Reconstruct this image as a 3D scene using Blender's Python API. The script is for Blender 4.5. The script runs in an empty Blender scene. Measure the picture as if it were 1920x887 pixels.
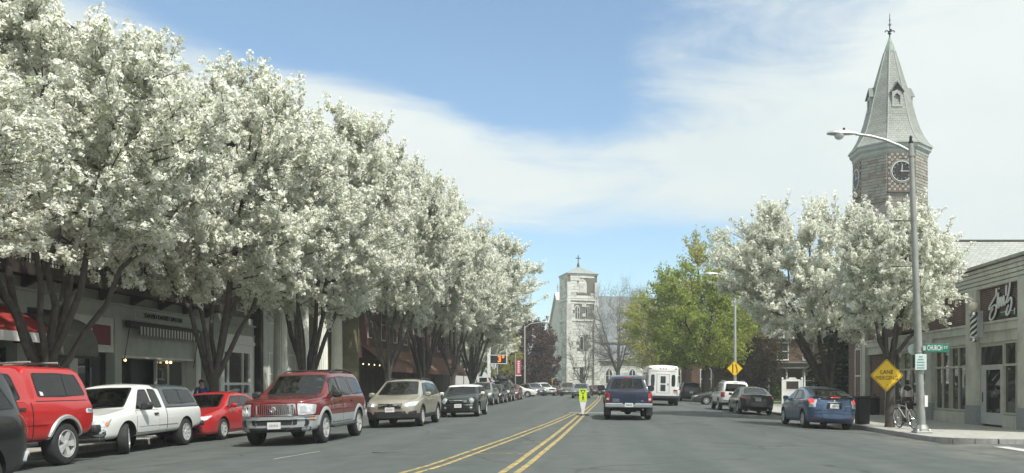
import bpy, bmesh, math, random
import numpy as np
from mathutils import Vector, Matrix
from mathutils.bvhtree import BVHTree

C = bpy.context.scene.collection
R = math.radians
PI = math.pi

# ------------------------------------------------------------------ camera
CAM_Z = 1.65            # eye height above the gutter
FOC = 1600.0            # focal length in photo pixels
cam = bpy.data.cameras.new("Camera")
cam.lens = 36.0 * FOC / 1920.0
cam.sensor_width = 36.0
cam.sensor_fit = 'HORIZONTAL'
cam.shift_x = (960 - 1120) / 1920.0
cam.shift_y = (720 - 443.5) / 1920.0
cam.clip_start = 0.1
cam.clip_end = 6000
cam_o = bpy.data.objects.new("Camera", cam)
cam_o.location = (0, 0, CAM_Z)
cam_o.rotation_euler = (R(90), 0, 0)
C.objects.link(cam_o)
bpy.context.scene.camera = cam_o

def wx(px, Y): return (px - 1120) / FOC * Y
def wz(py, Y): return CAM_Z - (py - 720) / FOC * Y

# ------------------------------------------------------------------ sun, sky, exposure
SUN_DIR = Vector((0.52, -0.50, 1.08)).normalized()
sun_el = math.asin(SUN_DIR.z)
sun_az = math.atan2(SUN_DIR.x, SUN_DIR.y)
sl = bpy.data.lights.new("sun", 'SUN')
sl.energy = 3.75
sl.angle = R(0.6)
sl.color = (1.0, 0.965, 0.90)
so = bpy.data.objects.new("sun", sl)
so.rotation_euler = SUN_DIR.to_track_quat('Z', 'Y').to_euler()
so.location = (20, -20, 60)
C.objects.link(so)

sc = bpy.context.scene
sc.view_settings.view_transform = 'Standard'
sc.view_settings.look = 'None'
sc.view_settings.exposure = 0.55
sc.view_settings.gamma = 1.0
sc.render.engine = 'CYCLES'
sc.cycles.max_bounces = 10
sc.cycles.diffuse_bounces = 8
sc.cycles.glossy_bounces = 3
sc.cycles.transmission_bounces = 4
sc.cycles.transparent_max_bounces = 24

W = bpy.data.worlds.new("World")
sc.world = W
W.use_nodes = True
wn, wl = W.node_tree.nodes, W.node_tree.links
wn.clear()

class NT:
    """small node helper"""
    def __init__(s, tree): s.n, s.l = tree.nodes, tree.links
    def new(s, t, **kw):
        nd = s.n.new(t)
        for k, v in kw.items(): setattr(nd, k, v)
        return nd
    def put(s, sock, v):
        if isinstance(v, bpy.types.NodeSocket): s.l.new(v, sock)
        else: sock.default_value = v
    def math(s, op, a, b=None, c=None, clamp=False):
        nd = s.new('ShaderNodeMath', operation=op, use_clamp=clamp)
        s.put(nd.inputs[0], a)
        if b is not None: s.put(nd.inputs[1], b)
        if c is not None: s.put(nd.inputs[2], c)
        return nd.outputs[0]
    def noise(s, vec, scale, detail=4, rough=.55, dist=0.0):
        nd = s.new('ShaderNodeTexNoise')
        s.put(nd.inputs['Vector'], vec); nd.inputs['Scale'].default_value = scale
        nd.inputs['Detail'].default_value = detail; nd.inputs['Roughness'].default_value = rough
        nd.inputs['Distortion'].default_value = dist
        return nd.outputs['Fac']
    def ramp(s, fac, stops):
        nd = s.new('ShaderNodeValToRGB')
        s.put(nd.inputs[0], fac)
        e = nd.color_ramp.elements
        while len(e) > 1: e.remove(e[-1])
        e[0].position = stops[0][0]; e[0].color = col4(stops[0][1])
        for p, c in stops[1:]:
            x = e.new(p); x.color = col4(c)
        return nd.outputs[0]
    def smooth(s, v, a, b):
        nd = s.new('ShaderNodeMapRange', interpolation_type='SMOOTHSTEP')
        s.put(nd.inputs[0], v); nd.inputs[1].default_value = a; nd.inputs[2].default_value = b
        return nd.outputs[0]
    def mix(s, fac, a, b, mode='MIX'):
        nd = s.new('ShaderNodeMix', data_type='RGBA', blend_type=mode)
        s.put(nd.inputs[0], fac)
        s.put(nd.inputs[6], a if isinstance(a, bpy.types.NodeSocket) else col4(a))
        s.put(nd.inputs[7], b if isinstance(b, bpy.types.NodeSocket) else col4(b))
        return nd.outputs[2]
    def scale(s, vec, sx, sy, sz):
        nd = s.new('ShaderNodeMapping')
        s.put(nd.inputs[0], vec); nd.inputs['Scale'].default_value = (sx, sy, sz)
        return nd.outputs[0]

def col4(c):
    if isinstance(c, (int, float)): return (c, c, c, 1)
    return (c[0], c[1], c[2], 1)

t = NT(W.node_tree)
sky = t.new('ShaderNodeTexSky')
sky.sky_type = 'NISHITA'; sky.sun_disc = False
sky.sun_elevation = sun_el
sky.sun_rotation = sun_az
sky.air_density = 1.0; sky.dust_density = 0.6; sky.ozone_density = 1.6
tc = t.new('ShaderNodeTexCoord')
vec = tc.outputs['Generated']
sep = t.new('ShaderNodeSeparateXYZ'); t.put(sep.inputs[0], vec)
dx, dy, dz = sep.outputs
az = t.math('ARCTAN2', dx, dy)              # 0 = up the street, + to the right (radians)
el = t.math('ARCSINE', dz)
# one broad bank of cloud across the north sky: wide diagonal streaks of cirrostratus
cz = t.math('ADD', dz, 0.22)
cv = t.new('ShaderNodeCombineXYZ')
t.put(cv.inputs[0], t.math('DIVIDE', dx, cz)); t.put(cv.inputs[1], t.math('DIVIDE', dy, cz)); t.put(cv.inputs[2], 0.0)
n1 = t.noise(t.scale(cv.outputs[0], 0.8, 1.7, 1), 1.7, 9, .62, .7)
n2 = t.noise(t.scale(vec, 1.6, 1.6, 6.0), 2.3, 9, .62, .9)
nn = t.math('ADD', t.math('MULTIPLY', n1, .5), t.math('MULTIPLY', n2, .5))
def blob(a0, e0, ra, re, tilt=0.0):
    # soft elliptical clear gap of given centre (radians)
    da = t.math('SUBTRACT', az, a0); de = t.math('SUBTRACT', el, e0)
    u = t.math('ADD', t.math('MULTIPLY', da, math.cos(tilt)), t.math('MULTIPLY', de, math.sin(tilt)))
    v = t.math('SUBTRACT', t.math('MULTIPLY', de, math.cos(tilt)), t.math('MULTIPLY', da, math.sin(tilt)))
    q = t.math('ADD', t.math('POWER', t.math('DIVIDE', u, ra), 2.0), t.math('POWER', t.math('DIVIDE', v, re), 2.0))
    return t.math('EXPONENT', t.math('MULTIPLY', q, -1.0))
gap = t.math('MULTIPLY', blob(-0.34, 0.43, 0.44, 0.135, -0.24), 1.0)
gap = t.math('ADD', gap, t.math('MULTIPLY', blob(-0.44, 0.392, 0.16, 0.042, -0.28), .75))
gap = t.math('ADD', gap, t.math('MULTIPLY', blob(-0.10, 0.350, 0.12, 0.055, -0.35), .55))
gap = t.math('ADD', gap, t.math('MULTIPLY', blob(0.14, 0.43, 0.30, 0.10, 0.0), .50))
gap = t.math('ADD', gap, t.math('MULTIPLY', blob(0.03, 0.125, 0.30, 0.080, -0.06), 1.25))
gap = t.math('ADD', gap, t.math('MULTIPLY', blob(1.9, 0.6, 0.6, 0.3, .2), .8))
gap = t.math('ADD', gap, t.math('MULTIPLY', blob(-1.9, 0.5, 0.6, 0.25, -.2), .8))
bank = t.math('ADD', t.math('MULTIPLY', blob(-0.30, 0.300, 0.42, 0.055, -0.36), .30), t.math('MULTIPLY', blob(0.08, 0.255, 0.36, 0.05, -0.08), .25))
cov = t.math('ADD', t.math('SUBTRACT', t.math('ADD', 0.90, bank), t.math('MULTIPLY', gap, .92)), t.math('MULTIPLY', t.math('SUBTRACT', nn, .5), 1.85))
cloud = t.smooth(cov, 0.16, 0.74)
soft = t.noise(t.scale(vec, 1.0, 1.0, 3.0), 3.0, 5, .5)
cloudcol = t.ramp(soft, [(.30, (5.4, 6.0, 6.0)), (.62, (6.1, 6.55, 6.4))])
skyc = t.mix(1.0, sky.outputs[0], (1.10, 1.27, 1.27), 'MULTIPLY')
final = t.mix(t.math('ADD', .08, t.math('MULTIPLY', cloud, .90)), skyc, cloudcol)
bg = t.new('ShaderNodeBackground'); bg.inputs[1].default_value = 0.10
t.put(bg.inputs[0], final)
wo = t.new('ShaderNodeOutputWorld'); t.l.new(bg.outputs[0], wo.inputs[0])

# ------------------------------------------------------------------ materials
M = {}
def mat(name, base=(.5,.5,.5), rough=.6, metal=0.0, vary=.12, vscale=3.0, bump=0.0, bscale=40.0, coat=0.0,
        spec=.5, emit=None, estr=0.0, trans=0.0, dirt=0.0, dirtcol=(.12,.11,.09), dr=(.45,.75)):
    m = bpy.data.materials.new(name); m.use_nodes = True
    t = NT(m.node_tree); t.n.clear()
    b = t.new('ShaderNodeBsdfPrincipled'); o = t.new('ShaderNodeOutputMaterial'); t.l.new(b.outputs[0], o.inputs[0])
    tcn = t.new('ShaderNodeTexCoord'); v = tcn.outputs['Object']
    col = base
    if vary:
        n = t.noise(v, vscale, 5, .6)
        lo = [max(0, c*(1-vary)) for c in base]; hi = [min(1, c*(1+vary)) for c in base]
        col = t.ramp(n, [(.3, lo), (.7, hi)])
    if dirt:
        n = t.noise(t.scale(v, 1, 1, .35), vscale*1.7, 6, .65)
        col = t.mix(t.math('MULTIPLY', t.smooth(n, *dr), dirt), col if not isinstance(col, tuple) else col, dirtcol)
    t.put(b.inputs['Base Color'], col if isinstance(col, bpy.types.NodeSocket) else col4(col))
    b.inputs['Roughness'].default_value = rough
    b.inputs['Metallic'].default_value = metal
    b.inputs['Specular IOR Level'].default_value = spec
    b.inputs['Coat Weight'].default_value = coat
    b.inputs['Coat Roughness'].default_value = .04
    if emit:
        b.inputs['Emission Color'].default_value = col4(emit); b.inputs['Emission Strength'].default_value = estr
    if bump:
        bn = t.new('ShaderNodeBump'); bn.inputs['Strength'].default_value = bump; bn.inputs['Distance'].default_value = .02
        t.put(bn.inputs['Height'], t.noise(v, bscale, 5, .6)); t.l.new(bn.outputs[0], b.inputs['Normal'])
    M[name] = m
    return m

def paint(name, base, metal=.35, rough=.34):
    """car paint: flake base under clear coat, a little dust towards the sills"""
    m = bpy.data.materials.new(name); m.use_nodes = True
    t = NT(m.node_tree); t.n.clear()
    b = t.new('ShaderNodeBsdfPrincipled'); o = t.new('ShaderNodeOutputMaterial'); t.l.new(b.outputs[0], o.inputs[0])
    tcn = t.new('ShaderNodeTexCoord'); v = tcn.outputs['Object']
    n = t.noise(v, 2.5, 6, .65)
    sp = t.new('ShaderNodeSeparateXYZ'); t.put(sp.inputs[0], v)
    low = t.smooth(t.math('ADD', sp.outputs[2], t.math('MULTIPLY', n, .5)), 1.0, .35)
    dust = t.math('MULTIPLY', t.math('MULTIPLY', low, .35), t.noise(v, 9, 5, .7))
    t.put(b.inputs['Base Color'], t.mix(dust, base, (.16,.15,.13)))
    t.put(b.inputs['Roughness'], t.math('ADD', rough, t.math('MULTIPLY', dust, 1.0)))
    b.inputs['Metallic'].default_value = metal
    t.put(b.inputs['Coat Weight'], t.math('SUBTRACT', .85, t.math('MULTIPLY', dust, 1.5), clamp=True))
    b.inputs['Coat Roughness'].default_value = .05
    M[name] = m
    return m

def glassy(name, base=(.02,.024,.024), rough=.03, spec=.6):
    m = mat(name, base, rough, 0, 0, spec=spec)
    b = [n for n in m.node_tree.nodes if n.type == 'BSDF_PRINCIPLED'][0]
    b.inputs['IOR'].default_value = 1.52
    return m

mat('sidewalk_concrete', (.36,.355,.32), .85, 0, .2, 1.6, .3, 60, dirt=.55, dirtcol=(.17,.165,.145))
mat('kerb_granite', (.30,.30,.285), .85, 0, .2, 6, .4, 50, dirt=.4)
mat('joint_dirt', (.13,.125,.11), .95)
mat('line_yellow', (.42,.315,.10), .75, 0, .25, 5, .2, 60, dirt=.92, dirtcol=(.115,.118,.095), dr=(.42,.62))
mat('line_white', (.50,.51,.49), .75, 0, .2, 5, .2, 60, dirt=.6, dirtcol=(.17,.17,.165))
mat('tyre_rubber', (.022,.022,.022), .8, 0, .3, 8)
mat('arch_black', (.008,.008,.008), .9, 0, 0)
mat('black_plastic', (.025,.026,.027), .55, 0, .2, 6)
mat('dark_trim', (.012,.012,.013), .5, 0, 0)
mat('alloy', (.52,.52,.51), .35, .25, .15, 10)
mat('chrome', (.72,.73,.73), .12, 1.0, .05, 5)
mat('silver_plastic', (.36,.39,.39), .42, .25, .08, 3)
mat('lamp_clear', (.62,.65,.66), .12, .35, .25, 14, coat=1.0)
mat('lamp_amber', (.7,.22,.03), .2, 0, .2, 20, coat=1)
mat('lamp_red', (.30,.012,.010), .18, 0, .25, 12, coat=1)
mat('brake_lit', (.6,.03,.02), .2, 0, .1, 12, emit=(1,.06,.04), estr=.7)
mat('lamp_on', (.9,.9,.85), .2, 0, 0, emit=(1,.97,.9), estr=2.2)
mat('plate_white', (.66,.68,.66), .5, 0, .12, 25)
mat('plate_print', (.30,.22,.22), .6, 0, 0)
def clearglass(name, tint, rough=.02):
    m = bpy.data.materials.new(name); m.use_nodes = True
    t = NT(m.node_tree); t.n.clear(); o = t.new('ShaderNodeOutputMaterial')
    tr = t.new('ShaderNodeBsdfTransparent'); tr.inputs[0].default_value = col4(tint)
    gl = t.new('ShaderNodeBsdfGlossy'); gl.inputs[0].default_value = col4(.95); gl.inputs['Roughness'].default_value = rough
    fr = t.new('ShaderNodeFresnel'); fr.inputs[0].default_value = 1.5
    mx = t.new('ShaderNodeMixShader'); t.put(mx.inputs[0], t.math('ADD', t.math('MULTIPLY', fr.outputs[0], .9), .02))
    t.l.new(tr.outputs[0], mx.inputs[1]); t.l.new(gl.outputs[0], mx.inputs[2]); t.l.new(mx.outputs[0], o.inputs[0])
    M[name] = m
clearglass('car_glass', (.30,.35,.34)); clearglass('car_glass_pale', (.62,.68,.65))
glassy('car_glass_dark', (.010,.013,.013), .03, .38)
glassy('shop_glass', (.022,.026,.024), .02); [n for n in M['shop_glass'].node_tree.nodes if n.type == 'BSDF_PRINCIPLED'][0].inputs['IOR'].default_value = 1.9
glassy('house_glass', (.03,.034,.035), .05)
mat('bark', (.075,.064,.054), .95, 0, .35, 6, .8, 14)
mat('bark_grey', (.12,.108,.095), .95, 0, .3, 6, .6, 14)
mat('sign_yellow', (.82,.52,.012), .45, 0, .05, 4)
mat('sign_lime', (.60,.78,.03), .45, 0, .04, 4)
mat('sign_black', (.012,.012,.012), .5, 0, 0)
mat('sign_white', (.74,.76,.74), .5, 0, .06, 5)
mat('sign_green', (.008,.16,.10), .45, 0, .05, 4)
mat('sign_blue_print', (.10,.22,.30), .5, 0, 0)
mat('sign_mint', (.55,.66,.61), .5, 0, .08, 9)
mat('pole_grey', (.33,.34,.31), .55, .35, .14, 3, .1, 30, dirt=.3)
mat('galvanised', (.48,.50,.49), .45, .5, .12, 4)
mat('lamp_glass', (.62,.66,.62), .25, 0, .1, 6, coat=.6)
mat('iron_black', (.018,.018,.018), .6, .2, .2, 6)
mat('white_paint', (.70,.71,.67), .6, 0, .08, 3, dirt=.2, dirtcol=(.35,.34,.30))
mat('red_cloth', (.28,.022,.018), .8, 0, .18, 3, .2, 60)
mat('red_banner', (.50,.05,.09), .7, 0, .1, 3)
mat('skin', (.42,.25,.18), .5, 0, .08, 9)
mat('hair_dark', (.018,.013,.010), .6, 0, .3, 30)
mat('cloth_pale', (.68,.65,.63), .9, 0, .12, 9, .3, 50)
mat('cloth_brown', (.045,.030,.028), .9, 0, .2, 9, .3, 50)
mat('cloth_blue', (.02,.07,.22), .9, 0, .2, 9)
mat('led_orange', (.9,.2,.03), .4, 0, 0, emit=(1,.22,.03), estr=1.0)
mat('bulb_warm', (1,.8,.5), .4, 0, 0, emit=(1,.72,.35), estr=2.5)
mat('globe_cream', (.80,.74,.56), .3, 0, .04, 4, coat=.5)

def rgbgeo(name, build, rough=.9, bump=None, dist=.02, bstr=.5):
    """material from world position: build(t, v) -> (colour socket, height socket or None)"""
    m = bpy.data.materials.new(name); m.use_nodes = True
    t = NT(m.node_tree); t.n.clear()
    b = t.new('ShaderNodeBsdfPrincipled'); o = t.new('ShaderNodeOutputMaterial'); t.l.new(b.outputs[0], o.inputs[0])
    g = t.new('ShaderNodeNewGeometry')
    c, h = build(t, g.outputs['Position'])[:2]
    t.put(b.inputs['Base Color'], c); b.inputs['Roughness'].default_value = rough
    b.inputs['Specular IOR Level'].default_value = .35
    if h is not None:
        bn = t.new('ShaderNodeBump'); bn.inputs['Strength'].default_value = bstr; bn.inputs['Distance'].default_value = dist
        t.put(bn.inputs['Height'], h); t.l.new(bn.outputs[0], b.inputs['Normal'])
    M[name] = m
    return m

def _asphalt(t, v):
    fine = t.noise(v, 55, 3, .7)
    mid = t.noise(v, 1.6, 6, .65)
    streak = t.noise(t.scale(v, 1.3, .05, 1), 1.0, 4, .5)
    k = t.math('ADD', t.math('MULTIPLY', mid, .55), t.math('MULTIPLY', streak, .45))
    base = t.ramp(k, [(.36, (.054,.065,.060)), (.5, (.074,.085,.080)), (.64, (.096,.106,.100))])
    base = t.mix(t.math('MULTIPLY', t.smooth(fine, .35, .7), .30), base, (.125,.14,.13))
    vo = t.new('ShaderNodeTexVoronoi', feature='DISTANCE_TO_EDGE')
    wob = t.new('ShaderNodeVectorMath', operation='ADD')
    nz = t.new('ShaderNodeTexNoise'); nz.inputs['Scale'].default_value = .8; t.put(nz.inputs['Vector'], v)
    t.put(wob.inputs[0], v); t.put(wob.inputs[1], nz.outputs['Color'])
    t.put(vo.inputs['Vector'], wob.outputs[0]); vo.inputs['Scale'].default_value = .21
    crack = t.math('MULTIPLY', t.smooth(vo.outputs['Distance'], .010, .003), t.smooth(t.noise(v, .22, 3), .42, .58))
    base = t.mix(t.math('MULTIPLY', crack, .7), base, (.035,.036,.035))
    # sand and grit gathered along both gutters
    sp = t.new('ShaderNodeSeparateXYZ'); t.put(sp.inputs[0], v)
    off = t.math('ABSOLUTE', t.math('ADD', sp.outputs[0], 1.4))
    sand = t.math('MULTIPLY', t.smooth(off, 8.2, 10.9), t.smooth(t.noise(v, .9, 6, .7), .40, .66))
    base = t.mix(t.math('MULTIPLY', sand, .6), base, (.21,.195,.16))
    oil = t.math('MULTIPLY', t.smooth(t.noise(t.scale(v, 1, .22, 1), .9, 5, .65), .56, .70), t.smooth(t.noise(v, 6, 4, .7), .35, .6))
    base = t.mix(t.math('MULTIPLY', oil, .35), base, (.040,.045,.043))
    pale = t.smooth(t.noise(t.scale(v, 1, .4, 1), .35, 6, .7), .60, .72)
    base = t.mix(t.math('MULTIPLY', pale, .22), base, (.22,.215,.195))
    return base, fine
rgbgeo('asphalt', _asphalt, .85, dist=.008, bstr=.35)

def _ground(t, v):
    n = t.noise(v, .3, 6, .6); f = t.noise(v, 12, 4, .7)
    return t.mix(t.math('MULTIPLY', f, .6), t.ramp(n, [(.35, (.06,.10,.028)), (.65, (.10,.15,.04))]), (.05,.075,.025)), f
rgbgeo('grass_lawn', _ground, .95, dist=.05)
def _dirt(t, v):
    n = t.noise(v, .5, 6, .6)
    return t.ramp(n, [(.35, (.13,.12,.10)), (.65, (.20,.19,.16))]), t.noise(v, 9, 4, .6)
rgbgeo('bare_ground', _dirt, .95)

def brickmat(name, c1, c2, mortar, axis, bw=.215, bh=.075, ms=.012, strength=.6, vary=.5):
    """bricks laid on a wall that runs along world x ('x') or y ('y')"""
    def f(t, v):
        sp = t.new('ShaderNodeSeparateXYZ'); t.put(sp.inputs[0], v)
        cb = t.new('ShaderNodeCombineXYZ')
        t.put(cb.inputs[0], sp.outputs[0] if axis == 'x' else sp.outputs[1]); t.put(cb.inputs[1], sp.outputs[2])
        br = t.new('ShaderNodeTexBrick')
        t.put(br.inputs['Vector'], cb.outputs[0])
        br.inputs['Scale'].default_value = 1.0
        br.inputs['Brick Width'].default_value = bw; br.inputs['Row Height'].default_value = bh
        br.inputs['Mortar Size'].default_value = ms; br.inputs['Mortar Smooth'].default_value = .2
        br.inputs['Color1'].default_value = col4(c1); br.inputs['Color2'].default_value = col4(c2)
        br.inputs['Mortar'].default_value = col4(mortar); br.inputs['Bias'].default_value = 0
        n = t.noise(v, 1.3, 6, .65)
        lo = t.mix(1.0, br.outputs['Color'], (1-vary*.5,)*3, 'MULTIPLY')
        return t.mix(t.smooth(n, .35, .65), lo, br.outputs['Color']), t.math('SUBTRACT', 1.0, br.outputs['Fac'])
    return rgbgeo(name, f, .9, dist=.012, bstr=strength)
brickmat('brick_brown', (.15,.065,.050), (.095,.045,.040), (.23,.19,.165), 'y', ms=.016)
brickmat('brick_brown_x', (.105,.048,.038), (.065,.033,.030), (.16,.13,.115), 'x', ms=.016)
brickmat('brick_tan', (.36,.31,.22), (.27,.23,.165), (.17,.155,.125), 'y', ms=.02)
brickmat('brick_tan_x', (.36,.31,.22), (.27,.23,.165), (.17,.155,.125), 'x', ms=.02)
brickmat('brick_house', (.17,.085,.05), (.13,.065,.042), (.22,.18,.15), 'x')
brickmat('brick_house_y', (.17,.085,.05), (.13,.065,.042), (.22,.18,.15), 'y')
brickmat('stone_slab_roof', (.26,.28,.265), (.20,.22,.21), (.12,.13,.125), 'x', .3, .2, .014)

def _uvslate(name, c1, c2, mort, bw, bh, ms):
    m = bpy.data.materials.new(name); m.use_nodes = True
    t = NT(m.node_tree); t.n.clear()
    b = t.new('ShaderNodeBsdfPrincipled'); o = t.new('ShaderNodeOutputMaterial'); t.l.new(b.outputs[0], o.inputs[0])
    uv = t.new('ShaderNodeUVMap')
    br = t.new('ShaderNodeTexBrick'); t.put(br.inputs['Vector'], uv.outputs[0])
    br.inputs['Scale'].default_value = 1.0; br.inputs['Brick Width'].default_value = bw; br.inputs['Row Height'].default_value = bh
    br.inputs['Mortar Size'].default_value = ms
    br.inputs['Color1'].default_value = col4(c1); br.inputs['Color2'].default_value = col4(c2); br.inputs['Mortar'].default_value = col4(mort)
    g = t.new('ShaderNodeNewGeometry')
    n = t.noise(g.outputs['Position'], .8, 6, .7)
    c = t.mix(t.smooth(n, .3, .7), t.mix(1.0, br.outputs['Color'], (.78,.80,.78), 'MULTIPLY'), br.outputs['Color'])
    moss = t.smooth(t.noise(t.scale(g.outputs['Position'], 1, 1, .25), 1.2, 5, .7), .55, .75)
    c = t.mix(t.math('MULTIPLY', moss, .3), c, (.22,.27,.18))
    t.put(b.inputs['Base Color'], c); b.inputs['Roughness'].default_value = .7
    bn = t.new('ShaderNodeBump'); bn.inputs['Strength'].default_value = .6; bn.inputs['Distance'].default_value = .03
    t.put(bn.inputs['Height'], t.math('SUBTRACT', 1.0, br.outputs['Fac'])); t.l.new(bn.outputs[0], b.inputs['Normal'])
    M[name] = m
_uvslate('slate_spire', (.345,.36,.325), (.285,.30,.27), (.18,.19,.18), .36, .23, .018)
_uvslate('slate_church', (.22,.25,.26), (.18,.21,.22), (.12,.14,.145), .5, .3, .03)
_uvslate('slate_pale', (.44,.455,.42), (.36,.375,.35), (.24,.25,.24), .5, .3, .03)

def stonemat(name, a, b_, c, scale=1.6):
    def f(t, v):
        n = t.noise(v, scale, 6, .6); n2 = t.noise(t.scale(v, 1, 1, 3.0), scale*.7, 5, .7)
        k = t.math('ADD', t.math('MULTIPLY', n, .5), t.math('MULTIPLY', n2, .5))
        return t.ramp(k, [(.36, a), (.5, b_), (.64, c)]), t.noise(v, 6, 5, .7)
    rgbgeo(name, f, .9, dist=.06, bstr=.6)
stonemat('marble_block', (.50,.51,.465), (.62,.63,.58), (.72,.72,.67), 1.1)
stonemat('marble_dark', (.34,.35,.32), (.44,.445,.41), (.53,.53,.485), 1.2)
stonemat('tower_stone', (.235,.235,.205), (.32,.315,.275), (.39,.37,.32), 1.1)
stonemat('tower_red', (.215,.192,.165), (.265,.232,.195), (.315,.27,.23), 1.6)
stonemat('stucco_olive', (.15,.14,.085), (.20,.185,.115), (.25,.23,.15), 1.6)
mat('tower_joint', (.15,.145,.125), .95, 0, .15)
mat('check_dark', (.15,.12,.105), .9, 0, .25, 3)
mat('check_light', (.36,.335,.285), .9, 0, .2, 3)
mat('cornice_mint', (.38,.415,.395), .7, 0, .12, 1.2, dirt=.3)
mat('slate_lead', (.25,.28,.265), .75, 0, .15, 1)
mat('copper_green', (.24,.31,.255), .7, 0, .25, 3)
mat('trim_cream', (.40,.40,.34), .7, 0, .10, 2, dirt=.25, dirtcol=(.22,.21,.17))
mat('stucco_cream', (.53,.54,.475), .85, 0, .14, 1.4, .25, 25, dirt=.45, dirtcol=(.2,.2,.165))
mat('frame_khaki', (.46,.465,.36), .6, 0, .08, 3)
mat('granite_base', (.26,.285,.29), .6, 0, .3, 22)
mat('door_grey', (.48,.50,.49), .5, 0, .06, 3)
mat('paint_greygreen', (.32,.345,.295), .7, 0, .12, 1.5, .1, 20, dirt=.3, dirtcol=(.15,.15,.125))
mat('paint_pale', (.47,.49,.43), .7, 0, .1, 1.5, dirt=.25, dirtcol=(.18,.18,.15))
mat('wood_brown_dark', (.035,.026,.020), .8, 0, .3, 4)
mat('awning_grey', (.10,.10,.075), .9, 0, .15, 3)
mat('awning_brown', (.17,.085,.055), .85, 0, .2, 2)
mat('brick_red_far', (.10,.042,.034), .9, 0, .2, 3)
mat('board_red', (.13,.022,.022), .7)
mat('column_cream', (.76,.76,.67), .7, 0, .08, 2, dirt=.2, dirtcol=(.3,.29,.24))
mat('roof_dark', (.05,.045,.04), .8, 0, .2, 3)

def foliage(name, stops, transl=.35, bend=None):
    """leaf or petal material; every leaf cluster takes its own tone from its place"""
    m = bpy.data.materials.new(name); m.use_nodes = True
    t = NT(m.node_tree); t.n.clear()
    o = t.new('ShaderNodeOutputMaterial')
    g = t.new('ShaderNodeTexCoord')
    n = t.noise(g.outputs['Object'], 2.6, 4, .7)
    w = t.new('ShaderNodeTexWhiteNoise'); w.noise_dimensions = '3D'
    sn = t.new('ShaderNodeVectorMath', operation='SNAP'); t.put(sn.inputs[0], g.outputs['Object']); sn.inputs[1].default_value = (.14,.14,.14)
    t.put(w.inputs['Vector'], sn.outputs[0])
    k = t.math('ADD', t.math('MULTIPLY', n, .6), t.math('MULTIPLY', w.outputs['Value'], .4))
    c = t.ramp(k, stops)
    d = t.new('ShaderNodeBsdfDiffuse'); t.put(d.inputs[0], c)
    tr = t.new('ShaderNodeBsdfTranslucent'); t.put(tr.inputs[0], c)
    if bend:
        # petals in a tuft share the tuft's roundness: ease each flat face towards the outside of the crown
        ge = t.new('ShaderNodeNewGeometry')
        def vm(op, a, b_=None, s_=None):
            nd = t.new('ShaderNodeVectorMath', operation=op); t.put(nd.inputs[0], a)
            if b_ is not None: t.put(nd.inputs[1], b_)
            if s_ is not None: nd.inputs['Scale'].default_value = s_
            return nd.outputs[0]
        ov = vm('NORMALIZE', vm('SUBTRACT', g.outputs['Object'], (0, 0, bend)))
        nv = vm('NORMALIZE', vm('ADD', vm('SCALE', ge.outputs['Normal'], None, .55), vm('ADD', vm('SCALE', ov, None, .25), (0, 0, .50))))
        t.l.new(nv, d.inputs['Normal'])
    mx = t.new('ShaderNodeMixShader'); mx.inputs[0].default_value = transl
    t.l.new(d.outputs[0], mx.inputs[1]); t.l.new(tr.outputs[0], mx.inputs[2]); t.l.new(mx.outputs[0], o.inputs[0])
    if bend:
        # each little sheet is a spray of five or six round flowers with air between them
        uv = t.new('ShaderNodeUVMap')
        vo = t.new('ShaderNodeTexVoronoi'); t.put(vo.inputs['Vector'], uv.outputs[0]); vo.inputs['Scale'].default_value = 2.3; vo.inputs['Randomness'].default_value = .8
        al = t.math('LESS_THAN', vo.outputs['Distance'], .57)
        tp = t.new('ShaderNodeBsdfTransparent'); m2 = t.new('ShaderNodeMixShader'); t.put(m2.inputs[0], al)
        t.l.new(tp.outputs[0], m2.inputs[1]); t.l.new(mx.outputs[0], m2.inputs[2]); t.l.new(m2.outputs[0], o.inputs[0])
    M[name] = m
foliage('blossom', [(.25, (.79,.81,.68)), (.5, (.865,.88,.77)), (.75, (.91,.92,.845))], .45, bend=6.5)
foliage('pear_leaf', [(.3, (.40,.44,.27)), (.7, (.56,.59,.40))], .45)
foliage('maple_leaf', [(.28, (.30,.35,.07)), (.5, (.40,.43,.11)), (.72, (.50,.50,.17))], .5)
foliage('olive_leaf', [(.28, (.32,.33,.08)), (.7, (.48,.45,.14))], .5)
foliage('green_leaf', [(.28, (.16,.26,.045)), (.7, (.28,.38,.08))], .48)
foliage('beech_leaf', [(.28, (.065,.038,.030)), (.7, (.13,.072,.055))], .35)
foliage('rust_leaf', [(.28, (.085,.055,.022)), (.7, (.17,.11,.045))], .3)
foliage('spruce_needle', [(.28, (.010,.022,.012)), (.7, (.030,.055,.026))], .15)
foliage('shrub_leaf', [(.28, (.05,.075,.022)), (.7, (.11,.15,.05))], .3)
foliage('bud_haze', [(.28, (.13,.11,.075)), (.7, (.22,.20,.13))], .3)

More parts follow.
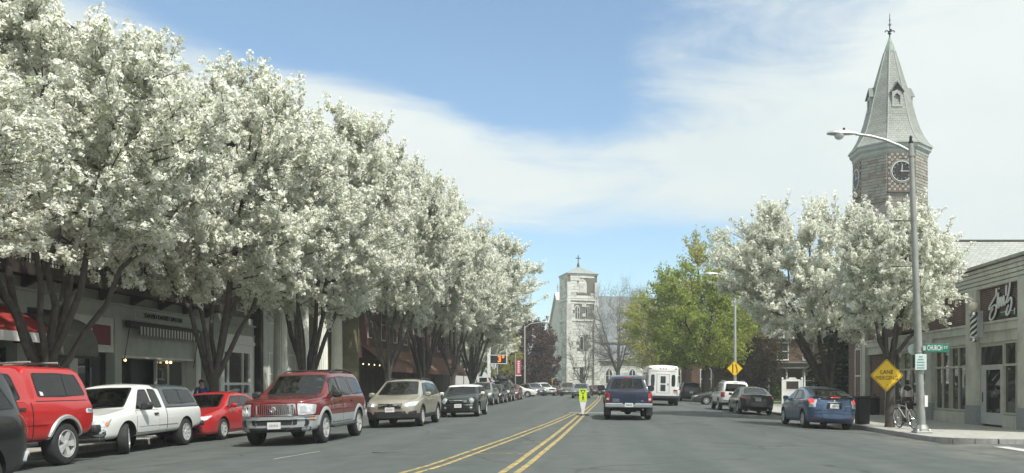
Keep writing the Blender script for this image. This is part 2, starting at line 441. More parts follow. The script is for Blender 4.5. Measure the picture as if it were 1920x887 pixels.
# ------------------------------------------------------------------ mesh helpers
ORI = {}
class MB:
    def __init__(s): s.v = []; s.f = []; s.m = []
    def add(s, vs, fs, mi=0):
        o = len(s.v); s.v += [tuple(p) for p in vs]
        for f in fs: s.f.append(tuple(i+o for i in f)); s.m.append(mi)
        return s
    def box(s, x0, x1, y0, y1, z0, z1, mi=0):
        x0, x1 = min(x0,x1), max(x0,x1); y0, y1 = min(y0,y1), max(y0,y1); z0, z1 = min(z0,z1), max(z0,z1)
        return s.add([(x0,y0,z0),(x1,y0,z0),(x1,y1,z0),(x0,y1,z0),(x0,y0,z1),(x1,y0,z1),(x1,y1,z1),(x0,y1,z1)],
                     [(0,3,2,1),(4,5,6,7),(0,1,5,4),(1,2,6,5),(2,3,7,6),(3,0,4,7)], mi)
    def bbox(s, x0, x1, y0, y1, z0, z1, b=.01, mi=0):
        """box with chamfered vertical and horizontal edges"""
        x0, x1 = min(x0,x1), max(x0,x1); y0, y1 = min(y0,y1), max(y0,y1)
        def ring(i, z): return [(x0+i+b if 0 else x0+i, y0+b, z),(x0+b, y0+i, z),(x1-b, y0+i, z),(x1-i, y0+b, z),(x1-i, y1-b, z),(x1-b, y1-i, z),(x0+b, y1-i, z),(x0+i, y1-b, z)]
        rs = [ring(b*.8, z0), ring(0, z0+b), ring(0, z1-b), ring(b*.8, z1)]
        vs = sum(rs, [])
        fs = [tuple(range(7,-1,-1)), tuple(range(24,32))]
        for k in range(3):
            for i in range(8):
                j = (i+1) % 8
                fs.append((k*8+i, k*8+j, (k+1)*8+j, (k+1)*8+i))
        return s.add(vs, fs, mi)
    def quad(s, a, b, c, d, mi=0): return s.add([a,b,c,d], [(0,1,2,3)], mi)
    def tube(s, pts, rad, n=8, mi=0, caps=True):
        pts = [Vector(p) for p in pts]
        if not hasattr(rad, '__len__'): rad = [rad]*len(pts)
        vs = []; up = None
        for i, p in enumerate(pts):
            d = (pts[min(i+1, len(pts)-1)] - pts[max(i-1, 0)])
            d = d.normalized() if d.length > 1e-9 else Vector((0,0,1))
            if up is None: up = d.orthogonal().normalized()
            else:
                up = up - d*up.dot(d); up = up.normalized() if up.length > 1e-6 else d.orthogonal().normalized()
            w = d.cross(up)
            for k in range(n):
                a = 2*PI*k/n
                vs.append(p + (up*math.cos(a) + w*math.sin(a))*rad[i])
        fs = []
        for i in range(len(pts)-1):
            for k in range(n):
                k2 = (k+1) % n
                fs.append((i*n+k, i*n+k2, (i+1)*n+k2, (i+1)*n+k))
        if caps:
            fs.append(tuple(range(n-1,-1,-1))); fs.append(tuple((len(pts)-1)*n+k for k in range(n)))
        return s.add(vs, fs, mi)
    def lathe(s, prof, n=20, c=(0,0,0), axis='z', mi=0, phase=0.0, sx=1.0, caps=True):
        vs = []
        for r, h in prof:
            for k in range(n):
                a = 2*PI*k/n + phase
                u, v = r*math.cos(a)*sx, r*math.sin(a)
                p = (u, v, h) if axis == 'z' else ((h, u, v) if axis == 'x' else (v, h, u))
                vs.append((p[0]+c[0], p[1]+c[1], p[2]+c[2]))
        fs = []
        for i in range(len(prof)-1):
            for k in range(n):
                k2 = (k+1) % n
                fs.append((i*n+k, i*n+k2, (i+1)*n+k2, (i+1)*n+k))
        if caps and prof[0][0] > 1e-4: fs.append(tuple(range(n-1,-1,-1)))
        if caps and prof[-1][0] > 1e-4: fs.append(tuple((len(prof)-1)*n+k for k in range(n)))
        return s.add(vs, fs, mi)
    def prism(s, poly, d0, d1, plane='xz', mi=0):
        """outline (a, b) in the plane, extruded along the third axis from d0 to d1"""
        def P(a, b, d): return (a, d, b) if plane == 'xz' else ((d, a, b) if plane == 'yz' else (a, b, d))
        n = len(poly)
        vs = [P(a, b, d0) for a, b in poly] + [P(a, b, d1) for a, b in poly]
        fs = [tuple(range(n)), tuple(range(2*n-1, n-1, -1))]
        for i in range(n):
            j = (i+1) % n
            fs.append((i, i+n, j+n, j))
        return s.add(vs, fs, mi)
    def build(s, name, mats, parent=None, smooth=False, origin=None, angle=40, kind=None, recalc=True, fix=None):
        o = Vector(origin) if origin is not None else Vector(ORI.get(parent.name, (0,0,0)) if parent else (0,0,0))
        me = bpy.data.meshes.new(name)
        me.from_pydata([(p[0]-o.x, p[1]-o.y, p[2]-o.z) for p in s.v], [], s.f)
        if not isinstance(mats, (list, tuple)): mats = [mats]
        for m in mats: me.materials.append(M[m] if isinstance(m, str) else m)
        if any(s.m): me.polygons.foreach_set('material_index', s.m)
        if recalc:
            bm = bmesh.new(); bm.from_mesh(me)
            bmesh.ops.recalc_face_normals(bm, faces=bm.faces); bm.to_mesh(me); bm.free()
        if smooth:
            me.shade_smooth(); me.set_sharp_from_angle(angle=R(angle))
        ob = bpy.data.objects.new(name, me); C.objects.link(ob)
        if parent:
            ob.parent = parent; ORI[ob.name] = tuple(o)
            if origin is not None:
                po = Vector(ORI.get(parent.name, (0,0,0))); ob.location = o - po
        elif origin is not None: ob.location = o
        if kind: ob['kind'] = kind
        return ob

def thing(name, label, cat, loc=(0,0,0), rot=0.0, group=None, world=True):
    o = bpy.data.objects.new(name, None); o.empty_display_size = .2
    C.objects.link(o); o.location = loc; o.rotation_euler = (0, 0, rot)
    tag(o, label, cat, group)
    if world: ORI[o.name] = tuple(loc)
    return o
def tag(o, label, cat, group=None):
    o['label'] = label; o['category'] = cat
    if group: o['group'] = group
    return o
def link_copy(src, parent, loc, rot=None, name=None):
    c = src.copy(); C.objects.link(c); c.parent = parent; c.location = loc
    if rot: c.rotation_euler = rot
    return c
def copy_tree(o, parent=None, swap=None):
    c = o.copy(); C.objects.link(c)
    if parent: c.parent = parent
    if swap:
        for sl_ in c.material_slots:
            if sl_.material and sl_.material.name in swap:
                m_ = swap[sl_.material.name]
                sl_.link = 'OBJECT'; sl_.material = M[m_]
    for ch in list(o.children): copy_tree(ch, c, swap)
    return c
def text(name, body, size, mats, parent, loc, rot, depth=.01, spacing=1.0, xscale=1.0, align='CENTER', bold=0.0, fit=None):
    cu = bpy.data.curves.new(name, 'FONT'); cu.body = body; cu.size = size; cu.extrude = depth/2
    cu.align_x = align; cu.align_y = 'CENTER'; cu.space_character = spacing; cu.offset = bold; cu.resolution_u = 2
    tmp = bpy.data.objects.new(name, cu); C.objects.link(tmp)
    dg = bpy.context.evaluated_depsgraph_get()
    me = bpy.data.meshes.new_from_object(tmp.evaluated_get(dg))
    bpy.data.objects.remove(tmp); bpy.data.curves.remove(cu)
    me.name = name
    if fit: xs_ = [v.co.x for v in me.vertices]; xscale = fit/(max(xs_)-min(xs_))
    me.materials.clear(); me.materials.append(M[mats])
    ob = bpy.data.objects.new(name, me); C.objects.link(ob)
    po = Vector(ORI.get(parent.name, (0,0,0))) if parent else Vector()
    ob.parent = parent; ob.location = Vector(loc) - po; ob.rotation_euler = rot; ob.scale = (xscale, 1, 1)
    return ob
def struct(o): o['kind'] = 'structure'; return o

# road cross-section: crowned between the two kerbs
KL, KR = -12.3, 9.5
XS = np.linspace(KL, KR, 37)
GZ = .27 * (1 - ((XS - (KL+KR)/2) / ((KR-KL)/2))**2)
def gz(X, Y=0.0):
    f = 1.0 if Y < 100 else max(0.0, (118-Y)/18)
    return float(np.interp(X, XS, GZ)) * f
# ================================================================== GROUND, ROAD, PAVEMENTS
rng = random.Random(7)
b = MB(); b.quad((-2500,-400,-.06),(2500,-400,-.06),(2500,3500,-.06),(-2500,3500,-.06))
struct(b.build('ground', 'bare_ground'))
b = MB(); ys = [-30, 20, 60, 100, 104, 108, 112, 118]
vs = [(x, y, gz(x, y)) for y in ys for x in XS]; n = len(XS)
b.add(vs, [(j*n+i, j*n+i+1, (j+1)*n+i+1, (j+1)*n+i) for j in range(len(ys)-1) for i in range(n-1)])
struct(b.build('main_road', 'asphalt', smooth=True))
b = MB(); b.quad((KR,-30,0),(120,-30,0),(120,23.4,0),(KR,23.4,0))
struct(b.build('side_road', 'asphalt'))
b = MB(); b.quad((-160,118,0),(160,118,0),(160,129,0),(-160,129,0)); b.quad((-120,91,.148),(KL-.1,91,.148),(KL-.1,100,.148),(-120,100,.148))
b.quad((KL-.1,91,.148),(KL,91,0.0),(KL,100,0.0),(KL-.1,100,.148))
struct(b.build('cross_road', 'asphalt'))
b = MB(); b.quad((KR,63,0.03),(40,63,.16),(40,69.5,.16),(KR,69.5,0.03))
struct(b.build('driveway', 'asphalt'))

def ribbon(b, pts, w, lift=.006, step=1.5):
    """flat painted strip following the crown of the road along a list of (X, Y) points"""
    P = []
    for (x0,y0),(x1,y1) in zip(pts[:-1], pts[1:]):
        n = max(1, int(math.hypot(x1-x0, y1-y0)/step))
        P += [(x0+(x1-x0)*i/n, y0+(y1-y0)*i/n) for i in range(n)]
    P.append(pts[-1])
    vs = []
    for i, p in enumerate(P):
        q0, q1 = P[max(i-1,0)], P[min(i+1,len(P)-1)]
        d = Vector((q1[0]-q0[0], q1[1]-q0[1])).normalized(); nx, ny = -d.y, d.x
        for k in (-1, -.33, .33, 1):
            X, Y = p[0]+nx*w/2*k, p[1]+ny*w/2*k
            vs.append((X, Y, gz(X, Y)+lift))
    b.add(vs, [(i*4+k, i*4+k+1, (i+1)*4+k+1, (i+1)*4+k) for i in range(len(P)-1) for k in range(3)])
b = MB()
Lt = [(-3.10, 12), (-2.72, 14.6), (-2.15, 22), (-1.62, 30), (-1.12, 39.5)]
Rt = [(-1.42, 12), (-1.30, 14.6), (-1.06, 22), (-.86, 30), (-.66, 40), (-.30, 55), (.15, 78), (.35, 108)]
for off in (-.12, .12):
    ribbon(b, [(x+off, y) for x, y in Lt], .095)
    ribbon(b, [(x+off, y) for x, y in Rt], .11)
for y, xa, xb in ((16.9, -2.35, -1.35), (20.2, -1.75, -1.2), (26.5, -1.5, -1.1)):
    ribbon(b, [(xa, y), (xb, y-.05)], .07, .0062, .3)
struct(b.build('yellow_centre_lines', 'line_yellow'))
b = MB()
ribbon(b, [(-1.35, 40.6), (2.6, 40.6)], .38, .0105, .5)
ribbon(b, [(1.0, 116), (9.2, 116)], .4); ribbon(b, [(-6.15, 16.2), (-5.85, 18.0)], .04, .006, .5)
for y in (33.6, 39.6, 45.6):
    ribbon(b, [(6.8, y), (9.2, y-.1)], .09, .006, .5)
for x in np.arange(10.4, 19, .9):
    b.quad((x, 19.4, .006), (x+.38, 19.4, .006), (x+.38, 22.4, .006), (x, 22.4, .006))
struct(b.build('white_road_markings', 'line_white'))
# metal utility covers in the road
for (x, y, r) in ((2.2, 44, .3), (-4.3, 17.6, .33)):
    mc = MB().lathe([(r, 0), (r, .008), (r*.96, .011), (0.001, .011)], 24, (x, y, gz(x, y)+.002)).build('manhole_cover', 'asphalt', smooth=True)
    tag(mc, 'round utility cover in the asphalt ' + ('right of the blue pickup' if y > 30 else 'left of the yellow lines'), 'manhole cover')

ZS = .14   # top of the pavements
def pavement(name, rects, z=ZS):
    b = MB()
    for x0, x1, y0, y1 in rects: b.box(x0, x1, y0, y1, -.05, z-.012)
    return struct(b.build(name, 'joint_dirt'))
pv = pavement('right_pavement', [(9.66, 14.3, 24.9, 63), (11.2, 40, 23.56, 27.2), (9.66, 14.3, 69.5, 117)])
slab = None
def slabs(parent, x0, x1, y0, y1, nx, ny):
    global slab
    w, d = (x1-x0)/nx, (y1-y0)/ny
    proto = None
    for j in range(ny):
        for i in range(nx):
            cx, cy = x0+(i+.5)*w, y0+(j+.5)*d
            if proto is None:
                proto = MB().bbox(-w/2+.006, w/2-.006, -d/2+.006, d/2-.006, -.03, .002, .006).build('paving_slab', 'sidewalk_concrete', parent, origin=(0,0,0))
                o = proto
            else:
                o = link_copy(proto, parent, (0,0,0))
            o.location = (cx, cy, ZS + rng.uniform(-.004, .004))
            o.rotation_euler = (rng.uniform(-.002,.002), rng.uniform(-.002,.002), 0)
slabs(pv, 9.66, 13.96, 24.95, 48.5, 3, 16)
slabs(pv, 11.3, 26, 23.58, 24.93, 10, 1)
slabs(pv, 9.66, 13.3, 48.52, 62.9, 2, 8)
slabs(pv, 9.66, 13.3, 69.6, 117, 1, 16)
# rounded corner fill
arc = [(11.0 - 1.34*math.cos(a), 24.93 - 1.34*math.sin(a)) for a in np.linspace(0, PI/2, 9)]
MB().prism(arc + [(11.29, 23.59), (11.29, 24.94)], .0, ZS+.002, 'xy').build('paving_slab', 'sidewalk_concrete', pv, origin=(0,0,0))
# granite kerb stones
def kerb_line(parent, x0, y0, x1, y1, ln=1.8, w=.15):
    d = Vector((x1-x0, y1-y0)); n = max(1, round(d.length/ln)); L = d.length/n; a = math.atan2(d.y, d.x)
    proto = None
    for i in range(n):
        c = (x0+d.x*(i+.5)/n, y0+d.y*(i+.5)/n, rng.uniform(-.005, .004))
        if proto is None:
            proto = MB().bbox(-L/2+.008, L/2-.008, -w/2, w/2, -.1, ZS+.006, .012).build('kerb_stone', 'kerb_granite', parent, origin=(0,0,0)); o = proto
        else: o = link_copy(proto, parent, (0,0,0))
        o.location = c; o.rotation_euler = (0, 0, a + rng.uniform(-.004, .004))
kerb_line(pv, 9.58, 24.95, 9.58, 63); kerb_line(pv, 9.58, 69.5, 9.58, 117, 3.0); kerb_line(pv, 11.02, 23.48, 38, 23.48)
for k in range(4):
    a0, a1 = PI/2*k/4+.006, PI/2*(k+1)/4-.006
    P = [(11.0-1.5*math.cos(a), 24.93-1.5*math.sin(a)) for a in np.linspace(a0, a1, 4)] + [(11.0-1.345*math.cos(a), 24.93-1.345*math.sin(a)) for a in np.linspace(a1, a0, 4)]
    MB().prism(P, -.1, ZS+.006, 'xy').build('kerb_stone', 'kerb_granite', pv, origin=(0,0,0))
pl = pavement('left_pavement', [(-16.6, -12.46, -10, 91), (-17.5, -12.46, 100, 117)])
MB().box(-16.6, -12.46, -10, 91, .1, ZS).build('concrete_surface', 'sidewalk_concrete', pl, origin=(0,0,0))
kerb_line(pl, -12.38, 8, -12.38, 91, 2.4); kerb_line(pl, -12.38, 100, -12.38, 117, 3)
b = MB(); b.box(14.3, 90, 48.5, 63, -.05, .16); b.box(14.3, 90, 69.5, 117, -.05, .16); b.box(-90, -17.5, 100, 117, -.05, .16); b.box(-160, 160, 129.5, 220, -.05, .2)
struct(b.build('grass', 'grass_lawn'))
b = MB()
b.box(14.3, 21, 71.5, 73.0, .1, .17); b.box(24, 32, 49, 52, .1, .17)
struct(b.build('garden_path', 'sidewalk_concrete'))
# grass tufts on the lawns that face the street
b = MB()
for _ in range(5200):
    x, y = rng.uniform(14.4, 24), rng.choice((rng.uniform(48.6, 62.8), rng.uniform(69.6, 90), rng.uniform(73, 80)))
    if 71.4 < y < 73.1 and x < 21: continue
    h = rng.uniform(.05, .13); a = rng.uniform(0, PI); lx, ly = rng.uniform(-.05,.05), rng.uniform(-.05,.05); c, s_ = math.cos(a)*.03, math.sin(a)*.03
    b.add([(x-c, y-s_, .15), (x+c, y+s_, .15), (x+lx, y+ly, .15+h)], [(0,1,2)])
gt = b.build('grass_tufts', 'grass_lawn', recalc=False); gt['kind'] = 'stuff'

# ================================================================== RIGHT: BRICK SHOP ROW (facade on x = 14)
FX = 14.0
shop = thing('shop_building', 'single storey brown brick shop row with cream piers at the right corner', 'shop', (FX, 37, ZS))
BASE = .10
# brick shell behind the cream frame
b = MB(); b.box(14.22, 27, 26.2, 47.7, BASE, 5.62)
b.build('wall', ['brick_brown'], shop)
b = MB(); b.box(14.2, 27, 26.02, 26.2, BASE, 5.1); b.build('end_wall', ['brick_brown_x'], shop)
b = MB(); b.box(14.05, 14.22, 44.45, 47.7, BASE, 5.62); b.box(14.1, 27, 47.7, 47.72, BASE, 5.6)
b.build('brick_corner', ['brick_brown'], shop)
# upper brick panels, slightly recessed between piers
for y0, y1 in ((28.30, 31.42), (32.28, 44.42)):
    MB().box(14.10, 14.22, y0, y1, 3.86, 5.10).build('brick_panel', 'brick_brown', shop)
# horizontal cream beam over the shopfronts
b = MB(); b.box(13.98, 14.22, 26.05, 44.42, 3.52, 3.86); b.box(13.94, 14.0, 26.05, 44.42, 3.80, 3.88); b.box(14.06, 14.22, 26.05, 44.42, 3.14, 3.52)
b.build('shopfront_beam', 'stucco_cream', shop)
# fluted cornice and metal coping
b = MB()
for k in range(5): b.bbox(13.98 - .02*k, 14.22, 26.0, 44.5, 5.105 + k*.15, 5.105 + k*.15 + .125, .012)
b.box(14.06, 14.22, 26.0, 44.5, 5.1, 5.86)
b.build('cornice', 'stucco_cream', shop)
b = MB(); b.box(13.80, 14.5, 25.9, 44.6, 5.86, 5.96); b.build('coping', 'pole_grey', shop)
b = MB(); b.box(14.3, 27, 26.2, 47.7, 5.62, 5.68); b.build('roof', 'roof_dark', shop)
# piers with granite feet
for y0, y1, top in ((27.5, 28.3, 5.1), (31.42, 32.28, 5.1), (35.62, 36.32, 3.52), (40.6, 41.3, 3.52), (44.42, 45.0, 5.1)):
    p = MB().box(13.93, 14.22, y0, y1, BASE, top).build('pier', 'stucco_cream', shop)
    MB().box(13.905, 14.22, y0-.03, y1+.03, BASE, .86).build('pier_foot', 'granite_base', p)
# recess with plain wall
b = MB(); b.box(14.9, 14.95, 41.3, 44.42, BASE, 3.2); b.box(14.22, 14.9, 44.3, 44.42, BASE, 3.2); b.box(14.22, 14.9, 41.3, 41.36, BASE, 3.2)
b.build('recess_wall', 'paint_greygreen', shop)
# brick corner window
def framed_window(parent, xf, y0, y1, z0, z1, cols, rows, fm='frame_khaki', gm='shop_glass', fw=.07, mw=.05, name='window', sx=1, depth=.08):
    """cols: relative widths; rows: list of relative heights from the bottom. facade plane at x = xf, frame proud towards -sx"""
    b = MB()
    xo, xi = xf - sx*.035, xf + sx*depth
    b.box(xo, xi, y0, y1, z0, z0+fw); b.box(xo, xi, y0, y1, z1-fw, z1)
    b.box(xo, xi, y0, y0+fw, z0+fw, z1-fw); b.box(xo, xi, y1-fw, y1, z0+fw, z1-fw)
    cw = np.cumsum([0]+list(cols))/sum(cols); rw = np.cumsum([0]+list(rows))/sum(rows)
    Y0, Y1, Z0, Z1 = y0+fw, y1-fw, z0+fw, z1-fw
    for c in cw[1:-1]: b.box(xo+sx*.012, xi, Y0+(Y1-Y0)*c-mw/2, Y0+(Y1-Y0)*c+mw/2, Z0, Z1)
    for i, r in enumerate(rw[1:-1]):
        zz = Z0+(Z1-Z0)*r
        b.box(xo+sx*.006, xi, Y0, Y1, zz-mw*.8, zz+mw*.8)
    w = b.build(name, fm, parent)
    for i in range(len(cols)):
        for j in range(len(rows)):
            ya, yb = Y0+(Y1-Y0)*cw[i], Y0+(Y1-Y0)*cw[i+1]; za, zb = Z0+(Z1-Z0)*rw[j], Z0+(Z1-Z0)*rw[j+1]
            tilt = rng.uniform(-.004, .004)
            p = MB().add([(xf+sx*.05, ya, za), (xf+sx*(.05+tilt), yb, za), (xf+sx*(.05+tilt*.3), yb, zb), (xf+sx*.05, ya, zb),
                          (xf+sx*.06, ya, za), (xf+sx*.06, yb, za), (xf+sx*.06, yb, zb), (xf+sx*.06, ya, zb)],
                         [(0,1,2,3),(7,6,5,4),(0,4,5,1),(1,5,6,2),(2,6,7,3),(3,7,4,0)]).build('pane', gm, w, recalc=True)
    return w
framed_window(shop, 14.06, 45.45, 46.5, .75, 3.55, [1], [1, 1.1], 'white_paint')
# shopfront A (between the piers) : transom row and tall panes
def bulkhead(y0, y1, z1=.58): MB().box(14.02, 14.22, y0, y1, BASE, z1).build('stall_riser', 'stucco_cream', shop)
bulkhead(32.28, 35.62); framed_window(shop, 14.09, 32.34, 35.56, .60, 3.12, [1, .8, .22, .8, .8], [1.72, .78])
bulkhead(27.0, 29.55); framed_window(shop, 14.09, 26.9, 29.6, .60, 3.12, [1, 1, 1], [1.72, .78])
bulkhead(36.32, 40.6); framed_window(shop, 14.09, 36.36, 40.56, .60, 3.12, [1, .9, 1, .25, 1], [1.72, .78])
bulkhead(26.05, 26.9, 3.14)
# recessed doorway with the grey door standing ajar
b = MB(); b.box(14.85, 14.9, 29.6, 31.42, BASE, 3.14); b.build('doorway_back', 'black_plastic', shop)
b = MB(); b.box(14.1, 14.9, 29.6, 29.68, BASE, 3.14); b.box(14.1, 14.9, 31.34, 31.42, BASE, 3.14); b.box(14.1, 14.9, 29.68, 31.34, 3.0, 3.14)
b.build('doorway_lining', 'frame_khaki', shop)
dr = MB(); dr.box(14.1, 14.18, 29.70, 29.86, .2, 2.34); dr.box(14.1, 14.18, 31.0, 31.2, .2, 2.34); dr.box(14.1, 14.18, 29.86, 31.0, .2, .62); dr.box(14.1, 14.18, 29.86, 31.0, 2.16, 2.34)
door = dr.build('door', 'door_grey', shop)
MB().box(14.13, 14.15, 29.86, 31.0, .62, 2.16).build('pane', 'shop_glass', door)
MB().tube([(14.02, 31.06, 1.0), (14.02, 31.06, 1.35)], .02, 8).build('door_handle', 'iron_black', door)
b = MB(); b.box(14.1, 14.16, 29.7, 31.32, 2.36, 3.0); b.build('transom_panel', 'house_glass', shop)
MB().box(14.095, 14.17, 31.2, 31.33, .2, 2.34).build('door_post', 'door_grey', shop)
# barber pole
bp = thing('barber_pole', 'barber pole with dark and white stripes and a cream globe on the shop pier', 'barber pole', (13.5, 31.0, 3.25))
PB = (13.62, 30.9)
MB().box(13.62, 13.95, 30.85, 30.95, 3.36, 4.3).build('bracket', 'galvanised', bp)
MB().lathe([(.001,3.14),(.10,3.16),(.15,3.24),(.15,3.34),(.13,3.36)], 20, (*PB, 0)).build('base_cap', 'chrome', bp, True)
MB().lathe([(.13,4.12),(.15,4.14),(.15,4.24),(.10,4.28),(.06,4.3)], 20, (*PB, 0)).build('top_cap', 'chrome', bp, True)
nb, nz_ = 24, 24
vs = [(PB[0]+.118*math.cos(2*PI*(i/nb+j/nz_*1.25)), PB[1]+.118*math.sin(2*PI*(i/nb+j/nz_*1.25)), 3.36+.76*j/nz_) for j in range(nz_+1) for i in range(nb)]
b = MB()
for mi_ in (0, 1):
    b.add(vs, [(j*nb+i, j*nb+(i+1)%nb, (j+1)*nb+(i+1)%nb, (j+1)*nb+i) for j in range(nz_) for i in range(nb) if (i % 8 < 4) == (mi_ == 0)], mi_)
b.build('striped_cylinder', ['sign_white', 'sign_black'], bp, recalc=False)
MB().lathe([(.001, -.17)] + [(.17*math.sin(a), -.17*math.cos(a)) for a in np.linspace(.3, PI-.1, 10)] + [(.001, .17)], 20, (*PB, 4.46)).build('globe', 'globe_cream', bp, True)
# script sign on the brick panel : outline strokes of tubing on a dark backing
ss = thing('shop_sign', 'cream script lettering reading Sims on the brick above the shop window', 'sign', (14.04, 29.3, 4.3))
def stroke(b, pts, r=.032):
    # pts: (u, v) u = to the right as seen from the road (towards -y), v = up
    P = [Vector(p) for p in pts]; out = []
    for i in range(len(P)-1):
        p0, p1, p2, p3 = P[max(i-1,0)], P[i], P[i+1], P[min(i+2,len(P)-1)]
        for k in range(5):
            q = k/5
            out.append(.5*((2*p1)+(-p0+p2)*q+(2*p0-5*p1+4*p2-p3)*q*q+(-p0+3*p1-3*p2+p3)*q**3))
    out.append(P[-1])
    b.tube([(14.0, 30.55-p.x, 3.98+p.y) for p in out], r, 6)
LETTERS = [('letter_s', [(.62,1.02),(.60,.80),(.42,.66),(.14,.46),(.06,.36),(.12,.32),(.40,.44),(.58,.42),(.60,.28),(.46,.06),(.24,-.06),(.10,0),(.16,.18),(.36,.34)]),
           ('letter_i', [(.76,.86),(.70,.58),(.68,.36),(.76,.34)]),
           ('letter_m', [(.84,.70),(.82,.36),(.98,.68),(1.0,.36),(1.16,.70),(1.18,.38),(1.28,.48)]),
           ('apostrophe', [(1.36,1.06),(1.32,.70)]),
           ('letter_y', [(1.62,1.12),(1.50,.74),(1.36,.52),(1.42,.46),(1.64,.60),(1.72,.44),(1.60,.16),(1.40,.02),(1.34,.14),(1.50,.36)])]
for nm, st in LETTERS:
    b = MB(); stroke(b, st); 
    if nm == 'letter_i': b.lathe([(.001,-.04),(.04,0),(.001,.04)], 8, (14.0, 30.55-.80, 3.98+1.0))
    b.build(nm, 'sign_white', ss, True)
    b = MB(); stroke(b, st, .062)
    for i, p in enumerate(b.v): b.v[i] = (14.062 + (p[0]-14.0)*.4, p[1], p[2])
    b.build('letter_backing', 'sign_black', ss, True)
b = MB(); b.box(14.05, 14.09, 28.72, 29.72, 4.0, 4.13); b.build('green_plaque', 'sign_green', ss)
b = MB(); b.box(14.03, 14.05, 28.72, 29.72, 4.13, 4.15); b.box(14.03, 14.05, 28.70, 28.73, 4.0, 4.22); b.build('plaque_edge', 'sign_white', ss)
au = thing('shop_sign', 'cream capital letters half hidden by blossom on the dark brick band', 'sign', (14.0, 38.5, 4.25))
for q_, ch_ in enumerate('AUTO'): text('letter', ch_, .62, 'globe_cream', au, (14.07, 39.05-q_*.5, 4.28), (R(90), 0, R(-90)), .05)
MB().box(14.1, 14.13, 37.2, 39.5, 3.9, 4.0).build('sign_rail', 'dark_trim', au)
# stone bins on the pavement
def litter_bin(loc, label, r=.24, h=.92):
    o = thing('litter_bin', label, 'litter bin', loc)
    x, y, z = loc
    MB().lathe([(r*.86,0),(r*.9,.03),(r,.1),(r,h*.84),(r*1.06,h*.86),(r*1.06,h*.89),(r*.8,h*.95),(r*.3,h)], 20, loc).build('body', 'iron_black', o, True)
    MB().lathe([(.03,h),(.05,h+.03),(.04,h+.07),(.001,h+.09)], 10, loc).build('knob', 'iron_black', o, True)
litter_bin((13.62, 41.9, ZS), 'slim black litter bin with a round knob by the grey recess wall')
o = thing('litter_bin', 'square black bin on the kerb just behind the blue hatchback', 'litter bin', (9.95, 32.0, ZS))
b = MB(); b.bbox(9.72, 10.16, 31.8, 32.24, ZS+.02, ZS+.98, .03); b.build('body', 'iron_black', o); MB().bbox(9.69, 10.19, 31.77, 32.27, ZS+.98, ZS+1.06, .02).build('lid', 'black_plastic', o)

# ================================================================== CLOCK TOWER HALL
TX, TY = 25.7, 75.0
tw = thing('clock_tower', 'stone clock tower with a grey slate spire and black clock faces above the shops', 'tower', (TX, TY, 0))
def octo(w, z, ph=PI/8): # w = width across flats
    w = w*.875
    r = w/2/math.cos(PI/8)
    return [(TX + r*math.cos(ph+k*PI/4), TY + r*math.sin(ph+k*PI/4), z) for k in range(8)]
def frustum(b, rings, mi=0, cap=True):
    vs = sum(rings, []); n = len(rings[0])
    fs = [(i*n+k, i*n+(k+1)%n, (i+1)*n+(k+1)%n, (i+1)*n+k) for i in range(len(rings)-1) for k in range(n)]
    if cap: fs += [tuple(range(n-1,-1,-1)), tuple((len(rings)-1)*n+k for k in range(n))]
    b.add(vs, fs, mi)
def stone_face(b, p0, p1, z0, z1, ch, bw, nrm, depth=.05, mats=(0,), band=None, skip=None):
    """courses of uneven proud blocks on a vertical face from p0 to p1"""
    p0, p1 = Vector((*p0[:2], 0)), Vector((*p1[:2], 0)); L = (p1-p0).length; u = (p1-p0)/L; nv = Vector((*nrm[:2], 0)).normalized()
    nrow = max(1, round((z1-z0)/ch)); h = (z1-z0)/nrow
    for r in range(nrow):
        x = 0.0; za, zb = z0+r*h+.008, z0+(r+1)*h-.008
        while x < L-.02:
            w = min(bw*rng.uniform(.6, 1.5), L-x)
            if L-x-w < bw*.35: w = L-x
            xa, xb = x+.008, x+w-.008; x += w
            if skip and skip(xa, xb, za, zb): continue
            d = rng.uniform(.3, 1.0)*depth; mi = mats[0] if band is None else band(xa, za)
            if mi < 0: mi = rng.choice(mats)
            i_ = min(.03, (xb-xa)*.2)
            q = [(xa, za, .0), (xb, za, .0), (xb, zb, .0), (xa, zb, .0), (xa+i_, za+i_*.7, d), (xb-i_, za+i_*.7, d), (xb-i_, zb-i_*.7, d*rng.uniform(.7,1)), (xa+i_, zb-i_*.7, d)]
            b.add([p0+u*a+nv*c+Vector((0,0,z)) for a, z, c in q], [(4,5,6,7),(0,1,5,4),(1,2,6,5),(2,3,7,6),(3,0,4,7)], mi)
b = MB(); frustum(b, [octo(7.3, 0), octo(7.3, 16.2), octo(6.56, 17.1), octo(6.56, 21.35)])
b.build('tower_core', 'tower_joint', tw)
b = MB(); ow, ob_ = octo(6.56, 0), octo(7.3, 0)
for k in range(8):
    a, c = ow[k], ow[(k+1)%8]; nrm = ((a[0]+c[0])/2-TX, (a[1]+c[1])/2-TY)
    facing = k in (3, 5, 7, 1)      # cardinal faces
    if nrm[1] > 1.5: continue
    band = (lambda x, z: 1 if 18.95 < z < 19.25 or z < 17.3 else (rng.choice((0,0,0,0,0,0,0,1))))
    sk = (lambda xa, xb, za, zb: 17.95 < (za+zb)/2 < 21.2) if facing else None
    stone_face(b, a, c, 17.1, 21.3, .27, .62, nrm, .06, (0, 1), band, sk)
    a, c = ob_[k], ob_[(k+1)%8]
    stone_face(b, a, c, 8.0, 16.2, .34, .7, nrm, .06, (0, 1), lambda x, z: 1 if 15.7 < z else rng.choice((0,0,0,0,1)))
so_ = b.build('stone_courses', ['tower_stone', 'tower_red'], tw); so_['kind'] = 'stuff'
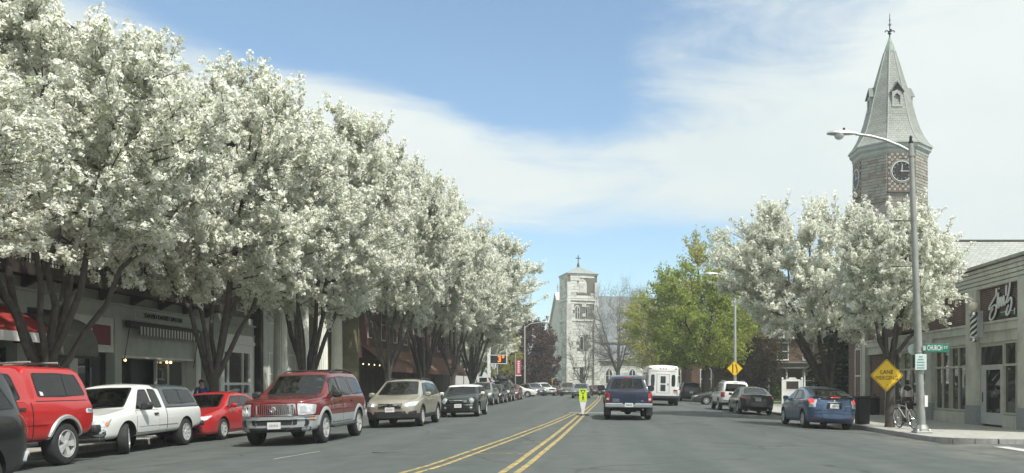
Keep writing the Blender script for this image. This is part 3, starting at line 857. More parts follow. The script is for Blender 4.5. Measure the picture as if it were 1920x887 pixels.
# checkerboard panels and clocks on the cardinal faces
def clock_face(k):
    a, c = ow[k], ow[(k+1)%8]
    mid = Vector(((a[0]+c[0])/2, (a[1]+c[1])/2, 19.62)); nv = Vector((mid.x-TX, mid.y-TY, 0)).normalized(); u = Vector((c[0]-a[0], c[1]-a[1], 0)).normalized()
    cb = MB(); n_ = 10; s = 2.26/n_
    rows = int(3.25/s)
    for i in range(n_):
        for j in range(rows):
            x = -1.13+i*s; z = -1.62+j*s
            cx, czz = x+s/2, z+s/2
            if math.hypot(cx, czz) < 1.02: continue
            mi = (i+j) % 2; d = .05 + rng.uniform(0, .03)
            q = [(x+.012, z+.012), (x+s-.012, z+.012), (x+s-.012, z+s-.012), (x+.012, z+s-.012)]
            vs = [mid+u*p+Vector((0,0,r))+nv*e for e in (0, d) for p, r in q]
            cb.add(vs, [(4,5,6,7),(0,1,5,4),(1,2,6,5),(2,3,7,6),(3,0,4,7)], mi)
    c1 = cb.build('checker_tiles', ['check_light', 'check_dark'], tw); c1['kind'] = 'stuff'
    sb = MB(); 
    vs = [mid+u*p+Vector((0,0,r))+nv*e for e in (0, .22) for p, r in ((-1.24,-1.78),(1.24,-1.78),(1.24,-1.64),(-1.24,-1.64))]
    sb.add(vs, [(4,5,6,7),(0,1,5,4),(1,2,6,5),(2,3,7,6),(3,0,4,7)]).build('clock_sill', 'check_dark', tw)
    def disc(r0, r1, e0, e1, m, nm, par, n=40):
        d = MB(); vs = []
        for rr, ee in ((r0, e0), (r0, e1), (r1, e1), (r1, e0)):
            vs += [mid+u*(rr*math.cos(2*PI*q/n))+Vector((0,0,rr*math.sin(2*PI*q/n)))+nv*ee for q in range(n)]
        d.add(vs, [(i*n+q, i*n+(q+1)%n, (i+1)*n+(q+1)%n, (i+1)*n+q) for i in range(3) for q in range(n)])
        return d.build(nm, m, par, True, angle=30)
    ring = disc(.84, 1.02, .0, .10, 'tower_red', 'stone_ring', tw)
    dial = disc(.002, .84, .0, .07, 'sign_black', 'clock_dial', tw)
    disc(.81, .875, .06, .13, 'sign_mint', 'clock_rim', dial)
    def bar(ang, l0, l1, w, e, m, nm, par):
        d = u*math.sin(ang)+Vector((0,0,math.cos(ang))); p = u*math.cos(ang)-Vector((0,0,math.sin(ang)))
        # u runs counter to the reader's right when seen from outside
        vs = [mid+d*l+p*s_*w/2+nv*ee for ee in (e, e+.02) for l, s_ in ((l0,-1),(l1,-1),(l1,1),(l0,1))]
        MB().add(vs, [(4,5,6,7),(0,1,5,4),(1,2,6,5),(2,3,7,6),(3,0,4,7)]).build(nm, m, par)
    sgn = 1
    bar(R(4)*sgn, -.1, .56, .05, .10, 'sign_white', 'clock_hand', dial)
    bar(R(90)*sgn, -.12, .76, .04, .125, 'sign_white', 'clock_hand', dial)
    for h in range(12): bar(R(30*h), .62, .72, .045, .075, 'galvanised', 'hour_mark', dial)
clock_face(5); clock_face(3)
# cornice
b = MB(); frustum(b, [octo(6.5, 21.1), octo(6.75, 21.3), octo(6.8, 21.5), octo(7.2, 21.7), octo(7.28, 21.95), octo(7.5, 22.0), octo(7.5, 22.12)])
b.build('cornice', 'cornice_mint', tw)
# spire with bell-cast eaves: one sloping sheet of slates on each side, with uv in metres
prof = [(7.42, 22.1), (6.75, 22.45), (5.9, 23.1), (5.2, 23.85), (4.62, 24.7), (4.2, 25.5), (3.85, 26.2), (1.05, 30.8)]
me = bpy.data.meshes.new('spire'); vs = []; fs = []; uvs = []
rings = [octo(w, z) for w, z in prof]
for k in range(8):
    run = 0.0; o0 = len(vs)
    for j, rg in enumerate(rings):
        a, c = Vector(rg[k]), Vector(rg[(k+1)%8]); m_ = (a+c)/2
        if j: run += (m_-pm).length
        pm = m_; L = (c-a).length
        vs += [a, c]; uvs += [(-L/2+k*3.3, run), (L/2+k*3.3, run)]
    for j in range(len(rings)-1): fs.append((o0+2*j, o0+2*j+1, o0+2*j+3, o0+2*j+2))
def uvmesh(name, vs, fs, uvs, m, parent):
    o = Vector(ORI.get(parent.name, (0,0,0))); me = bpy.data.meshes.new(name)
    me.from_pydata([tuple(Vector(v)-o) for v in vs], [], fs); me.materials.append(M[m])
    ul = me.uv_layers.new(name='UVMap')
    for lp in me.loops: ul.data[lp.index].uv = uvs[lp.vertex_index]
    bm = bmesh.new(); bm.from_mesh(me); bmesh.ops.recalc_face_normals(bm, faces=bm.faces); bm.to_mesh(me); bm.free()
    ob = bpy.data.objects.new(name, me); C.objects.link(ob); ob.parent = parent; ORI[ob.name] = tuple(o); return ob
uvmesh('spire_slates', vs, fs, uvs, 'slate_spire', tw)
b = MB()
for k in range(8):
    b.tube([rg[k] for rg in rings], [.05]*len(rings), 5)
b.build('spire_hips', 'cornice_mint', tw, True)
b = MB(); frustum(b, [octo(1.12, 30.75), octo(.75, 31.3), octo(.22, 32.0), octo(.2, 32.1)]); b.build('spire_tip', 'copper_green', tw)
# iron finial
b = MB(); b.tube([(TX,TY,32.0),(TX,TY,34.2)], [.06,.025], 8); b.lathe([(.001,32.3),(.16,32.42),(.001,32.54)], 10, (TX,TY,0)); b.lathe([(.001,33.55),(.09,33.63),(.001,33.71)], 10, (TX,TY,0))
for a in range(4):
    c_, s_ = math.cos(a*PI/2), math.sin(a*PI/2)
    b.tube([(TX+c_*q, TY+s_*q, 32.55+h) for q, h in ((.0,.0),(.16,.12),(.33,.15),(.42,.08),(.38,.0))], [.045,.05,.05,.045,.03], 6)
    b.tube([(TX+c_*q, TY+s_*q, 33.1+h) for q, h in ((.0,.0),(.10,.1),(.14,.2))], [.03,.03,.015], 5)
b.build('finial', 'iron_black', tw, True)
# lucarnes
def lucarne(k):
    ang = PI/8+k*PI/4+PI/8; nv = Vector((math.cos(ang), math.sin(ang), 0)); u = Vector((-nv.y, nv.x, 0)); c0 = Vector((TX,TY,0))
    def P(a, n_, z): return c0+u*a+nv*n_+Vector((0,0,z))
    r0 = 1.86
    b = MB()
    for sx in (-1, 1):
        vs = [P(sx*.42,1.0,25.55),P(sx*.28,1.0,25.55),P(sx*.28,r0,25.55),P(sx*.42,r0,25.55),P(sx*.42,1.0,26.75),P(sx*.28,1.0,26.75),P(sx*.28,r0,26.75),P(sx*.42,r0,26.75)]
        b.add(vs, [(0,1,2,3),(4,5,6,7),(0,1,5,4),(1,2,6,5),(2,3,7,6),(3,0,4,7)])
    b.add([P(-.28,r0-.02,26.35),P(.28,r0-.02,26.35),P(.28,r0-.02,26.75),P(0,r0-.02,26.9),P(-.28,r0-.02,26.75),P(0,r0-.02,26.62)], [(0,5,4),(5,1,2),(5,2,3),(5,3,4)])
    b.add([P(-.46,1.2,25.42),P(.46,1.2,25.42),P(.46,r0+.06,25.42),P(-.46,r0+.06,25.42),P(-.46,1.2,25.55),P(.46,1.2,25.55),P(.46,r0+.06,25.55),P(-.46,r0+.06,25.55)], [(0,1,2,3),(4,5,6,7),(0,1,5,4),(1,2,6,5),(2,3,7,6),(3,0,4,7)])
    l = b.build('lucarne', 'cornice_mint', tw)
    MB().add([P(-.28,r0-.25,25.55),P(.28,r0-.25,25.55),P(.28,r0-.25,26.8),P(-.28,r0-.25,26.8),P(-.28,r0-.3,25.55),P(.28,r0-.3,25.55),P(.28,r0-.3,26.8),P(-.28,r0-.3,26.8)], [(0,1,2,3),(4,5,6,7),(0,1,5,4),(1,2,6,5),(2,3,7,6),(3,0,4,7)]).build('louvre', 'sign_black', l)
    vs = [P(-.58,.9,26.66),P(-.58,r0+.14,26.66),P(0,.6,27.75),P(0,r0+.02,27.55),P(.58,.9,26.66),P(.58,r0+.14,26.66),P(-.58,.9,26.74),P(-.58,r0+.14,26.74),P(0,.6,27.83),P(0,r0+.02,27.63),P(.58,.9,26.74),P(.58,r0+.14,26.74)]
    MB().add(vs, [(6,7,9,8),(8,9,11,10),(0,1,3,2),(2,3,5,4),(1,3,9,7),(3,5,11,9),(0,1,7,6),(4,5,11,10)]).build('lucarne_roof', 'slate_spire', l)
for k in (5, 3, 7, 1):
    lucarne((k) % 8)
# hall behind the shops
hall = thing('town_hall', 'hall with a broad pale slate roof behind the corner shops', 'hall', (40, 82, 0))
MB().box(29.2, 70, 74.5, 90, 0, 8.2).build('wall', 'tower_stone', hall)
uvmesh('slate_roof', [(28.9,74,7.9),(70.5,74,7.9),(70.5,82.2,15.4),(28.9,82.2,15.4),(28.9,90.4,7.9),(70.5,90.4,7.9)], [(0,1,2,3),(3,2,5,4)],
       [(0,0),(41,0),(41,10.3),(0,10.3),(0,20),(41,20)], 'slate_pale', hall)
b = MB(); b.tube([(28.9,82.2,15.42),(70.5,82.2,15.42)], .14, 6); b.build('ridge_cap', 'roof_dark', hall)
b = MB(); b.prism([(74.5,8.1),(90,8.1),(82.2,15.25)], 29.2, 29.5, 'yz'); b.build('gable', 'tower_stone', hall)

# ================================================================== WHITE MARBLE CHURCH at the head of the street
CH = thing('church', 'grey white marble church with square belfry tower at the street end', 'church', (0, 0, 0))
CA = R(17); CO = Vector((wx(1064, 150), 150, 0))
ux, uy = Vector((math.cos(CA), math.sin(CA), 0)), Vector((-math.sin(CA), math.cos(CA), 0))
def Q(x, y, z): return CO + ux*x + uy*y + Vector((0,0,z))
def cbox(b, x0, x1, y0, y1, z0, z1, mi=0):
    b.add([Q(x0,y0,z0),Q(x1,y0,z0),Q(x1,y1,z0),Q(x0,y1,z0),Q(x0,y0,z1),Q(x1,y0,z1),Q(x1,y1,z1),Q(x0,y1,z1)], [(0,3,2,1),(4,5,6,7),(0,1,5,4),(1,2,6,5),(2,3,7,6),(3,0,4,7)], mi)
TWd = 5.45
b = MB(); cbox(b, 0, TWd, 0, TWd, 0, 20.9); b.build('tower_core', 'tower_joint', CH)
def in_open(ops):
    return lambda xa, xb, za, zb: any(xb > o[0] and xa < o[1] and zb > o[2] and za < o[3] for o in ops)
front_ops = [(1.95, 3.5, 17.6, 20.3), (1.30, 2.2, 13.05, 15.55), (3.25, 4.15, 13.05, 15.55), (2.2, 2.95, 7.6, 10.2)]
b = MB()
stone_face(b, Q(.25,0,0), Q(TWd-.25,0,0), .2, 16.35, .56, 1.15, -uy, .10, (0,), lambda x, z: rng.choice((0,0,0,0,0,0,1)), in_open(front_ops))
stone_face(b, Q(.5,0,0), Q(TWd-.5,0,0), 16.75, 20.9, .52, 1.1, -uy, .10, (0,), lambda x, z: rng.choice((0,0,0,0,0,0,1)), in_open(front_ops))
stone_face(b, Q(0,TWd,0), Q(0,0,0), .2, 20.9, .56, 1.15, -ux, .08, (0,), lambda x, z: rng.choice((0,0,1)))
st = b.build('stone_courses', ['marble_block', 'marble_dark'], CH); st['kind'] = 'stuff'
b = MB()
for z, e in ((16.35, .22), (12.75, .18), (4.6, .2)):
    b = MB(); cbox(b, -e, TWd+e, -e, TWd+e, z, z+.32); b.build('string_course', 'marble_block', CH)
b = MB(); cbox(b, -.12, TWd+.12, -.12, TWd+.12, 20.85, 21.15); b.build('string_course', 'marble_block', CH)
# clasping buttresses stepping in
b = MB()
for x0, x1 in ((-.35, .75), (TWd-.75, TWd+.35)):
    cbox(b, x0, x1, -.55, .4, 0, 5.0); cbox(b, x0+.05, x1-.05, -.42, .4, 5.0, 12.7); cbox(b, x0+.12, x1-.12, -.3, .4, 12.7, 15.6)
    cbox(b, x0+.22, x1-.22, -.24, .4, 15.6, 19.6)
    b.add([Q(x0+.12,-.3,15.6),Q(x1-.12,-.3,15.6),Q(x1-.12,0,16.4),Q(x0+.12,0,16.4)], [(0,1,2,3)])
bt = b.build('buttress', 'marble_dark', CH)
b = MB()
for x0, x1 in ((-.35, .75), (TWd-.75, TWd+.35)):
    stone_face(b, Q(x0,-.55,0), Q(x1,-.55,0), .1, 5.0, .56, .9, -uy, .08); stone_face(b, Q(x0+.05,-.42,0), Q(x1-.05,-.42,0), 5.0, 12.7, .56, .8, -uy, .08)
    stone_face(b, Q(x0+.22,-.24,0), Q(x1-.22,-.24,0), 15.7, 19.6, .52, .7, -uy, .08)
st = b.build('buttress_stones', 'marble_block', CH); st['kind'] = 'stuff'
def lancet(x0, x1, z0, z1, y=-.02, louvre=False, name='window', split=True):
    c = (x0+x1)/2; w = (x1-x0)/2
    arcp = [(x0, z0), (x1, z0), (x1, z1-w*1.5), (c+w*.75, z1-w*.7), (c, z1), (c-w*.75, z1-w*.7), (x0, z1-w*1.5)]
    big = [(c+(p-c)*1.28, z0-.1 if q == z0 else q+.14) for p, q in arcp]
    def pr(poly, e0, e1):
        n = len(poly); vs = [Q(p, e0, q) for p, q in poly]+[Q(p, e1, q) for p, q in poly]
        return vs, [tuple(range(n)), tuple(range(2*n-1, n-1, -1))]+[(i, i+n, (i+1)%n+n, (i+1)%n) for i in range(n)]
    f = MB().add(*pr(big, y-.06, y+.02)).build(name, 'marble_block', CH)
    MB().add(*pr(arcp, y-.075, y-.01)).build('pane', 'house_glass' if not louvre else 'marble_dark', f)
    b = MB()
    if louvre:
        for k in range(9):
            z = z0+.1+k*(z1-z0)*.085
            b.add([Q(x0+.04,y-.16,z),Q(x1-.04,y-.16,z),Q(x1-.04,y-.08,z+.16),Q(x0+.04,y-.08,z+.16)], [(0,1,2,3)])
        b.build('louvre_slats', 'marble_block', f)
    elif split:
        cbox(b, c-.06, c+.06, y-.12, y-.07, z0, z1-w*.4); cbox(b, x0, x1, y-.11, y-.075, z0+(z1-z0)*.5, z0+(z1-z0)*.5+.07); b.build('mullion', 'marble_block', f)
lancet(2.12, 3.33, 17.75, 20.15, louvre=True, name='belfry_opening'); lancet(1.42, 2.08, 13.15, 15.45); lancet(3.37, 4.03, 13.15, 15.45); lancet(2.3, 2.85, 7.7, 10.1, split=False); lancet(2.2, 2.95, 2.2, 5.0, split=False)
# low pyramid roof with cross
b = MB(); b.add([Q(-.3,-.3,21.15),Q(TWd+.3,-.3,21.15),Q(TWd+.3,TWd+.3,21.15),Q(-.3,TWd+.3,21.15),Q(TWd/2,TWd/2,22.75)], [(0,1,4),(1,2,4),(2,3,4),(3,0,4),(3,2,1,0)])
b.build('tower_roof', 'slate_lead', CH)
b = MB(); c0 = Q(TWd/2,TWd/2,22.6); b.tube([c0, c0+Vector((0,0,.7))], [.28,.16], 8)
b.tube([c0+Vector((0,0,.6)), c0+Vector((0,0,2.2))], .085, 6); b.tube([c0-ux*.45+Vector((0,0,1.65)), c0+ux*.45+Vector((0,0,1.65))], .085, 6)
b.build('roof_cross', 'roof_dark', CH, True)
# nave: gable front to the left of the tower, long roof running right
RY, EY0, EY1, RZ, EZ = 9.2, 3.4, 15.0, 18.3, 9.6
b = MB(); pr_ = [(EY0,0),(EY1,0),(EY1,EZ+1.6),(RY,RZ-.3),(EY0,EZ+1.6)]
vs = [Q(.3,y,z) for y, z in pr_]+[Q(1.0,y,z) for y, z in pr_]; n = 5
b.add(vs, [tuple(range(n)), tuple(range(2*n-1,n-1,-1))]+[(i,i+n,(i+1)%n+n,(i+1)%n) for i in range(n)])
cbox(b, -.1, 1.0, 14.2, 15.8, 0, 12.2)
b.build('gable_front', 'marble_block', CH)
b = MB(); stone_face(b, Q(.3,EY1,0), Q(.3,TWd,0), .2, 10.8, .56, 1.3, -ux, .1, (0,), lambda x, z: rng.choice((0,0,1)), lambda xa, xb, za, zb: 3.5 < za < 8 and (4.2 < xa < 5.2 or 7 < xa < 8))
stf = b.build('gable_stones', ['marble_block', 'marble_dark'], CH); stf['kind'] = 'stuff'
b = MB()
for ya, za, yb, zb in ((RY,RZ,EY1+.5,EZ+1.3),(RY,RZ,TWd,RZ-5)):
    b.add([Q(.0,ya,za),Q(1.2,ya,za),Q(1.2,yb,zb),Q(.0,yb,zb),Q(.0,ya,za+.45),Q(1.2,ya,za+.45),Q(1.2,yb,zb+.45),Q(.0,yb,zb+.45)], [(0,1,2,3),(4,5,6,7),(0,1,5,4),(1,2,6,5),(2,3,7,6),(3,0,4,7)])
b.build('gable_coping', 'marble_block', CH)
b = MB(); p = Q(.6,RY,RZ+.4); b.tube([p, p+Vector((0,0,1.5))], .09, 6); b.tube([p+uy*.4+Vector((0,0,1.0)), p-uy*.4+Vector((0,0,1.0))], .09, 6); b.build('gable_cross', 'marble_dark', CH)
def pinnacle(x, y, z):
    b = MB(); cbox(b, x-.45, x+.45, y-.45, y+.45, z, z+1.1); b.add([Q(x-.5,y-.5,z+1.1),Q(x+.5,y-.5,z+1.1),Q(x+.5,y+.5,z+1.1),Q(x-.5,y+.5,z+1.1),Q(x,y,z+2.6)], [(0,1,4),(1,2,4),(2,3,4),(3,0,4),(3,2,1,0)])
    b.build('pinnacle', 'marble_block', CH)
pinnacle(.4, 15.0, 12.2)
NL = 32
b = MB(); cbox(b, 1.0, NL, EY0, EY1, 0, EZ); b.build('nave_wall', 'marble_block', CH)
uvmesh('nave_roof', [Q(1,EY0-.5,EZ-.4),Q(NL,EY0-.5,EZ-.4),Q(NL,RY,RZ),Q(1,RY,RZ),Q(1,EY1+.5,EZ-.4),Q(NL,EY1+.5,EZ-.4)], [(0,1,2,3),(3,2,5,4)],
       [(0,0),(31,0),(31,10.6),(0,10.6),(0,22),(31,22)], 'slate_church', CH)
b = MB(); cbox(b, TWd, NL, .6, EY0, 0, 6.1); b.build('aisle_wall', 'marble_dark', CH)
ops = [(1.6+q*4.4, 3.2+q*4.4, 1.6, 4.6) for q in range(6)]
b = MB(); stone_face(b, Q(TWd,.6,0), Q(NL,.6,0), .2, 6.0, .5, 1.1, -uy, .08, (0,), lambda x, z: rng.choice((0,0,1)), in_open(ops)); s5 = b.build('aisle_stones', ['marble_block', 'marble_dark'], CH); s5['kind'] = 'stuff'
for o_ in ops: lancet(TWd+o_[0]+.2, TWd+o_[1]-.2, 1.8, 4.4, .58)
uvmesh('aisle_roof', [Q(TWd,.2,5.95),Q(NL,.2,5.95),Q(NL,EY0,9.0),Q(TWd,EY0,9.0)], [(0,1,2,3)], [(0,0),(26,0),(26,4.2),(0,4.2)], 'slate_church', CH)
b = MB(); cbox(b, TWd, NL, .1, .3, 5.75, 6.0); cbox(b, TWd, NL, EY0-.12, EY0+.05, 8.95, 9.35); b.build('eaves_band', 'marble_block', CH)
for x in (11.5, 19.5):   # gabled dormers in the nave roof
    y0 = EY0+1.2
    b = MB(); vs = [Q(x-1.1,y0,9.9),Q(x+1.1,y0,9.9),Q(x+1.1,y0,11.3),Q(x,y0,13.2),Q(x-1.1,y0,11.3)]; vs += [v+uy*3.2 for v in vs]
    b.add(vs, [(0,1,2,3,4),(9,8,7,6,5)]+[(i,i+5,(i+1)%5+5,(i+1)%5) for i in range(5)]); d = b.build('dormer', 'marble_block', CH)
    MB().add([Q(x-.45,y0-.05,10.2),Q(x+.45,y0-.05,10.2),Q(x+.45,y0-.05,11.4),Q(x,y0-.05,12.1),Q(x-.45,y0-.05,11.4)], [(0,1,2,3,4)]).build('pane', 'house_glass', d)

# ================================================================== HOUSES on the right
def house(name, label, x0, x1, y0, y1, eave, ridge, gable_x, wins, porch=None, wallm='brick_house', roofm='slate_church'):
    h = thing(name, label, 'house', ((x0+x1)/2, (y0+y1)/2, .16))
    b = MB(); b.box(x0, x1, y0, y1, .1, eave)
    if gable_x: b.prism([(x0, eave), (x1, eave), ((x0+x1)/2, ridge)], y0, y0+.3)
    b.build('wall', wallm, h)
    xm = (x0+x1)/2; o = .45
    if gable_x:
        vs = [(x0-o,y0-o,eave-.25),(x0-o,y1,eave-.25),(xm,y1,ridge+.1),(xm,y0-o,ridge+.1),(x1+o,y0-o,eave-.25),(x1+o,y1,eave-.25)]
        uvmesh('roof', vs, [(0,1,2,3),(3,2,5,4)], [(0,0),(0,12),(5,12),(5,0),(10,0),(10,12)], roofm, h)
        b = MB()
        for s_ in (-1, 1):
            xe = xm + s_*(xm-x0+o)
            vs = [(xm,y0-o-.04,ridge-.12),(xe,y0-o-.04,eave-.47),(xe,y0-o-.04,eave-.17),(xm,y0-o-.04,ridge+.16)]
            b.add(vs+[(p[0],p[1]+.3,p[2]) for p in vs], [(0,1,2,3),(7,6,5,4),(0,4,5,1),(1,5,6,2),(2,6,7,3),(3,7,4,0)])
        b.build('barge_board', 'white_paint', h)
    else:
        ym = (y0+y1)/2
        uvmesh('roof', [(x0-o,y0-o,eave-.2),(x1+o,y0-o,eave-.2),(x1-2,ym,ridge),(x0+2,ym,ridge),(x0-o,y1+o,eave-.2),(x1+o,y1+o,eave-.2)], [(0,1,2,3),(3,2,5,4),(0,3,4),(1,5,2)],
               [(0,0),(9,0),(7,5),(2,5),(0,10),(9,10)], roofm, h)
        MB().box(x0-o, x1+o, y0-o, y0-o+.15, eave-.42, eave-.18).build('fascia', 'white_paint', h)
    for (cx, cz, w, hh) in wins:
        b = MB(); yf = y0-.06
        b.box(cx-w/2-.12, cx+w/2+.12, yf, y0+.02, cz-hh/2-.14, cz-hh/2); b.box(cx-w/2-.12, cx+w/2+.12, yf, y0+.02, cz+hh/2, cz+hh/2+.2)
        b.box(cx-w/2-.1, cx-w/2, yf, y0+.02, cz-hh/2, cz+hh/2); b.box(cx+w/2, cx+w/2+.1, yf, y0+.02, cz-hh/2, cz+hh/2); b.box(cx-w/2, cx+w/2, yf+.01, y0+.02, cz-.05, cz+.05)
        f = b.build('window', 'white_paint', h)
        MB().box(cx-w/2, cx+w/2, yf+.035, y0+.015, cz-hh/2, cz+hh/2).build('pane', 'house_glass', f)
    return h
h1 = house('brick_house', 'brown brick house with a white trimmed gable behind the yellow green trees', 10.6, 17.4, 96, 108, 6.6, 9.4, True,
      [(12.2, 2.2, 1.1, 2.0), (15.6, 2.2, 1.1, 2.0), (12.2, 5.2, 1.0, 1.7), (15.6, 5.2, 1.0, 1.7), (14.0, 7.6, .8, 1.1)])
MB().box(11.2, 12.0, 101, 102, 8, 11.2).build('chimney', 'brick_house', h1)
h2 = house('brick_house', 'brick house with a grey columned porch beyond the white signpost', 18.3, 27.5, 93, 104, 7.0, 9.6, False,
      [(20.2, 5.2, 1.1, 1.7), (23.0, 5.2, 1.1, 1.7), (25.6, 5.2, 1.1, 1.7), (23.0, 2.0, 1.1, 1.9)])
b = MB(); b.box(17.9, 24, 90.4, 93, 3.3, 3.85); b.box(17.7, 24.2, 90.2, 93, 3.85, 4.0); b.box(17.9, 24, 90.4, 93, .1, .6); b.build('porch_deck', 'pole_grey', h2)
for x in (18.2, 20.1, 22.0, 23.7): MB().lathe([(.16,.6),(.16,.75),(.12,.8),(.10,3.15),(.15,3.3)], 12, (x, 90.7, 0)).build('porch_column', 'white_paint', h2, True)
b = MB()
for k in range(9): b.box(18.24, 18.5, 92.92, 93.0, .4+k*.74, .78+k*.74)
b.build('corner_quoins', 'white_paint', h2)
# ================================================================== LEFT: SALON BUILDING (facade on x = -16.5)
LX = -16.5
sb = thing('salon_building', 'tan brick building with painted shopfronts and a railed balcony on the left', 'building', (LX, 30, ZS))
b = MB(); b.box(-30, LX-.25, 14, 41, 4.8, 12.2)
b.build('upper_wall', 'brick_tan', sb)
b = MB(); b.box(-30, LX-.25, 13.8, 14, .1, 12.2); b.box(-30, LX-.25, 41, 41.02, 4.8, 12.2); b.build('side_wall', 'brick_tan_x', sb)
b = MB(); b.box(-30.5, -15.9, 13.5, 41.4, 12.2, 12.5); b.box(-30.3, -16.15, 13.6, 41.3, 12.0, 12.2); b.build('roof_cornice', 'wood_brown_dark', sb)
for y in np.arange(15.6, 41, 1.0):
    MB().box(-16.6, -16.0, y-.09, y+.09, 11.72, 12.0).build('cornice_bracket', 'wood_brown_dark', sb)
# upper windows
for z0, z1 in ((5.05, 7.5), (8.7, 10.7)):
    for y in np.arange(16.4, 40.5, 2.9):
        framed_window(sb, LX-.25, y, y+1.15, z0, z1, [1], [1, 1], 'paint_pale', 'house_glass', .08, .05, sx=-1, depth=.06)
        MB().box(LX-.26, LX-.12, y-.12, y+1.27, z1, z1+.22).build('lintel', 'paint_pale', sb)
# ground floor painted frontage
b = MB(); b.box(-17.6, LX-.9, 14, 41, .1, 4.75); b.build('shop_back', 'black_plastic', sb)
b = MB(); b.box(LX-.9, LX, 14, 41, 3.95, 4.35); b.box(LX-.9, LX-.05, 14, 41, 4.35, 4.75); b.box(LX-.02, LX+.12, 14, 41, 4.35, 4.42); b.box(LX-.9, LX+.06, 14, 41, 3.88, 3.95)
b.build('frieze', 'paint_greygreen', sb)
for k, y in enumerate((14.2, 20.2, 24.2, 26.6, 29.1, 35.0, 36.6, 40.5)):
    MB().box(LX-.9, LX+.05, y, y+.42, .1, 3.88).build('pilaster', 'paint_pale' if k % 2 else 'paint_greygreen', sb)
# deep brown fascia and balcony
bal = MB(); bal.box(-16.7, -15.62, 14, 36.6, 4.78, 4.98); bal.box(-15.66, -15.58, 14, 36.6, 4.66, 4.98)
balc = bal.build('balcony_deck', 'wood_brown_dark', sb)
for y in np.arange(15, 36.5, 1.9):
    MB().add([(-16.5,y-.05,4.78),(-15.75,y-.05,4.78),(-16.5,y-.05,4.4),(-16.5,y+.05,4.78),(-15.75,y+.05,4.78),(-16.5,y+.05,4.4)], [(0,1,2),(5,4,3),(0,3,4,1),(1,4,5,2),(2,5,3,0)]).build('balcony_bracket', 'wood_brown_dark', balc)
b = MB(); b.box(-15.66, -15.62, 14, 36.6, 6.02, 6.07); b.box(-15.65, -15.63, 14, 36.6, 5.08, 5.11)
rail = b.build('handrail', 'iron_black', balc)
proto = MB().box(-.011, .011, -.011, .011, 5.0, 6.02).build('baluster', 'iron_black', balc, origin=(0,0,0))
ys_ = list(np.arange(18.0, 36.55, .14))
lo = Vector(ORI[balc.name])
for i, y in enumerate(ys_):
    o = proto if i == 0 else link_copy(proto, balc, (0,0,0))
    o.location = Vector((-15.64, y, 0)) - lo
for y in np.arange(18, 36.7, 2.3): MB().box(-15.67, -15.61, y-.025, y+.025, 4.98, 6.12).build('rail_post', 'iron_black', balc)
# salon shop: stall riser, panel, windows, door, letters, valance
MB().box(LX-.85, LX-.1, 29.52, 35.0, 2.62, 3.88).build('panel_board', 'paint_greygreen', sb)
MB().box(LX-.86, LX-.06, 29.52, 35.0, 2.58, 2.66).build('panel_rail', 'paint_pale', sb)
framed_window(sb, LX-.45, 29.55, 31.0, .55, 2.58, [1], [1], 'dark_trim', 'shop_glass', .05, .04, sx=-1)
framed_window(sb, LX-.45, 32.75, 34.95, .55, 2.58, [1, 1.3], [1], 'paint_pale', 'shop_glass', .05, .04, sx=-1)
MB().box(LX-.6, LX-.36, 29.52, 31.05, .1, .55).build('stall_riser', 'paint_pale', sb); MB().box(LX-.6, LX-.36, 32.7, 35.0, .1, .55).build('stall_riser', 'paint_pale', sb)
MB().box(LX-.86, LX-.8, 31.05, 32.7, .15, 2.58).build('door', 'black_plastic', sb)
for y in (29.9, 30.35, 33.3, 33.6):
    lb = MB().lathe([(.001,2.45),(.04,2.46),(.05,2.49),(.04,2.52),(.02,2.55)], 10, (LX-.3, y, 0)).build('ceiling_lamp', 'bulb_warm', sb, True)
sg = thing('salon_sign', 'dark capital letters over the painted salon shopfront', 'sign', (LX+.02, 32.5, 4.15))
text('lettering', 'DAVID DAVID SALON', .235, 'sign_black', sg, (LX+.03, 32.45, 4.14), (R(90), 0, R(90)), .03, 1.0, 1.0, bold=.0, fit=2.75)['kind'] = 'stuff'
b = MB(); b.box(LX, LX+.025, 30.4, 34.9, 3.97, 4.0); b.box(LX, LX+.025, 30.4, 34.9, 4.3, 4.33); b.box(LX, LX+.025, 30.4, 30.43, 4.0, 4.3); b.box(LX, LX+.025, 34.87, 34.9, 4.0, 4.3); b.build('sign_frame', 'paint_pale', sg)
aw = thing('shop_awning', 'rolled up striped awning with a fringed valance over the salon window', 'awning', (LX+.3, 32.3, 3.5))
b = MB(); b.tube([(LX+.16, 29.7, 3.74), (LX+.16, 34.9, 3.74)], .13, 10); b.build('roll', 'wood_brown_dark', aw, True)
v1, v2 = MB(), MB(); k = 0
for y in np.arange(30.2, 34.85, .11):
    q = (v1 if k % 2 else v2); k += 1
    pts = [(y, 3.70), (y, 3.42), (y+.03, 3.385), (y+.08, 3.385), (y+.11, 3.42), (y+.11, 3.70)]
    q.prism(pts, LX+.27, LX+.285, 'yz')
v1.build('pale_stripes', 'paint_pale', aw)['kind'] = 'stuff'; v2.build('dark_stripes', 'wood_brown_dark', aw)['kind'] = 'stuff'
for y in (29.75, 34.9): MB().tube([(LX+.2, y, 3.66), (LX-.02, y, 2.3)], .014, 6).build('awning_arm', 'iron_black', aw)
# bay to its right: white window bay
bw = MB(); bw.box(LX-.4, LX+.18, 37.0, 40.4, .1, 1.15); bw.box(LX-.4, LX+.18, 37.0, 40.4, 3.15, 3.88); bw.box(LX-.4, LX+.18, 37.0, 37.25, 1.15, 3.15); bw.box(LX-.4, LX+.18, 40.1, 40.4, 1.15, 3.15); bw.box(LX-.1, LX+.26, 36.9, 40.5, 3.45, 3.6)
bay = bw.build('window_bay', 'white_paint', sb)
framed_window(sb, LX+.16, 37.25, 40.1, 1.15, 3.15, [.3, 1, .45], [.45, 1.5], 'white_paint', 'shop_glass', .08, .07, sx=-1)
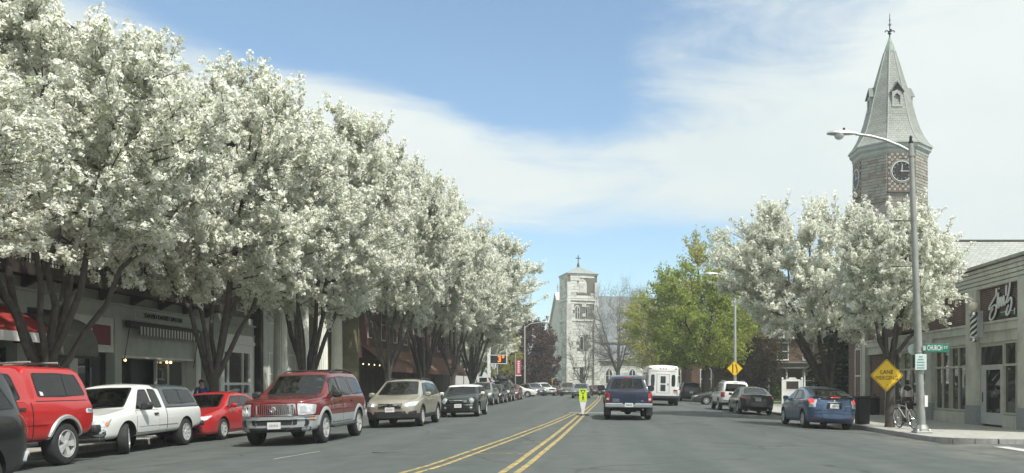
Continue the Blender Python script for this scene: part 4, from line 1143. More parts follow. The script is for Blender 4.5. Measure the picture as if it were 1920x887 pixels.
# left: red square board, dome awning, dark windows
rb = thing('shop_sign', 'square dark red board in a pale frame on the shop wall', 'sign', (LX, 28.3, 3.3))
MB().box(LX-.02, LX+.03, 27.78, 28.86, 2.95, 3.62).build('board', 'board_red', rb)
b = MB(); b.box(LX-.02, LX+.06, 27.7, 28.94, 2.88, 2.95); b.box(LX-.02, LX+.06, 27.7, 28.94, 3.62, 3.69); b.box(LX-.02, LX+.06, 27.7, 27.78, 2.95, 3.62); b.box(LX-.02, LX+.06, 28.86, 28.94, 2.95, 3.62)
b.build('frame', 'paint_pale', rb)
MB().box(LX-.5, LX, 27.0, 29.1, 2.72, 3.9).build('panel_board', 'paint_pale', sb)
framed_window(sb, LX-.3, 26.9, 29.1, .5, 2.7, [1.2, .8], [1], 'dark_trim', 'shop_glass', .06, .05, sx=-1)
framed_window(sb, LX-.3, 20.6, 24.2, .5, 2.7, [1, 1], [1], 'dark_trim', 'shop_glass', .06, .05, sx=-1)
da = thing('dome_awning', 'grey rounded canvas awning over a shop doorway', 'awning', (LX+.3, 25.6, 3))
prof_ = [(LX+.95*math.cos(a), 2.72+.98*math.sin(a)) for a in np.linspace(0, PI/2, 9)] + [(LX, 2.5), (LX+.95, 2.5)]
MB().prism(prof_, 24.5, 26.6, 'xz').build('canvas', 'awning_grey', da)
MB().box(LX+.90, LX+.97, 24.5, 26.6, 2.42, 2.5).build('frame_bar', 'iron_black', da)
MB().box(LX-.6, LX-.5, 24.7, 26.6, .15, 2.5).build('door', 'wood_brown_dark', sb)
ra = thing('red_awning', 'red canvas awning with a white valance at the left edge', 'awning', (LX+.5, 21, 3.3))
b = MB(); b.add([(LX,18.5,3.82),(LX,24.1,3.82),(LX+1.25,24.1,3.08),(LX+1.25,18.5,3.08),(LX,18.5,3.78),(LX,24.1,3.78),(LX+1.25,24.1,3.04),(LX+1.25,18.5,3.04)], [(0,1,2,3),(7,6,5,4),(0,4,5,1),(1,5,6,2),(2,6,7,3),(3,7,4,0)])
b.add([(LX,24.1,3.8),(LX+1.25,24.1,3.06),(LX+1.25,24.1,2.8),(LX,24.1,2.8),(LX,24.09,3.8),(LX+1.25,24.09,3.06),(LX+1.25,24.09,2.8),(LX,24.09,2.8)], [(0,1,2,3),(7,6,5,4),(0,4,5,1),(1,5,6,2),(2,6,7,3),(3,7,4,0)])
b.build('canvas', 'red_cloth', ra)
MB().box(LX+1.22, LX+1.28, 18.5, 24.1, 2.78, 3.04).build('valance', 'white_paint', ra)
# warm poster in the window under the red awning
MB().box(LX-.24, LX-.22, 22.0, 23.9, 1.5, 2.3).build('window_poster', 'line_yellow', sb)

# ================================================================== COLUMNED BUILDING
cb = thing('columned_building', 'pale building with tall fluted columns beside the salon', 'building', (-16.8, 46, ZS))
b = MB(); b.box(-28, -18.2, 41.05, 52, .1, 10.2); b.build('wall', 'paint_pale', cb)
b = MB(); b.box(-28, -15.3, 41.05, 52, 8.6, 9.5); b.box(-28, -15.0, 41.05, 52, 9.5, 9.8); b.box(-28, -15.2, 41.05, 52, 9.8, 10.4); b.build('entablature', 'column_cream', cb)
def fluted(y, x=-15.75, r=.33, z0=.14, z1=8.6):
    b = MB(); n = 64; vs = []
    hs = [(z0+.35, 1.0), (z0+2.5, 1.0), (z1-.5, .86)]
    for z, k in hs:
        for i in range(n):
            a = 2*PI*i/n; fl = 1 - .09*max(0, math.sin(a*16))**.7 if True else 1
            vs.append((x+r*k*fl*math.cos(a), y+r*k*fl*math.sin(a), z))
    b.add(vs, [(j*n+i, j*n+(i+1)%n, (j+1)*n+(i+1)%n, (j+1)*n+i) for j in range(2) for i in range(n)])
    c = b.build('column', 'column_cream', cb)
    MB().lathe([(r*1.45,z0),(r*1.45,z0+.12),(r*1.25,z0+.15),(r*1.3,z0+.25),(r*1.08,z0+.35)], 24, (x,y,0)).build('column_base', 'column_cream', c, True)
    MB().lathe([(r*.88,z1-.5),(r*.95,z1-.4),(r*.9,z1-.35),(r*1.2,z1-.2),(r*1.25,z1)], 24, (x,y,0)).build('capital', 'column_cream', c, True)
for y in (42.4, 45.6, 48.8, 51.6): fluted(y)
MB().box(-18.4, -17.9, 41.5, 42.6, .14, 3.2).build('door', 'wood_brown_dark', cb)
MB().box(-18.3, -17.95, 41.3, 42.9, 3.2, 3.6).build('door_head', 'column_cream', cb)
for y in (44.0, 47.2, 50.2):
    framed_window(cb, -18.2, y, y+1.2, 1.0, 3.4, [1], [1,1], 'white_paint', 'house_glass', .08, .05, sx=-1, depth=.06)
    framed_window(cb, -18.2, y, y+1.2, 5.0, 7.2, [1], [1,1], 'white_paint', 'house_glass', .08, .05, sx=-1, depth=.06)
MB().box(-17.2, -16.2, 41.06, 41.4, .1, 8.6).build('corner_pier', 'wood_brown_dark', cb)
# ================================================================== OLIVE AND BROWN BUILDING WITH LONG AWNING
ob = thing('restaurant_building', 'olive stucco side wall and red brown shopfront with a long awning', 'building', (-15, 75, ZS))
b = MB(); b.box(-30, -14.6, 52.05, 52.3, .1, 8.2); b.build('side_wall', 'stucco_olive', ob)
b = MB(); b.box(-30, -14.7, 52.3, 90, 3.3, 8.0); b.build('front_wall', 'brick_red_far', ob); MB().box(-30, -15.6, 52.3, 90, .1, 3.3).build('shop_wall', 'wood_brown_dark', ob)
MB().box(-30, -14.5, 52.0, 90.2, 8.0, 8.25).build('parapet', 'wood_brown_dark', ob)
for y in np.arange(54, 89, 3.4):
    framed_window(ob, -15.6, y, y+2.6, .6, 2.9, [1,1], [1], 'wood_brown_dark', 'shop_glass', .08, .06, sx=-1)
    framed_window(ob, -14.7, y+.6, y+1.8, 4.6, 6.8, [1], [1,1], 'paint_pale', 'house_glass', .08, .05, sx=-1, depth=.06)
for k in range(5): MB().lathe([(.001,2.9),(.04,2.92),(.035,2.97),(.02,3.0)], 10, (-15.2, 54+k*1.4, 0)).build('ceiling_lamp', 'bulb_warm', ob, True)
la = thing('long_awning', 'long brown canvas awning sloping over the pavement seats', 'awning', (-14, 70, 3))
y0_, y1_ = 53.2, 86
b = MB(); b.add([(-14.7,y0_,4.1),(-14.7,y1_,4.1),(-12.9,y1_,2.75),(-12.9,y0_,2.75),(-14.7,y0_,4.05),(-14.7,y1_,4.05),(-12.9,y1_,2.70),(-12.9,y0_,2.70)], [(0,1,2,3),(7,6,5,4),(0,4,5,1),(1,5,6,2),(2,6,7,3),(3,7,4,0)])
b.build('canvas', 'awning_brown', la); MB().box(-12.92, -12.88, y0_, y1_, 2.42, 2.75).build('valance', 'awning_brown', la)
for y in np.arange(y0_, y1_+.1, 5.9): MB().tube([(-12.95,y,.14),(-12.95,y,2.72)], .035, 8).build('awning_post', 'iron_black', la)
# ================================================================== VEHICLES
def chaikin(p, it=2):
    for _ in range(it):
        q = [p[0]]
        for a, c in zip(p[:-1], p[1:]):
            q += [(a[0]*.75+c[0]*.25, a[1]*.75+c[1]*.25), (a[0]*.25+c[0]*.75, a[1]*.25+c[1]*.75)]
        q.append(p[-1]); p = q
    return p
def rounded(poly, r, n=3):
    out = []; m = len(poly)
    for i in range(m):
        p, a, c = Vector(poly[i]), Vector(poly[i-1]), Vector(poly[(i+1)%m])
        da, dc = (a-p), (c-p); ra = min(r, da.length*.45); rc = min(r, dc.length*.45)
        s, e = p+da.normalized()*ra, p+dc.normalized()*rc
        for k in range(n+1):
            q = k/n; out.append(tuple(s*(1-q)**2 + p*2*q*(1-q) + e*q*q))
    return out
def dense(poly, step):
    out = []
    for i in range(len(poly)):
        a, c = Vector(poly[i]), Vector(poly[(i+1)%len(poly)]); n = max(1, int((c-a).length/step))
        out += [tuple(a+(c-a)*k/n) for k in range(n)]
    return out
WHEELS = {}
def wheel_meshes(r, w, style):
    key = (r, w, style)
    if key in WHEELS: return WHEELS[key]
    t_ = MB().lathe([(.58*r,.5*w),(.72*r,.53*w),(.90*r,.50*w),(.97*r,.42*w),(r,.30*w),(r,-.30*w),(.97*r,-.42*w),(.9*r,-.5*w),(.58*r,-.5*w)], 36, (0,0,0), 'y', caps=False)
    tob = t_.build('wheel', 'tyre_rubber', None, True, (0,0,0), 50)
    b = MB(); b.lathe([(.655*r,.50*w),(.64*r,.53*w),(.60*r,.52*w),(.585*r,.40*w),(.57*r,.1*w)], 36, (0,0,0), 'y', 0, caps=False)
    b.lathe([(.58*r,.12*w),(.001,.12*w)], 24, (0,0,0), 'y', 1)
    b.lathe([(.17*r,.30*w),(.16*r,.44*w),(.10*r,.47*w),(.001,.47*w)], 16, (0,0,0), 'y', 0)
    n = {'five':5,'six':6,'seven':7,'cap':9,'ten':10}[style]; sw = {'five':.115,'six':.10,'seven':.075,'cap':.085,'ten':.055}[style]*r
    for k in range(n):
        a = 2*PI*k/n; ca, sa = math.cos(a), math.sin(a)
        def P(rr, side, y): return (rr*ca - side*sa, y, rr*sa + side*ca)
        q = [(.12*r, sw*.9), (.60*r, sw*1.25)]
        vs = [P(rr, s_*ww, y) for y in (.20*w, .44*w if style!='cap' else .40*w) for rr, ww in q for s_ in (-1,1)]
        vs[6] = (vs[6][0], .50*w, vs[6][2]); vs[7] = (vs[7][0], .50*w, vs[7][2])
        b.add(vs, [(0,1,3,2),(4,6,7,5),(0,4,5,1),(2,3,7,6),(0,2,6,4),(1,5,7,3)], 0)
    rob = b.build('rim', ['alloy', 'arch_black'], None, True, (0,0,0), 35)
    WHEELS[key] = (tob.data, rob.data)
    bpy.data.objects.remove(tob); bpy.data.objects.remove(rob)
    return WHEELS[key]

class Car:
    def __init__(s, name, label, cat, L, Wd, top, belt, bot, pmat, wheels, tumble=.30, nf=18, nr=22, mw=4.0, crown=.035, group=None, sig=.045, lower=None, zones=(), style='five', tw=.21, track=None, edge=.80):
        s.root = thing(name, label, cat, (0,0,0), 0, group, False)
        s.L, s.W = L, Wd; hl = L/2
        fx = np.linspace(-hl, hl, 700)
        def sm(tab, sg):
            v = np.interp(fx, *zip(*tab)); k = int(max(1, sg/(L/700))); ker = np.hanning(2*k+3); ker /= ker.sum()
            return np.convolve(np.pad(v, len(ker)//2, mode='edge'), ker, 'valid')
        s.top, s.belt, s.bot = sm(top, sig), sm(belt, .12), sm(bot, .06)
        s.fx = fx
        u = np.linspace(0, 1, 78); st = -hl + L*(.5-.5*np.cos(PI*(u*.92+.04)))
        st = np.concatenate([st, [-hl, -hl+.004, -hl+.012, hl-.012, hl-.004, hl], [p[0] for p in top if abs(p[0]) < hl-.05]]); st = np.unique(np.round(np.clip(st, -hl, hl), 4))
        vs = []; nsec = None
        for x in st:
            q = abs(x)/hl; n = nf if x > 0 else nr
            w = Wd/2*max(.50, (1-q**n)**(1/mw)) if q < 1 else Wd/2*.5
            # slow taper in plan towards the nose
            w *= 1 - (.055 if x > 0 else .03)*max(0, (q-.55)/.45)**1.6
            zt, zb = float(np.interp(x, fx, s.top)), float(np.interp(x, fx, s.bot)); zs = min(float(np.interp(x, fx, s.belt)), zt-.035); h = zt-zs; hb = zs-zb
            ws = w*.965
            wr = max(.25*w, ws - tumble*h*1.0 - .02)
            pts = [(0,zb),(w*.55,zb),(w*.86,zb+.005),(w*.955,zb+.05*min(1,hb/.4)),(w*.985,zb+.30*hb),(w,zb+.60*hb),(w*.995,zb+.80*hb),(ws+.004,zs-.012),
                   (ws-.028,zs+.10*h),(wr,zs+edge*h),(wr-.05,zs+(edge*.22+.779)*h),(wr*.80-.03,zt-.004),(wr*.42,zt+crown*.75),(0,zt+crown)]
            pts = chaikin(pts, 2); nsec = len(pts)
            ring = [(x, y, z) for y, z in pts] + [(x, -y, z) for y, z in pts[-2:0:-1]]
            vs.append(ring)
        m = len(vs[0]); V = [p for r_ in vs for p in r_]
        F = [(i*m+k, i*m+(k+1)%m, (i+1)*m+(k+1)%m, (i+1)*m+k) for i in range(len(vs)-1) for k in range(m)]
        F += [tuple(range(m-1,-1,-1)), tuple((len(vs)-1)*m+k for k in range(m))]
        s.bvh = BVHTree.FromPolygons([Vector(p) for p in V], F)
        # body mesh, wheel wells cut out
        me = bpy.data.meshes.new('body'); me.from_pydata(V, [], F); me.materials.append(M[pmat]); me.materials.append(M['arch_black'])
        bm = bmesh.new(); bm.from_mesh(me); bmesh.ops.recalc_face_normals(bm, faces=bm.faces); bm.to_mesh(me); bm.free()
        tmp = bpy.data.objects.new('tmp_body', me); C.objects.link(tmp)
        cb_ = MB()
        for (xw, r) in wheels:
            for sd in (-1, 1):
                y0, y1 = sd*(Wd/2-.36), sd*(Wd/2+.2)
                cb_.lathe([(r+.055, min(y0,y1)), (r+.055, max(y0,y1))], 36, (xw, 0, r+.01), 'y', 1)
        cut = cb_.build('tmp_cut', [pmat, 'arch_black'], None, False, (0,0,0))
        md = tmp.modifiers.new('b', 'BOOLEAN'); md.operation = 'DIFFERENCE'; md.object = cut; md.solver = 'EXACT'
        dg = bpy.context.evaluated_depsgraph_get()
        me2 = bpy.data.meshes.new_from_object(tmp.evaluated_get(dg)); me2.name = 'body'
        bpy.data.objects.remove(tmp); bpy.data.objects.remove(cut)
        bm = bmesh.new(); bm.from_mesh(me2)
        zl = list(zones) + ([(lambda c: c.z < lower[0], lower[1], [((0,0,lower[0]),(0,0,1))])] if lower else [])
        for fn, mname, planes in zl:
            for co, no in planes: bmesh.ops.bisect_plane(bm, geom=bm.verts[:]+bm.edges[:]+bm.faces[:], plane_co=co, plane_no=no, dist=1e-5)
            mi = len(me2.materials); me2.materials.append(M[mname])
            bm.faces.ensure_lookup_table()
            for f in bm.faces:
                if f.material_index != 1 and fn(f.calc_center_median()): f.material_index = mi
        bm.to_mesh(me2); bm.free()
        me2.shade_smooth(); me2.set_sharp_from_angle(angle=R(32))
        s.body = bpy.data.objects.new('body', me2); C.objects.link(s.body); s.body.parent = s.root
        # floor shadow-maker: the underside is the body's own bottom; axle bar between wheels
        tm, rm = {}, {}
        s.wheels = []
        for (xw, r) in wheels:
            tme, rme = wheel_meshes(r, tw, style)
            for sd in (-1, 1):
                wo = bpy.data.objects.new('wheel', tme); C.objects.link(wo); wo.parent = s.root
                wo.location = (xw, sd*((track or (Wd-tw-.04))/2), r); wo.rotation_euler = (0, rng.uniform(0, 1.2), 0 if sd > 0 else PI)
                ro = bpy.data.objects.new('rim', rme); C.objects.link(ro); ro.parent = wo
                s.wheels.append(wo)
            MB().tube([(xw, -Wd/2+.25, r), (xw, Wd/2-.25, r)], .05, 8).build('axle', 'arch_black', s.root)
    def cast(s, axis, a, c):
        o, d = {'L': ((a,4,c),(0,-1,0)), 'R': ((a,-4,c),(0,1,0)), 'F': ((8,a,c),(-1,0,0)), 'B': ((-8,a,c),(1,0,0)), 'T': ((a,c,6),(0,0,-1))}[axis]
        o, d = Vector(o), Vector(d)
        h = s.bvh.ray_cast(o, d)
        if h[0] is None:
            t_ = {'L': (a, s.W/2, c), 'R': (a, -s.W/2, c), 'F': (s.L/2, a, c), 'B': (-s.L/2, a, c), 'T': (a, c, 1.5)}[axis]
            h = s.bvh.find_nearest(Vector(t_))
        n = h[1] if h[1].dot(d) < 0 else -h[1]
        if n.dot(-d) < .12: n = (-d+n).normalized()
        return h[0], n, d
    def shell(s, name, m, axis, poly, eps=.004, depth=.02, rad=.03, step=.07, rings=4, parent=None, smooth=True):
        out = dense(rounded(poly, rad), step) if rad else dense(poly, step)
        cx = sum(p[0] for p in out)/len(out); cy = sum(p[1] for p in out)/len(out); n = len(out)
        vs = []; fs = []; rim = []
        for j in range(rings):
            k = 1 - j/rings
            for p in out:
                h, nn, d = s.cast(axis, cx+(p[0]-cx)*k, cy+(p[1]-cy)*k)
                vs.append(h+nn*eps)
                if j == 0: rim.append(h+d*depth)
        h, nn, d = s.cast(axis, cx, cy); vs.append(h+nn*eps)
        for j in range(rings-1): fs += [(j*n+i, j*n+(i+1)%n, (j+1)*n+(i+1)%n, (j+1)*n+i) for i in range(n)]
        fs += [((rings-1)*n+i, (rings-1)*n+(i+1)%n, rings*n) for i in range(n)]
        o = len(vs); vs += rim
        fs += [(i, o+i, o+(i+1)%n, (i+1)%n) for i in range(n)]
        return MB().add(vs, fs).build(name, m, parent or s.root, smooth, None, 50)
    def both(s, *a, **k): return [s.shell(a[0], a[1], ax, a[2], **k) for ax in ('L', 'R')]
    def pair(s, name, m, axis, poly, **k):
        return [s.shell(name, m, axis, poly, **k), s.shell(name, m, axis, [(-p, q) for p, q in poly], **k)]
    def window(s, axis, poly, name='side_window', trim=.018, m='car_glass', rad=.045):
        if not hasattr(s, 'wins'): s.wins = []
        s.wins.append((axis, poly))
        g = s.shell(name, m, axis, poly, .0055, .008, rad)
        cx = sum(p[0] for p in poly)/len(poly); cy = sum(p[1] for p in poly)/len(poly)
        base = dense(rounded(poly, rad), .07); n = len(base); vs = []; d = None
        for off, e in ((-.012, .0030), (-.012, .0072), (trim, .0062), (trim, -.01)):
            for p in base:
                v = Vector((p[0]-cx, p[1]-cy)); L = v.length; q = (cx+v.x*(1+off/L), cy+v.y*(1+off/L))
                h, nn, d = s.cast(axis, *q); vs.append(h+nn*e)
        MB().add(vs, [(k*n+i, k*n+(i+1)%n, (k+1)*n+(i+1)%n, (k+1)*n+i) for k in range(3) for i in range(n)]).build('window_trim', 'dark_trim', g, True, None, 50)
        return g
    def finish(s, seats=((.25,1),(-.75,1)), wheel=True, zf=None):
        """open the cabin: hollow it through every window opening and put the seats in"""
        cu = MB(); zb = 9
        for axis, poly in s.wins:
            cx = sum(p[0] for p in poly)/len(poly); cy = sum(p[1] for p in poly)/len(poly)
            pl = [(cx+(p-cx)*.985, cy+(q-cy)*.975) for p, q in rounded(poly, .045, 2)]
            if axis == 'L': cu_ = MB().prism(pl, -2, 2, 'xz', 1)
            elif axis == 'F': cu_ = MB().prism(pl, -.02, 4, 'yz', 1)
            elif axis == 'B': cu_ = MB().prism(pl, -4, .02, 'yz', 1)
            else: continue
            if axis in 'FB': zb = min(zb, min(q for p, q in poly))
            cut = cu_.build('tmp_cut', ['arch_black', 'arch_black'], None, False, (0,0,0))
            md = s.body.modifiers.new('b', 'BOOLEAN'); md.operation = 'DIFFERENCE'; md.object = cut; md.solver = 'EXACT'
            dg = bpy.context.evaluated_depsgraph_get(); me = bpy.data.meshes.new_from_object(s.body.evaluated_get(dg)); me.name = 'body'
            s.body.modifiers.clear(); old = s.body.data; s.body.data = me; bpy.data.meshes.remove(old); bpy.data.objects.remove(cut)
        s.body.data.set_sharp_from_angle(angle=R(32))
        for x, k in seats:
            for sd in (1,-1):
                b = MB(); y = sd*.34; b.bbox(x-.09, x+.05, y-.24, y+.24, zb-.04, zb+.14, .04); b.build('seat_back', 'black_plastic', s.root, True, None, 30)
                MB().bbox(x-.09, x+.0, y-.12, y+.12, zb+.17, zb+.32, .04).build('headrest', 'black_plastic', s.root, True, None, 30)
        if wheel:
            x = seats[0][0]+.62; vs = []; n = 20
            for i in range(n):
                a = 2*PI*i/n
                for k in range(6): q = 2*PI*k/6; r = .17+.016*math.cos(q); vs.append((x-.35*r*math.sin(a)+.016*math.sin(q), .34+r*math.cos(a), zb+.04+.9*r*math.sin(a)))
            MB().add(vs, [(i*6+k, i*6+(k+1)%6, ((i+1)%n)*6+(k+1)%6, ((i+1)%n)*6+k) for i in range(n) for k in range(6)]).build('steering_wheel', 'black_plastic', s.root, True)
        return s.root
    def windows(s, poly, **k): return [s.window(ax, poly, **k) for ax in ('L', 'R')]
    def door(s, poly, pmat, hx=None, hz=None, hm='black_plastic'):
        for ax in ('L', 'R'):
            d = s.shell('door', pmat, ax, poly, .0045, .02, .06, .1, 5)
            cx = sum(p[0] for p in poly)/len(poly); cy = sum(p[1] for p in poly)/len(poly)
            s.shell('door_seam', 'dark_trim', ax, [(p+(.011 if p > cx else -.011), q+(.011 if q > cy else -.011)) for p, q in poly], .0018, .02, .06, .1, 4, parent=d)
            if hx is not None: s.shell('door_handle', hm, ax, [(hx-.09,hz-.022),(hx+.09,hz-.022),(hx+.09,hz+.022),(hx-.09,hz+.022)], .028, .03, .02, .03, 2, parent=d)
    def mirrors(s, x, z, m, size=1.0):
        for sd, ax in ((1,'L'),(-1,'R')):
            h, n, d = s.cast(ax, x, z)
            y = h.y; o = MB(); k = .11*size
            vs = []
            for i, (dx_, sc_) in enumerate(((-.07,.92),(-.05,1.0),(.02,.9),(.07,.55))):
                for a in range(12):
                    c_, s_ = math.cos(2*PI*a/12), math.sin(2*PI*a/12)
                    f = lambda v: math.copysign(abs(v)**.6, v)
                    vs.append((x+dx_*size, y+sd*(.13*size+.11*size*sc_*f(c_)), z+.06+.085*size*sc_*f(s_)))
            o.add(vs, [(i*12+a, i*12+(a+1)%12, (i+1)*12+(a+1)%12, (i+1)*12+a) for i in range(3) for a in range(12)]+[tuple(range(12)), tuple(range(47,35,-1))])
            o.tube([(x, y-sd*.03, z+.0), (x, y+sd*.10*size, z+.03)], .03*size, 6)
            mi_ = o.build('mirror', m, s.root, True)
    def plate(s, axis, z, y=0, m='plate_white'):
        sg = 1 if axis == 'F' else -1
        xs_ = [s.cast(axis, y+dy, z+dz_)[0].x for dy in (-.15,0,.15) for dz_ in (-.07,.07)]
        x = (max(xs_) if sg > 0 else min(xs_)) + sg*.02
        p = MB().box(x-.006, x+.006, y-.155, y+.155, z-.08, z+.08).build('licence_plate', m, s.root)
        b = MB()
        for k in range(6): b.box(x+sg*.006, x+sg*.008, y-.10+k*.035, y-.083+k*.035, z-.028, z+.028)
        b.build('plate_print', 'plate_print', p)
    def wipers(s, pts):
        for p in pts:
            P = [s.cast('F', *q)[0]+Vector((.012,0,.012)) for q in p]
            MB().tube(P, .009, 5).build('wiper', 'dark_trim', s.root)
    def arch(s, xw, r, w, m, eps=.02, a0=0, a1=PI, zc=None):
        """a flare round a wheel opening, on both sides"""
        for ax in ('L', 'R'):
            vs = []; N = 22
            for i in range(N+1):
                a = a0+(a1-a0)*i/N
                for rr, e in ((r, -.03), (r, eps), (r+w*.7, eps), (r+w, -.002)):
                    h, n, d = s.cast(ax, xw+rr*math.cos(a), (zc or r)+rr*math.sin(a)); vs.append(h-d*e)
            MB().add(vs, [(i*4+k, i*4+k+1, (i+1)*4+k+1, (i+1)*4+k) for i in range(N) for k in range(3)]).build('wheel_flare', m, s.root, True, None, 50)
    def roof_rails(s, x0, x1, y, m='black_plastic', lift=.06, r=.018):
        for sd in (-1, 1):
            P = []
            for k in range(9):
                x = x0+(x1-x0)*k/8; h = s.cast('T', x, sd*y)[0]
                P.append(h+Vector((0,0,lift*min(1, 3*min(k, 8-k)/4)+.0)))
            MB().tube(P, r, 8).build('roof_rail', m, s.root, True)
    def put(s, X, Y, rz, z=None):
        s.root.location = (X, Y, gz(X, Y) if z is None else z); s.root.rotation_euler = (0, 0, R(rz)); return s.root
TOWARD, AWAY = -90, 90
SEATS = {'suv_maroon':((.12,1),(-.85,1)),'wagon':((.10,1),(-.90,1)),'mini':((-.15,1),(-1.0,1)),'sedan':((.05,1),(-.85,1)),'suv_white':((.08,1),(-.85,1)),'prius':((.0,1),(-.9,1)),'tacoma':((.18,1),(-.55,1)),'red_truck':((.42,1),(-.5,1)),'white_truck':((.20,1),)}
def follow(o, X, Y, rz, half=1.3, wid=.75):
    """stand a copied car on the crowned road"""
    a = R(rz); fx_, fy_ = math.cos(a), math.sin(a)
    z = np.mean([gz(X+fx_*h-fy_*w_, Y+fy_*h+fx_*w_) for h in (-half, half) for w_ in (-wid, wid)])
    # roll with the camber
    zl, zr_ = gz(X-fy_*wid, Y+fx_*wid), gz(X+fy_*wid, Y-fx_*wid)
    roll = math.atan2(zl-zr_, 2*wid)
    zf, zb_ = gz(X+fx_*half, Y+fy_*half), gz(X-fx_*half, Y-fy_*half); pitch = -math.atan2(zf-zb_, 2*half)
    o.location = (X, Y, z); o.rotation_euler = (roll, pitch, a); return o

paint('paint_maroon', (.16,.012,.014), .25); paint('paint_red', (.46,.012,.012), .05, .3); paint('paint_white', (.66,.67,.64), 0, .35)
paint('paint_redcar', (.42,.012,.016), .05, .3); paint('paint_champagne', (.40,.375,.30), .5); paint('paint_mini', (.012,.022,.020), .3)
paint('paint_dkgrey', (.055,.062,.062), .5); paint('paint_blue', (.065,.115,.21), .5); paint('paint_navy', (.004,.011,.040), .15); paint('paint_black', (.010,.011,.012), .3)
paint('paint_silver', (.40,.42,.41), .6); paint('paint_sage', (.22,.25,.21), .5); paint('paint_brown', (.12,.085,.06), .4); paint('paint_dkred', (.13,.012,.016), .3)
paint('paint_buswhite', (.72,.73,.70), 0, .4); paint('paint_cap', (.040,.048,.052), .2, .4); paint('paint_greysilver', (.17,.18,.175), .5); paint('paint_dkgreen', (.02,.03,.026), .4)

